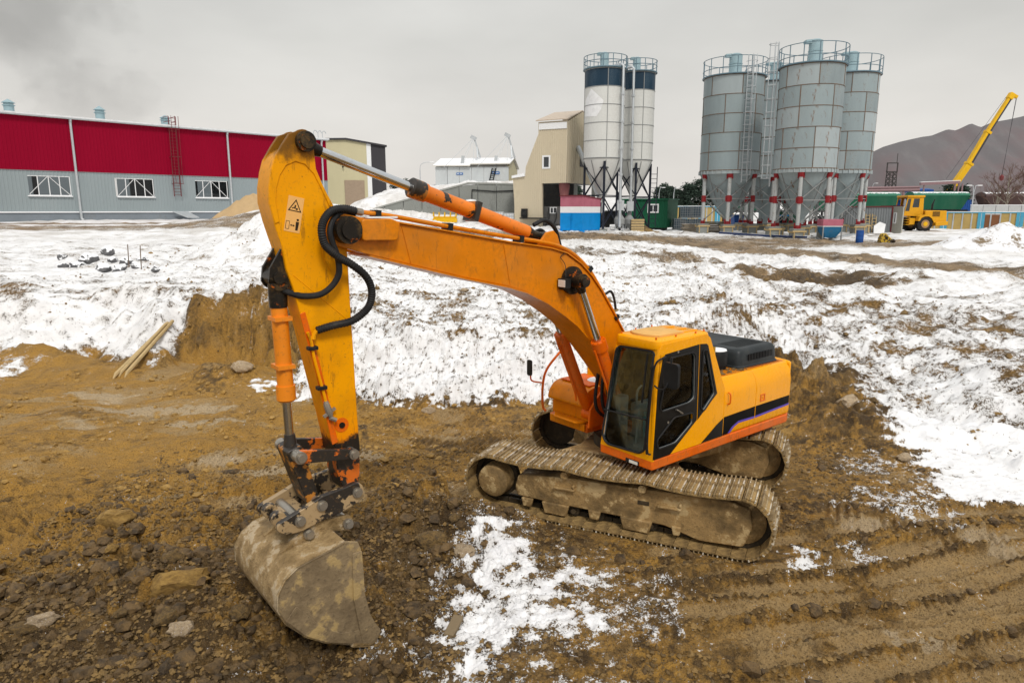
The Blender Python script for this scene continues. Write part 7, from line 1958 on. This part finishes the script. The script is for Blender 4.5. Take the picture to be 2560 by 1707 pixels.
def birch(label, u, vt, Y, seed, spread=1.0):
    rnd = random.Random(seed); b = at(u, 520, Y); gz_ = zg(b.x, b.y); H = at(u, vt, Y).z - gz_
    o = thing('bare_birch', label, 'tree', V(b.x, b.y, gz_), 'bare birches at the right edge'); m = MB(); tw = MB()
    m.tube([V(b.x, b.y, gz_ - .2), V(b.x + .15, b.y, gz_ + H * .4), V(b.x + .05, b.y, gz_ + H * .75)], [.16, .10, .05], 7)
    def grow(mb, p, d, L, r_, lev):
        q = p + d * L; mid = (p + q) / 2 + V(rnd.uniform(-1, 1), rnd.uniform(-1, 1), rnd.uniform(-.3, 1)) * L * .08; mb.tube([p, mid, q], [r_, r_ * .75, r_ * .4], 4 if lev else 5, False)
        if lev < 3:
            for k in range(5 if lev < 2 else 4):
                f = rnd.uniform(.3, 1.0); pp_ = p.lerp(q, f); dd = (d * .9 + V(rnd.uniform(-1, 1), rnd.uniform(-1, 1), rnd.uniform(-.1, .7)) * .75).normalized(); grow(tw, pp_, dd, L * rnd.uniform(.4, .62), r_ * .5, lev + 1)
    for k in range(13):
        f = rnd.uniform(.22, .76); a = rnd.uniform(0, 6.28); p = V(b.x + .1, b.y, gz_ + H * f); d = V(math.cos(a) * spread, math.sin(a) * spread, rnd.uniform(.6, 1.3)).normalized(); grow(m, p, d, H * rnd.uniform(.22, .36), .045, 0)
    M.setdefault('birchbark', coat('birch_bark', (.30, .27, .22), .8, amount=.5, dirt=(.1, .07, .05), scale=4)); M.setdefault('twig', coat('birch_twig', (.14, .085, .07), .9, amount=.2))
    m.build('trunk', M['birchbark'], o); tw.build('crown', M['twig'], o, smooth=False)
birch('bare birch with pale trunk before the brown wagon', 2512, 410, 84, 5)
birch('slim bare birch left of the pale-trunked one', 2489, 440, 86, 8, .8)
birch('bare birch cut off by the right edge of the photo', 2556, 425, 85, 13)

# ---------------------------------------------------------------- yard clutter around the silos
def ibc(u, vb, Y, label, w=1.0, col=None, stack=1):
    b = at(u, vb, Y); z = gz_at(b); o = thing('liquid_tank', label, 'tank', V(b.x, b.y, z), 'caged liquid tanks')
    for k in range(stack):
        zz = z + k * 1.16
        m = MB(); m.box((b.x - .55, b.y - .45, zz), (b.x + .55, b.y + .45, zz + .12)); m.build('pallet', M['zinc'], o)
        m = MB(); m.box((b.x - .52, b.y - .42, zz + .121), (b.x + .52, b.y + .42, zz + 1.08)); m.build('tank', col or M['white'], o, bevel=.06)
        m = MB()
        for i in range(6):
            x = b.x - .55 + 1.1 * i / 5; m.bar((x, b.y - .46, zz + .12), (x, b.y - .46, zz + 1.1), .035)
        for i in range(5): z_ = zz + .2 + .22 * i; m.bar((b.x - .55, b.y - .47, z_), (b.x + .55, b.y - .47, z_), .035); m.bar((b.x + .56, b.y - .47, z_), (b.x + .56, b.y + .47, z_), .035)
        m.build('cage', M['zinc'], o)
ibc(1242, 553, 58.6, 'white caged tank against the concrete wall, left of its twin')
ibc(1270, 553, 58.9, 'white caged tank next to the beige tower foot')
dkb = coat('drum_blue_grey', (.14, .20, .25), .5, amount=.4)
for u, lb, st in ((1697, 'blue-grey stacked caged tanks beside the green cabin end', 1), (1712, 'pair of stacked caged tanks left of the silo footings', 2), (1738, 'second pair of stacked caged tanks nearer the grey silos', 2)):
    ibc(u, 556, 66, lb, col=dkb, stack=st)
# yellow steel frame by the concrete wall
b = at(1112, 558, 57.5); z = gz_at(b); yf = thing('steel_formwork', 'yellow steel formwork block lying by the concrete wall', 'formwork', V(b.x, b.y, z))
m = MB(); m.box((b.x - 1.0, b.y, z), (b.x + 1.0, b.y + .7, z + .35)); m.box((b.x - .95, b.y + .1, z + .351), (b.x + .95, b.y + .6, z + .5)); m.build('base', M['cryellow'], yf, bevel=.02)
m = MB()
for k in range(5): x = b.x - .95 + k * .47; m.prism([(x - .05, b.y + .05, z + .501), (x + .05, b.y + .05, z + .501), (x + .03, b.y + .05, z + .85), (x - .03, b.y + .05, z + .85)], (0, .5, 0))
m.build('rib', M['cryellow'], yf)
m = MB(); m.box((b.x - .8, b.y + .12, z + .502), (b.x + .8, b.y + .5, z + .56)); m.build('snow_cap', M['snow'], yf)
b = at(1178, 553, 58.8); m = MB(); m.lathe((b.x, b.y, gz_at(b)), [(.5, -.1), (.5, 1.9), (.42, 2.05), (.1, 2.1)], 18); tag(m.build('water_tank', M['white']), 'upright pale tank against the concrete wall behind the arm cylinder', 'tank')
# hopper under the widest silo
b = at(2073, 582, 49.5); z = gz_at(b); hp = thing('loading_hopper', 'small hopper with pink rim and blue trough at the silo footing', 'hopper', V(b.x, b.y, z))
m = MB(); loft(m, [[(b.x + sx * a, b.y + sy * a * .7, zz) for sx, sy in ((-1, -1), (1, -1), (1, 1), (-1, 1))] for a, zz in ((.35, z + .18), (.62, z + .62), (.66, z + .98))]); m.build('trough', coat('trough_blue', (.02, .14, .28), .5, amount=.4), hp, bevel=.02)
m = MB(); m.box((b.x - .72, b.y - .5, z + 1.03), (b.x + .72, b.y + .5, z + 1.5)); m.build('rim', M['pink'], hp, bevel=.02)
m = MB(); m.box((b.x - .7, b.y - .49, z + .981), (b.x + .7, b.y + .49, z + 1.028)); m.build('snow_cap', M['snow'], hp)
m = MB()
for sx in (-1, 1):
    for sy in (-1, 1): m.bar((b.x + sx * .66, b.y + sy * .46, z - .05), (b.x + sx * .66, b.y + sy * .46, z + .98), .07)
m.build('stand', M['brace'], hp)
b = at(2149, 597, 47); z = gz_at(b); m = MB(); m.lathe((b.x, b.y, z), [(.23, -.03), (.245, .0), (.245, .25), (.255, .26), (.245, .28), (.245, .52), (.255, .53), (.245, .55), (.245, .82), (.2, .83)], 18); tag(m.build('oil_drum', M['royal']), 'dark blue drum standing in the snow before the shed', 'drum')
b = at(2214, 596, 47); z = gz_at(b); yd_ = thing('machine_scrap', 'yellow and black lump of machine scrap lying in the snow', 'scrap', V(b.x, b.y, z)); rnd = random.Random(4)
m = MB(); m.prism([(b.x - .45, b.y - .2, z - .03), (b.x + .35, b.y - .2, z - .03), (b.x + .40, b.y - .2, z + .18), (b.x + .10, b.y - .2, z + .42), (b.x - .10, b.y - .2, z + .62), (b.x - .30, b.y - .2, z + .55), (b.x - .42, b.y - .2, z + .25)], (0, .45, 0)); m.build('casting', burnt('scrap_yellow', (.5, .32, .02), amt=.9), yd_, bevel=.05)
m = MB(); m.lathe((b.x + .45, b.y, z), [(.2, -.02), (.24, .1), (.15, .2), (.05, .22)], 9); m.cyl((b.x - .05, b.y - .25, z + .3), (b.x - .05, b.y - .202, z + .3), .1); m.build('bracket', M['grease'], yd_)
# aluminium ladder, blue beams, planks lying on the snow
def lying(name, label, cat, pA, pB, fn, mt, group=None):
    a, b = gp(*pA), gp(*pB); m = MB(); fn(m, a, b); return tag(m.build(name, mt), label, cat, group)
def ladd(m, a, b):
    d = (b - a).normalized(); t = V(-d.y, d.x, 0) * .22
    for s in (-1, 1): m.bar(a + t * s + V(0, 0, .06), b + t * s + V(0, 0, .06), .06)
    for k in range(11): q = a.lerp(b, (k + .5) / 11); m.bar(q - t + V(0, 0, .06), q + t + V(0, 0, .06), .05)
lying('aluminium_ladder', 'light metal ladder lying flat in the snow before the silos', 'ladder', (2082, 597), (2142, 586), ladd, M['zinc'])
def beam(w, h): return lambda m, a, b: m.bar(a + V(0, 0, h / 2), b + V(0, 0, h / 2), w, h)
lying('steel_beam', 'long dark blue steel beam lying below the left grey silos', 'beam', (1798, 585), (1925, 594), beam(.25, .16), coat('beam_navy', (.015, .03, .09), .5, amount=.4, snowcap=.2))
lying('steel_beam', 'shorter dark blue steel beam ending before the widest silo', 'beam', (1915, 592), (2015, 597), beam(.22, .14), bpy.data.materials['beam_navy'])
for k, (pa, pb) in enumerate((((2030, 590), (2070, 598)), ((2150, 588), (2205, 586)), ((2170, 592), (2222, 589)), ((1700, 584), (1722, 571)))):
    lying('plank', ['loose timber plank lying left of the loading hopper', 'loose plank lying left of the shed end panel, upper one', 'loose plank by the yellow scrap, lower one', 'plank slanting in the snow left of the silo footings'][k], 'plank', pa, pb, beam(.16, .05), M['oldwood'])
# timber stacks and pallets
for u, v, lb, n in ((1737, 568, 'low stack of old boards left of the silo footings', 5), (1783, 570, 'board stack between the left silo footings', 6)):
    b = at(u, v, 60); z = gz_at(b); o = thing('board_stack', lb, 'boards', V(b.x, b.y, z)); rnd = random.Random(u)
    for k in range(n):
        m = MB(); a = rnd.uniform(-.15, .15); m.obox((b.x + rnd.uniform(-.15, .15), b.y, z + .08 + k * .15), (1.0 * math.cos(a), math.sin(a), 0), (-.35 * math.sin(a), .35 * math.cos(a), 0), (0, 0, .06)); m.build('board', M['oldwood'], o)
b = at(1592, 569, 53.5); z = gz_at(b); o = thing('wooden_crate', 'slatted wooden crate between the white silo legs', 'crate', V(b.x, b.y, z))
for k in range(5):
    m = MB(); m.box((b.x - .5, b.y - .4, z + .02 + k * .2), (b.x + .5, b.y - .36, z + .15 + k * .2)); m.box((b.x + .46, b.y - .36, z + .02 + k * .2), (b.x + .5, b.y + .4, z + .15 + k * .2)); m.build('slat', M['wood'], o)
m = MB(); m.box((b.x - .45, b.y - .355, z), (b.x + .45, b.y + .4, z + .9)); m.build('load', M['oldwood'], o)
for k, (u, lb) in enumerate(((1548, 'grey dosing pump under the front white silo'), (1572, 'grey dosing pump under the rear white silo'))):
    b = at(u, 567, 53.0 if k == 0 else 55); z = gz_at(b); o = thing('dosing_pump', lb, 'pump', V(b.x, b.y, z)); m = MB(); m.lathe((b.x, b.y, z), [(.1, .2), (.4, .55), (.42, .9), (.2, 1.2), (.12, 1.6)], 12); m.build('body', M['brace'], o)
    m = MB()
    for s in (-1, 1): m = MB(); m.bar((b.x + s * .3, b.y, z - .05), (b.x + s * .28, b.y, z + .6), .07); m.build('leg', M['zinc'], o)
    m = MB(); m.box((b.x - .25, b.y - .45, z + 1.55), (b.x + .25, b.y - .1, z + 2.3)); m.build('control_box', M['zinc'], o)
q = at(1540, 545, 60); b = V(q.x, q.y, gz_at(q)); o = thing('dark_vehicle', 'small dark vehicle with snowy top behind the white silo legs', 'vehicle', b)
m = MB(); m.prism([(b.x - 1.4, b.y, b.z + .35), (b.x + 1.4, b.y, b.z + .35), (b.x + 1.4, b.y, b.z + .9), (b.x + .8, b.y, b.z + 1.0), (b.x + .5, b.y, b.z + 1.5), (b.x - .9, b.y, b.z + 1.5), (b.x - 1.4, b.y, b.z + .95)], (0, 1.5, 0)); m.build('body', M['black'], o, bevel=.08)
m = MB(); m.prism([(b.x + .4, b.y + .1, b.z + 1.501), (b.x - .8, b.y + .1, b.z + 1.501), (b.x - .8, b.y + 1.4, b.z + 1.501), (b.x + .4, b.y + 1.4, b.z + 1.501)], (0, 0, .06)); m.build('snow_cap', M['snow'], o)
for x in (-.85, .85): m = MB(); m.cyl((b.x + x, b.y - .05, b.z + .33), (b.x + x, b.y + .15, b.z + .33), .33); m.cyl((b.x + x, b.y + 1.35, b.z + .33), (b.x + x, b.y + 1.55, b.z + .33), .33); m.build('wheel', M['rubber'], o)
for k, (u, v, mt, lb, w) in enumerate(((1849, 566, M['royal'], 'blue tub standing between the left silo legs', .8), (1960, 566, coat('skip_green', (.01, .05, .03), .6), 'dark green skip behind the widest silo footings', 1.6), (1948, 560, M['skyblue'], 'pale blue bin behind the middle silo legs', .6))):
    b = at(u, v, 68); z = gz_at(b); o = thing('waste_bin', lb, 'bin', V(b.x, b.y, z)); m = MB(); loft(m, [[(b.x + sx * a, b.y + sy * .6, zz) for sx, sy in ((-1, -1), (1, -1), (1, 1), (-1, 1))] for a, zz in ((w * .75, z - .02), (w, z + 1.4 + .4 * (k == 1)))]); m.build('body', mt, o, bevel=.03)
    m = MB(); m.box((b.x - w * 1.05, b.y - .65, z + 1.402 + .4 * (k == 1)), (b.x + w * 1.05, b.y + .65, z + 1.5 + .4 * (k == 1))); m.build('rim', mt, o)

# ---------------------------------------------------------------- stones and clods
def lump_mesh(name, seed, mt, sub=3, rough=.28, flat=.7):
    bm = bmesh.new(); bmesh.ops.create_icosphere(bm, subdivisions=sub, radius=1.0)
    r_ = np.random.default_rng(seed); ofs = r_.uniform(0, 50, 3); co_ = np.array([v.co for v in bm.verts])
    pl = r_.normal(size=(9, 3)); pl /= np.linalg.norm(pl, axis=1)[:, None]; hd_ = r_.uniform(.55, .9, 9)
    for k in range(9):                   # knock flat faces off, like broken soil
        dd = co_ @ pl[k]; over = np.clip(dd - hd_[k], 0, None); co_ = co_ - over[:, None] * pl[k] * .9
    n_ = pn(co_[:, 0] * 1.7 + ofs[0], co_[:, 1] * 1.7 + co_[:, 2] * 1.3 + ofs[1], 3) + .5 * pn(co_[:, 0] * 4 + ofs[2], co_[:, 2] * 4 - co_[:, 1] * 2, 4)
    co_ = co_ * (1 + rough * n_)[:, None]; co_[:, 2] *= flat
    for v, c in zip(bm.verts, co_): v.co = c
    me = bpy.data.meshes.new(name); bm.to_mesh(me); bm.free(); me.materials.append(mt); me.polygons.foreach_set('use_smooth', [True] * len(me.polygons)); me.set_sharp_from_angle(angle=R(40))
    return me
def stone(name, label, cat, u, v, wpx, asp, mt, seed, rot=0.0, flat=.65, group=None, sink=.25):
    p = gp(u, v); dist = math.hypot(p.y, CAM_H - p.z); s = wpx / 1700 * dist / 2
    o = bpy.data.objects.new(name, lump_mesh(name, seed, mt, 3, .28, 1.0)); COL.objects.link(o)
    o.scale = (s, s * asp, s * flat * asp ** .3); o.rotation_euler = (random.uniform(-.15, .15), random.uniform(-.15, .15), rot)
    o.location = (p.x, p.y, p.z + s * flat * (.5 - sink)); tag(o, label, cat, group)
SC = [(1075, 1362, 92, .7, 'clod', .2, 'large brown clod with a flat back left of the near track front'), (1161, 1388, 64, .8, 'palerock', .5, 'pale rounded rock with snow on top beside the snow patch'),
      (1136, 1302, 34, .8, 'clod', 1, 'small grey-brown clod above the pale snowy rock'), (289, 1312, 84, .6, 'ochreclod', .3, 'flat ochre slab of soil left of the bucket'),
      (451, 1485, 150, .42, 'ochreclod', .55, 'longest slanted soil clod at lower left of the bucket'), (415, 1545, 62, .8, 'clod', .8, 'round clod just below the long slanted clod'),
      (460, 1578, 74, .55, 'palerock', .4, 'pale speckled stone below the long slanted clod'), (115, 1558, 74, .4, 'palerock', .6, 'pale narrow slab near the lower left corner'),
      (62, 1586, 56, .6, 'clod', .2, 'brown clod below the narrow slab near the left edge'), (600, 1545, 52, .9, 'clod', .1, 'grey-brown clod next to the bucket back'),
      (280, 1390, 36, .7, 'ochreclod', .9, 'small ochre lump below the flat ochre slab'), (433, 1396, 56, .6, 'clod', .2, 'jagged clod above the long slanted clod'),
      (307, 1538, 34, 1., 'clod', .1, 'small upright clod left of the round clod'), (1061, 1470, 30, .8, 'clod', .3, 'small clod left of the snow patch'), (1129, 1464, 32, .8, 'clod', .7, 'dark clod at the left rim of the snow patch'),
      (1216, 1486, 20, 1., 'clod', .7, 'single small stone in the middle of the snow patch'), (1135, 1262, 40, .8, 'clod', .2, 'lump of soil by the near sprocket'), (1567, 712, 13, 1., 'palerock', .2, 'tan stone lying alone in the snow behind the boom'),
      (1160, 727, 22, .8, 'palerock', .2, 'tan stone in the snow under the boom'), (1072, 1030, 34, .6, 'palerock', .2, 'pale clod at the bank foot behind the stick'), (830, 1440, 46, .7, 'clod', .2, 'dark clod partly behind the bucket'),
      (2150, 652, 18, .9, 'palerock', .2, 'pale stone on the far ridge before the silos'), (600, 925, 60, .6, 'palerock', .4, 'pale stone at the foot of the brown cut'), (800, 1010, 40, .6, 'ochreclod', .4, 'ochre lump beyond the stick on the pit floor'),
      (1960, 1095, 60, .6, 'ochreclod', .3, 'ochre block on the mud heap behind the counterweight'), (2120, 1015, 70, .6, 'palerock', .5, 'flat pale slab sticking from the snow right of the excavator'), (2260, 1150, 46, .6, 'palerock', .5, 'snowy stone on the right-hand slope')]
for i, (u, v, w_, a_, mt, ro_, lb) in enumerate(SC):
    stone('soil_clod' if 'clod' in mt else 'stone', lb, 'clod' if 'clod' in mt else 'stone', u, v, w_, a_, M[mt], 700 + i, ro_)
RB = [(155, 648, 22, 'brownish chunk at the left end of the rubble heap'), (160, 668, 24, 'chunk at the lower left of the rubble heap'), (195, 668, 34, 'wide chunk left of the rubble centre'), (225, 655, 46, 'largest snow-covered block of the rubble heap'), (268, 636, 34, 'topmost block of the rubble heap'), (256, 676, 38, 'front block under the rubble centre'), (283, 655, 30, 'block right below the topmost one'), (298, 678, 36, 'front right block of the rubble heap'), (318, 658, 34, 'block right of the rubble centre'), (342, 670, 30, 'low block on the right of the rubble heap'), (357, 652, 28, 'upright block with a rod at the right of the rubble'), (390, 677, 26, 'rightmost separate chunk of the rubble heap')]
for i, (u, v, w_, lb) in enumerate(RB): stone('concrete_chunk', lb, 'rubble', u, v, w_ * 1.15, .8, M['rubble'], 800 + i, i * .7, .75, 'rubble heap in the snow', .34)
# reinforcement rods in the rubble
for u, v, lb in ((322, 668, 'thin rod standing up from the rubble heap centre'), (353, 672, 'thin rod standing at the right of the rubble')):
    p = gp(u, v); m = MB(); m.tube([p - V(0, 0, .2), p + V(.05, 0, .9)], .02, 5); tag(m.build('steel_rod', M['seam']), lb, 'rod')
# timber poles leaning on the bank
PL = [((282, 948), (425, 812), .06), ((300, 938), (432, 816), .05), ((308, 945), (438, 820), .06), ((292, 942), (420, 816), .05)]
for i, (a, b, r_) in enumerate(PL):
    p = gp(*a); q = gp(*b); q = q + V(0, -.12, .05)
    ts = np.linspace(.3, 1, 14); PX = [p.lerp(q, t) for t in ts]; zz_ = terrain(np.array([c.x for c in PX]), np.array([c.y for c in PX]))[0]
    q.z += max(0.0, max((z_ + .02 - c.z) / t for z_, c, t in zip(zz_, PX, ts)))
    m = MB(); m.tube([p + V(.02 * i, 0, -.02), p.lerp(q, .06) + V(.02 * i, 0, .04), q], [.012, r_, r_ * .9], 7)
    tag(m.build('timber_pole', M['wood']), ['lowest-reaching pointed pole of the bundle leaning on the bank', 'middle pole of the bundle leaning on the bank', 'rightmost pointed pole of the bundle leaning on the bank', 'rear pole of the bundle leaning on the bank'][i], 'pole', 'poles leaning on the bank')
p = gp(1134, 1575); m = MB(); m.obox(p + V(0, 0, .05), (.05, .12, .05), (.06, -.02, 0), (0, 0, .025)); tag(m.build('wood_offcut', coat('damp_wood', (.20, .15, .09), .8, amount=.5), bevel=.006), 'short wood offcut lying left of the snow patch', 'wood')

# small clods: too many to count, one object each for soil and snow ground
def scatter(name, n, region, size, mt, seed, keep, small=False):
    r_ = np.random.default_rng(seed); X_ = r_.uniform(region[0], region[1], n); Y_ = r_.uniform(region[2] ** .5, region[3] ** .5, n) ** 2
    Z_, A_ = terrain(X_, Y_); sn, tn, pl = masks(X_, Y_, Z_, A_); k = keep(X_, Y_, Z_, A_, sn, r_)
    X_, Y_, Z_ = X_[k], Y_[k], Z_[k]; n = len(X_)
    t = (1 + 5 ** .5) / 2; ico = np.array([(-1, t, 0), (1, t, 0), (-1, -t, 0), (1, -t, 0), (0, -1, t), (0, 1, t), (0, -1, -t), (0, 1, -t), (t, 0, -1), (t, 0, 1), (-t, 0, -1), (-t, 0, 1)]) / 1.9
    fc = np.array([(0, 11, 5), (0, 5, 1), (0, 1, 7), (0, 7, 10), (0, 10, 11), (1, 5, 9), (5, 11, 4), (11, 10, 2), (10, 7, 6), (7, 1, 8), (3, 9, 4), (3, 4, 2), (3, 2, 6), (3, 6, 8), (3, 8, 9), (4, 9, 5), (2, 4, 11), (6, 2, 10), (8, 6, 7), (9, 8, 1)])
    if small:
        ico = np.array([(1, 0, 0), (-1, 0, 0), (0, 1, 0), (0, -1, 0), (0, 0, 1), (0, 0, -1)]) * 1.1
        fc = np.array([(0, 2, 4), (2, 1, 4), (1, 3, 4), (3, 0, 4), (2, 0, 5), (1, 2, 5), (3, 1, 5), (0, 3, 5)])
    nv = len(ico)
    s = np.clip(size * r_.lognormal(0, .85, n), size * .3, size * (2.6 if small else 5.0))
    v = ico[None] * r_.uniform(.72, 1.25, (n, nv, 1)); sc3 = r_.uniform(.65, 1.35, (n, 1, 3)); sc3[:, :, 2] *= .75
    v = v * s[:, None, None] * sc3; a = r_.uniform(0, 6.28, n)[:, None]; x_ = v[..., 0] * np.cos(a) - v[..., 1] * np.sin(a); y_ = v[..., 0] * np.sin(a) + v[..., 1] * np.cos(a)
    v = np.stack([x_ + X_[:, None], y_ + Y_[:, None], v[..., 2] + (Z_ + s * .12)[:, None]], -1).reshape(-1, 3)
    f = (fc[None] + (np.arange(n) * nv)[:, None, None]).reshape(-1, 3)
    me = bpy.data.meshes.new(name); me.vertices.add(len(v)); me.vertices.foreach_set('co', v.astype(np.float32).ravel()); me.loops.add(f.size); me.loops.foreach_set('vertex_index', f.ravel().astype(np.int32)); me.polygons.add(len(f)); me.polygons.foreach_set('loop_start', np.arange(len(f), dtype=np.int32) * 3); me.update(calc_edges=True); me.shade_flat(); me.materials.append(mt)
    o = bpy.data.objects.new(name, me); COL.objects.link(o); o['kind'] = 'stuff'; return o
def inview(X_, Y_): return np.abs(X_) < Y_ * .82 + .6
scatter('soil_crumbs', 90000, (-7, 8.5, 5.3, 13), .013, M['clod'], 1, lambda X_, Y_, Z_, A_, sn, r_: inview(X_, Y_) & (sn < .6) & (A_['pit'] > .4) & (A_['under'] < .05) & (r_.random(len(X_)) < np.clip(.35 + .6 * ss(.8, -1.0, X_) * ss(12, 9.5, Y_) - .8 * A_['track'] - .4 * A_['pr'] + .5 * A_['ridge'], .03, 1)), True)
scatter('loose_clods', 34000, (-7, 8, 5.3, 12.5), .021, M['darkclod'], 2, lambda X_, Y_, Z_, A_, sn, r_: inview(X_, Y_) & (sn < .4) & (A_['pit'] > .5) & (A_['under'] < .05) & (r_.random(len(X_)) < .03 + ss(.5, -1.0, X_) * ss(11.0, 9.2, Y_) * (.25 + .6 * ss(-.2, .5, fbm(X_, Y_, .7, 3, 511))) + .12 * A_['ridge'] - .3 * A_['track']))
scatter('ochre_crumbs', 9000, (-13, 1, 10.2, 19), .017, M['ochreclod'], 6, lambda X_, Y_, Z_, A_, sn, r_: inview(X_, Y_) & (sn < .3) & (A_['pit'] > .5) & (A_['under'] < .05) & (r_.random(len(X_)) < .12 + .7 * ss(.0, .5, fbm(X_, Y_, .6, 3, 521))))
scatter('bank_clods', 60000, (-18, 18, 12, 34), .019, M['clod'], 3, lambda X_, Y_, Z_, A_, sn, r_: inview(X_, Y_) & (A_['pit'] < .5) & (r_.random(len(X_)) < np.where(sn < .5, .45, .12) * (.15 + .9 * ss(-.1, .5, fbm(X_, Y_, .6, 3, 501)))), True)
scatter('bank_lumps', 5000, (-18, 18, 12, 34), .038, M['clod'], 4, lambda X_, Y_, Z_, A_, sn, r_: inview(X_, Y_) & (A_['pit'] < .5) & (r_.random(len(X_)) < np.where(sn < .5, .3, .025) * (.2 + .9 * ss(0, .5, fbm(X_, Y_, .6, 3, 501)))))
# ---------------------------------------------------------------- smoke drifting behind the crimson hall
def smoke(u, v, Y, rx_, rz_, dens, seed):
    cc = at(u, v, Y)
    m = bpy.data.materials.new('smoke'); m.use_nodes = True; nt = m.node_tree; nt.nodes.remove(nt.nodes['Principled BSDF'])
    pv = N(nt, 'VolumePrincipled'); pv.inputs['Color'].default_value = (.5, .5, .5, 1)
    co = N(nt, 'TexCoord').outputs['Object']
    mo = N(nt, 'Mapping'); mo.inputs['Location'].default_value = (seed * 91, seed * 37, 0); nt.links.new(co, mo.inputs[0])
    n1 = noise(nt, mo.outputs[0], 3.4 / rx_, 7, .6)
    ln = N(nt, 'VectorMath'); ln.operation = 'LENGTH'
    mp = N(nt, 'Mapping'); mp.inputs['Scale'].default_value = (1 / rx_, 1 / (rx_ * .7), 1 / rz_); nt.links.new(co, mp.inputs[0]); nt.links.new(mp.outputs[0], ln.inputs[0])
    fall = rng(nt, ln.outputs['Value'], 1.0, .2)
    d = mth(nt, 'MULTIPLY', rng(nt, mth(nt, 'ADD', n1, mth(nt, 'MULTIPLY', fall, .35)), .62, .73), dens)
    nt.links.new(d, pv.inputs['Density']); nt.links.new(pv.outputs[0], nt.nodes['Material Output'].inputs['Volume'])
    mb = MB(); vs = []; n = 18
    mb.lathe(cc, [(rx_ * math.cos(R(a)), rz_ * math.sin(R(a))) for a in (-85, -60, -35, -10, 10, 35, 60, 85)], n)
    s = mb.build('smoke_plume', m, None, org=cc, smooth=False); s['kind'] = 'stuff'
    return s
smoke(0, 0, 300, 66, 40, .011, 1)
smoke(240, 245, 300, 40, 26, .008, 2)
print('tris', sum(sum(len(p.vertices) - 2 for p in o.data.polygons) for o in bpy.data.objects if o.type == 'MESH' and o.data.users == 1))
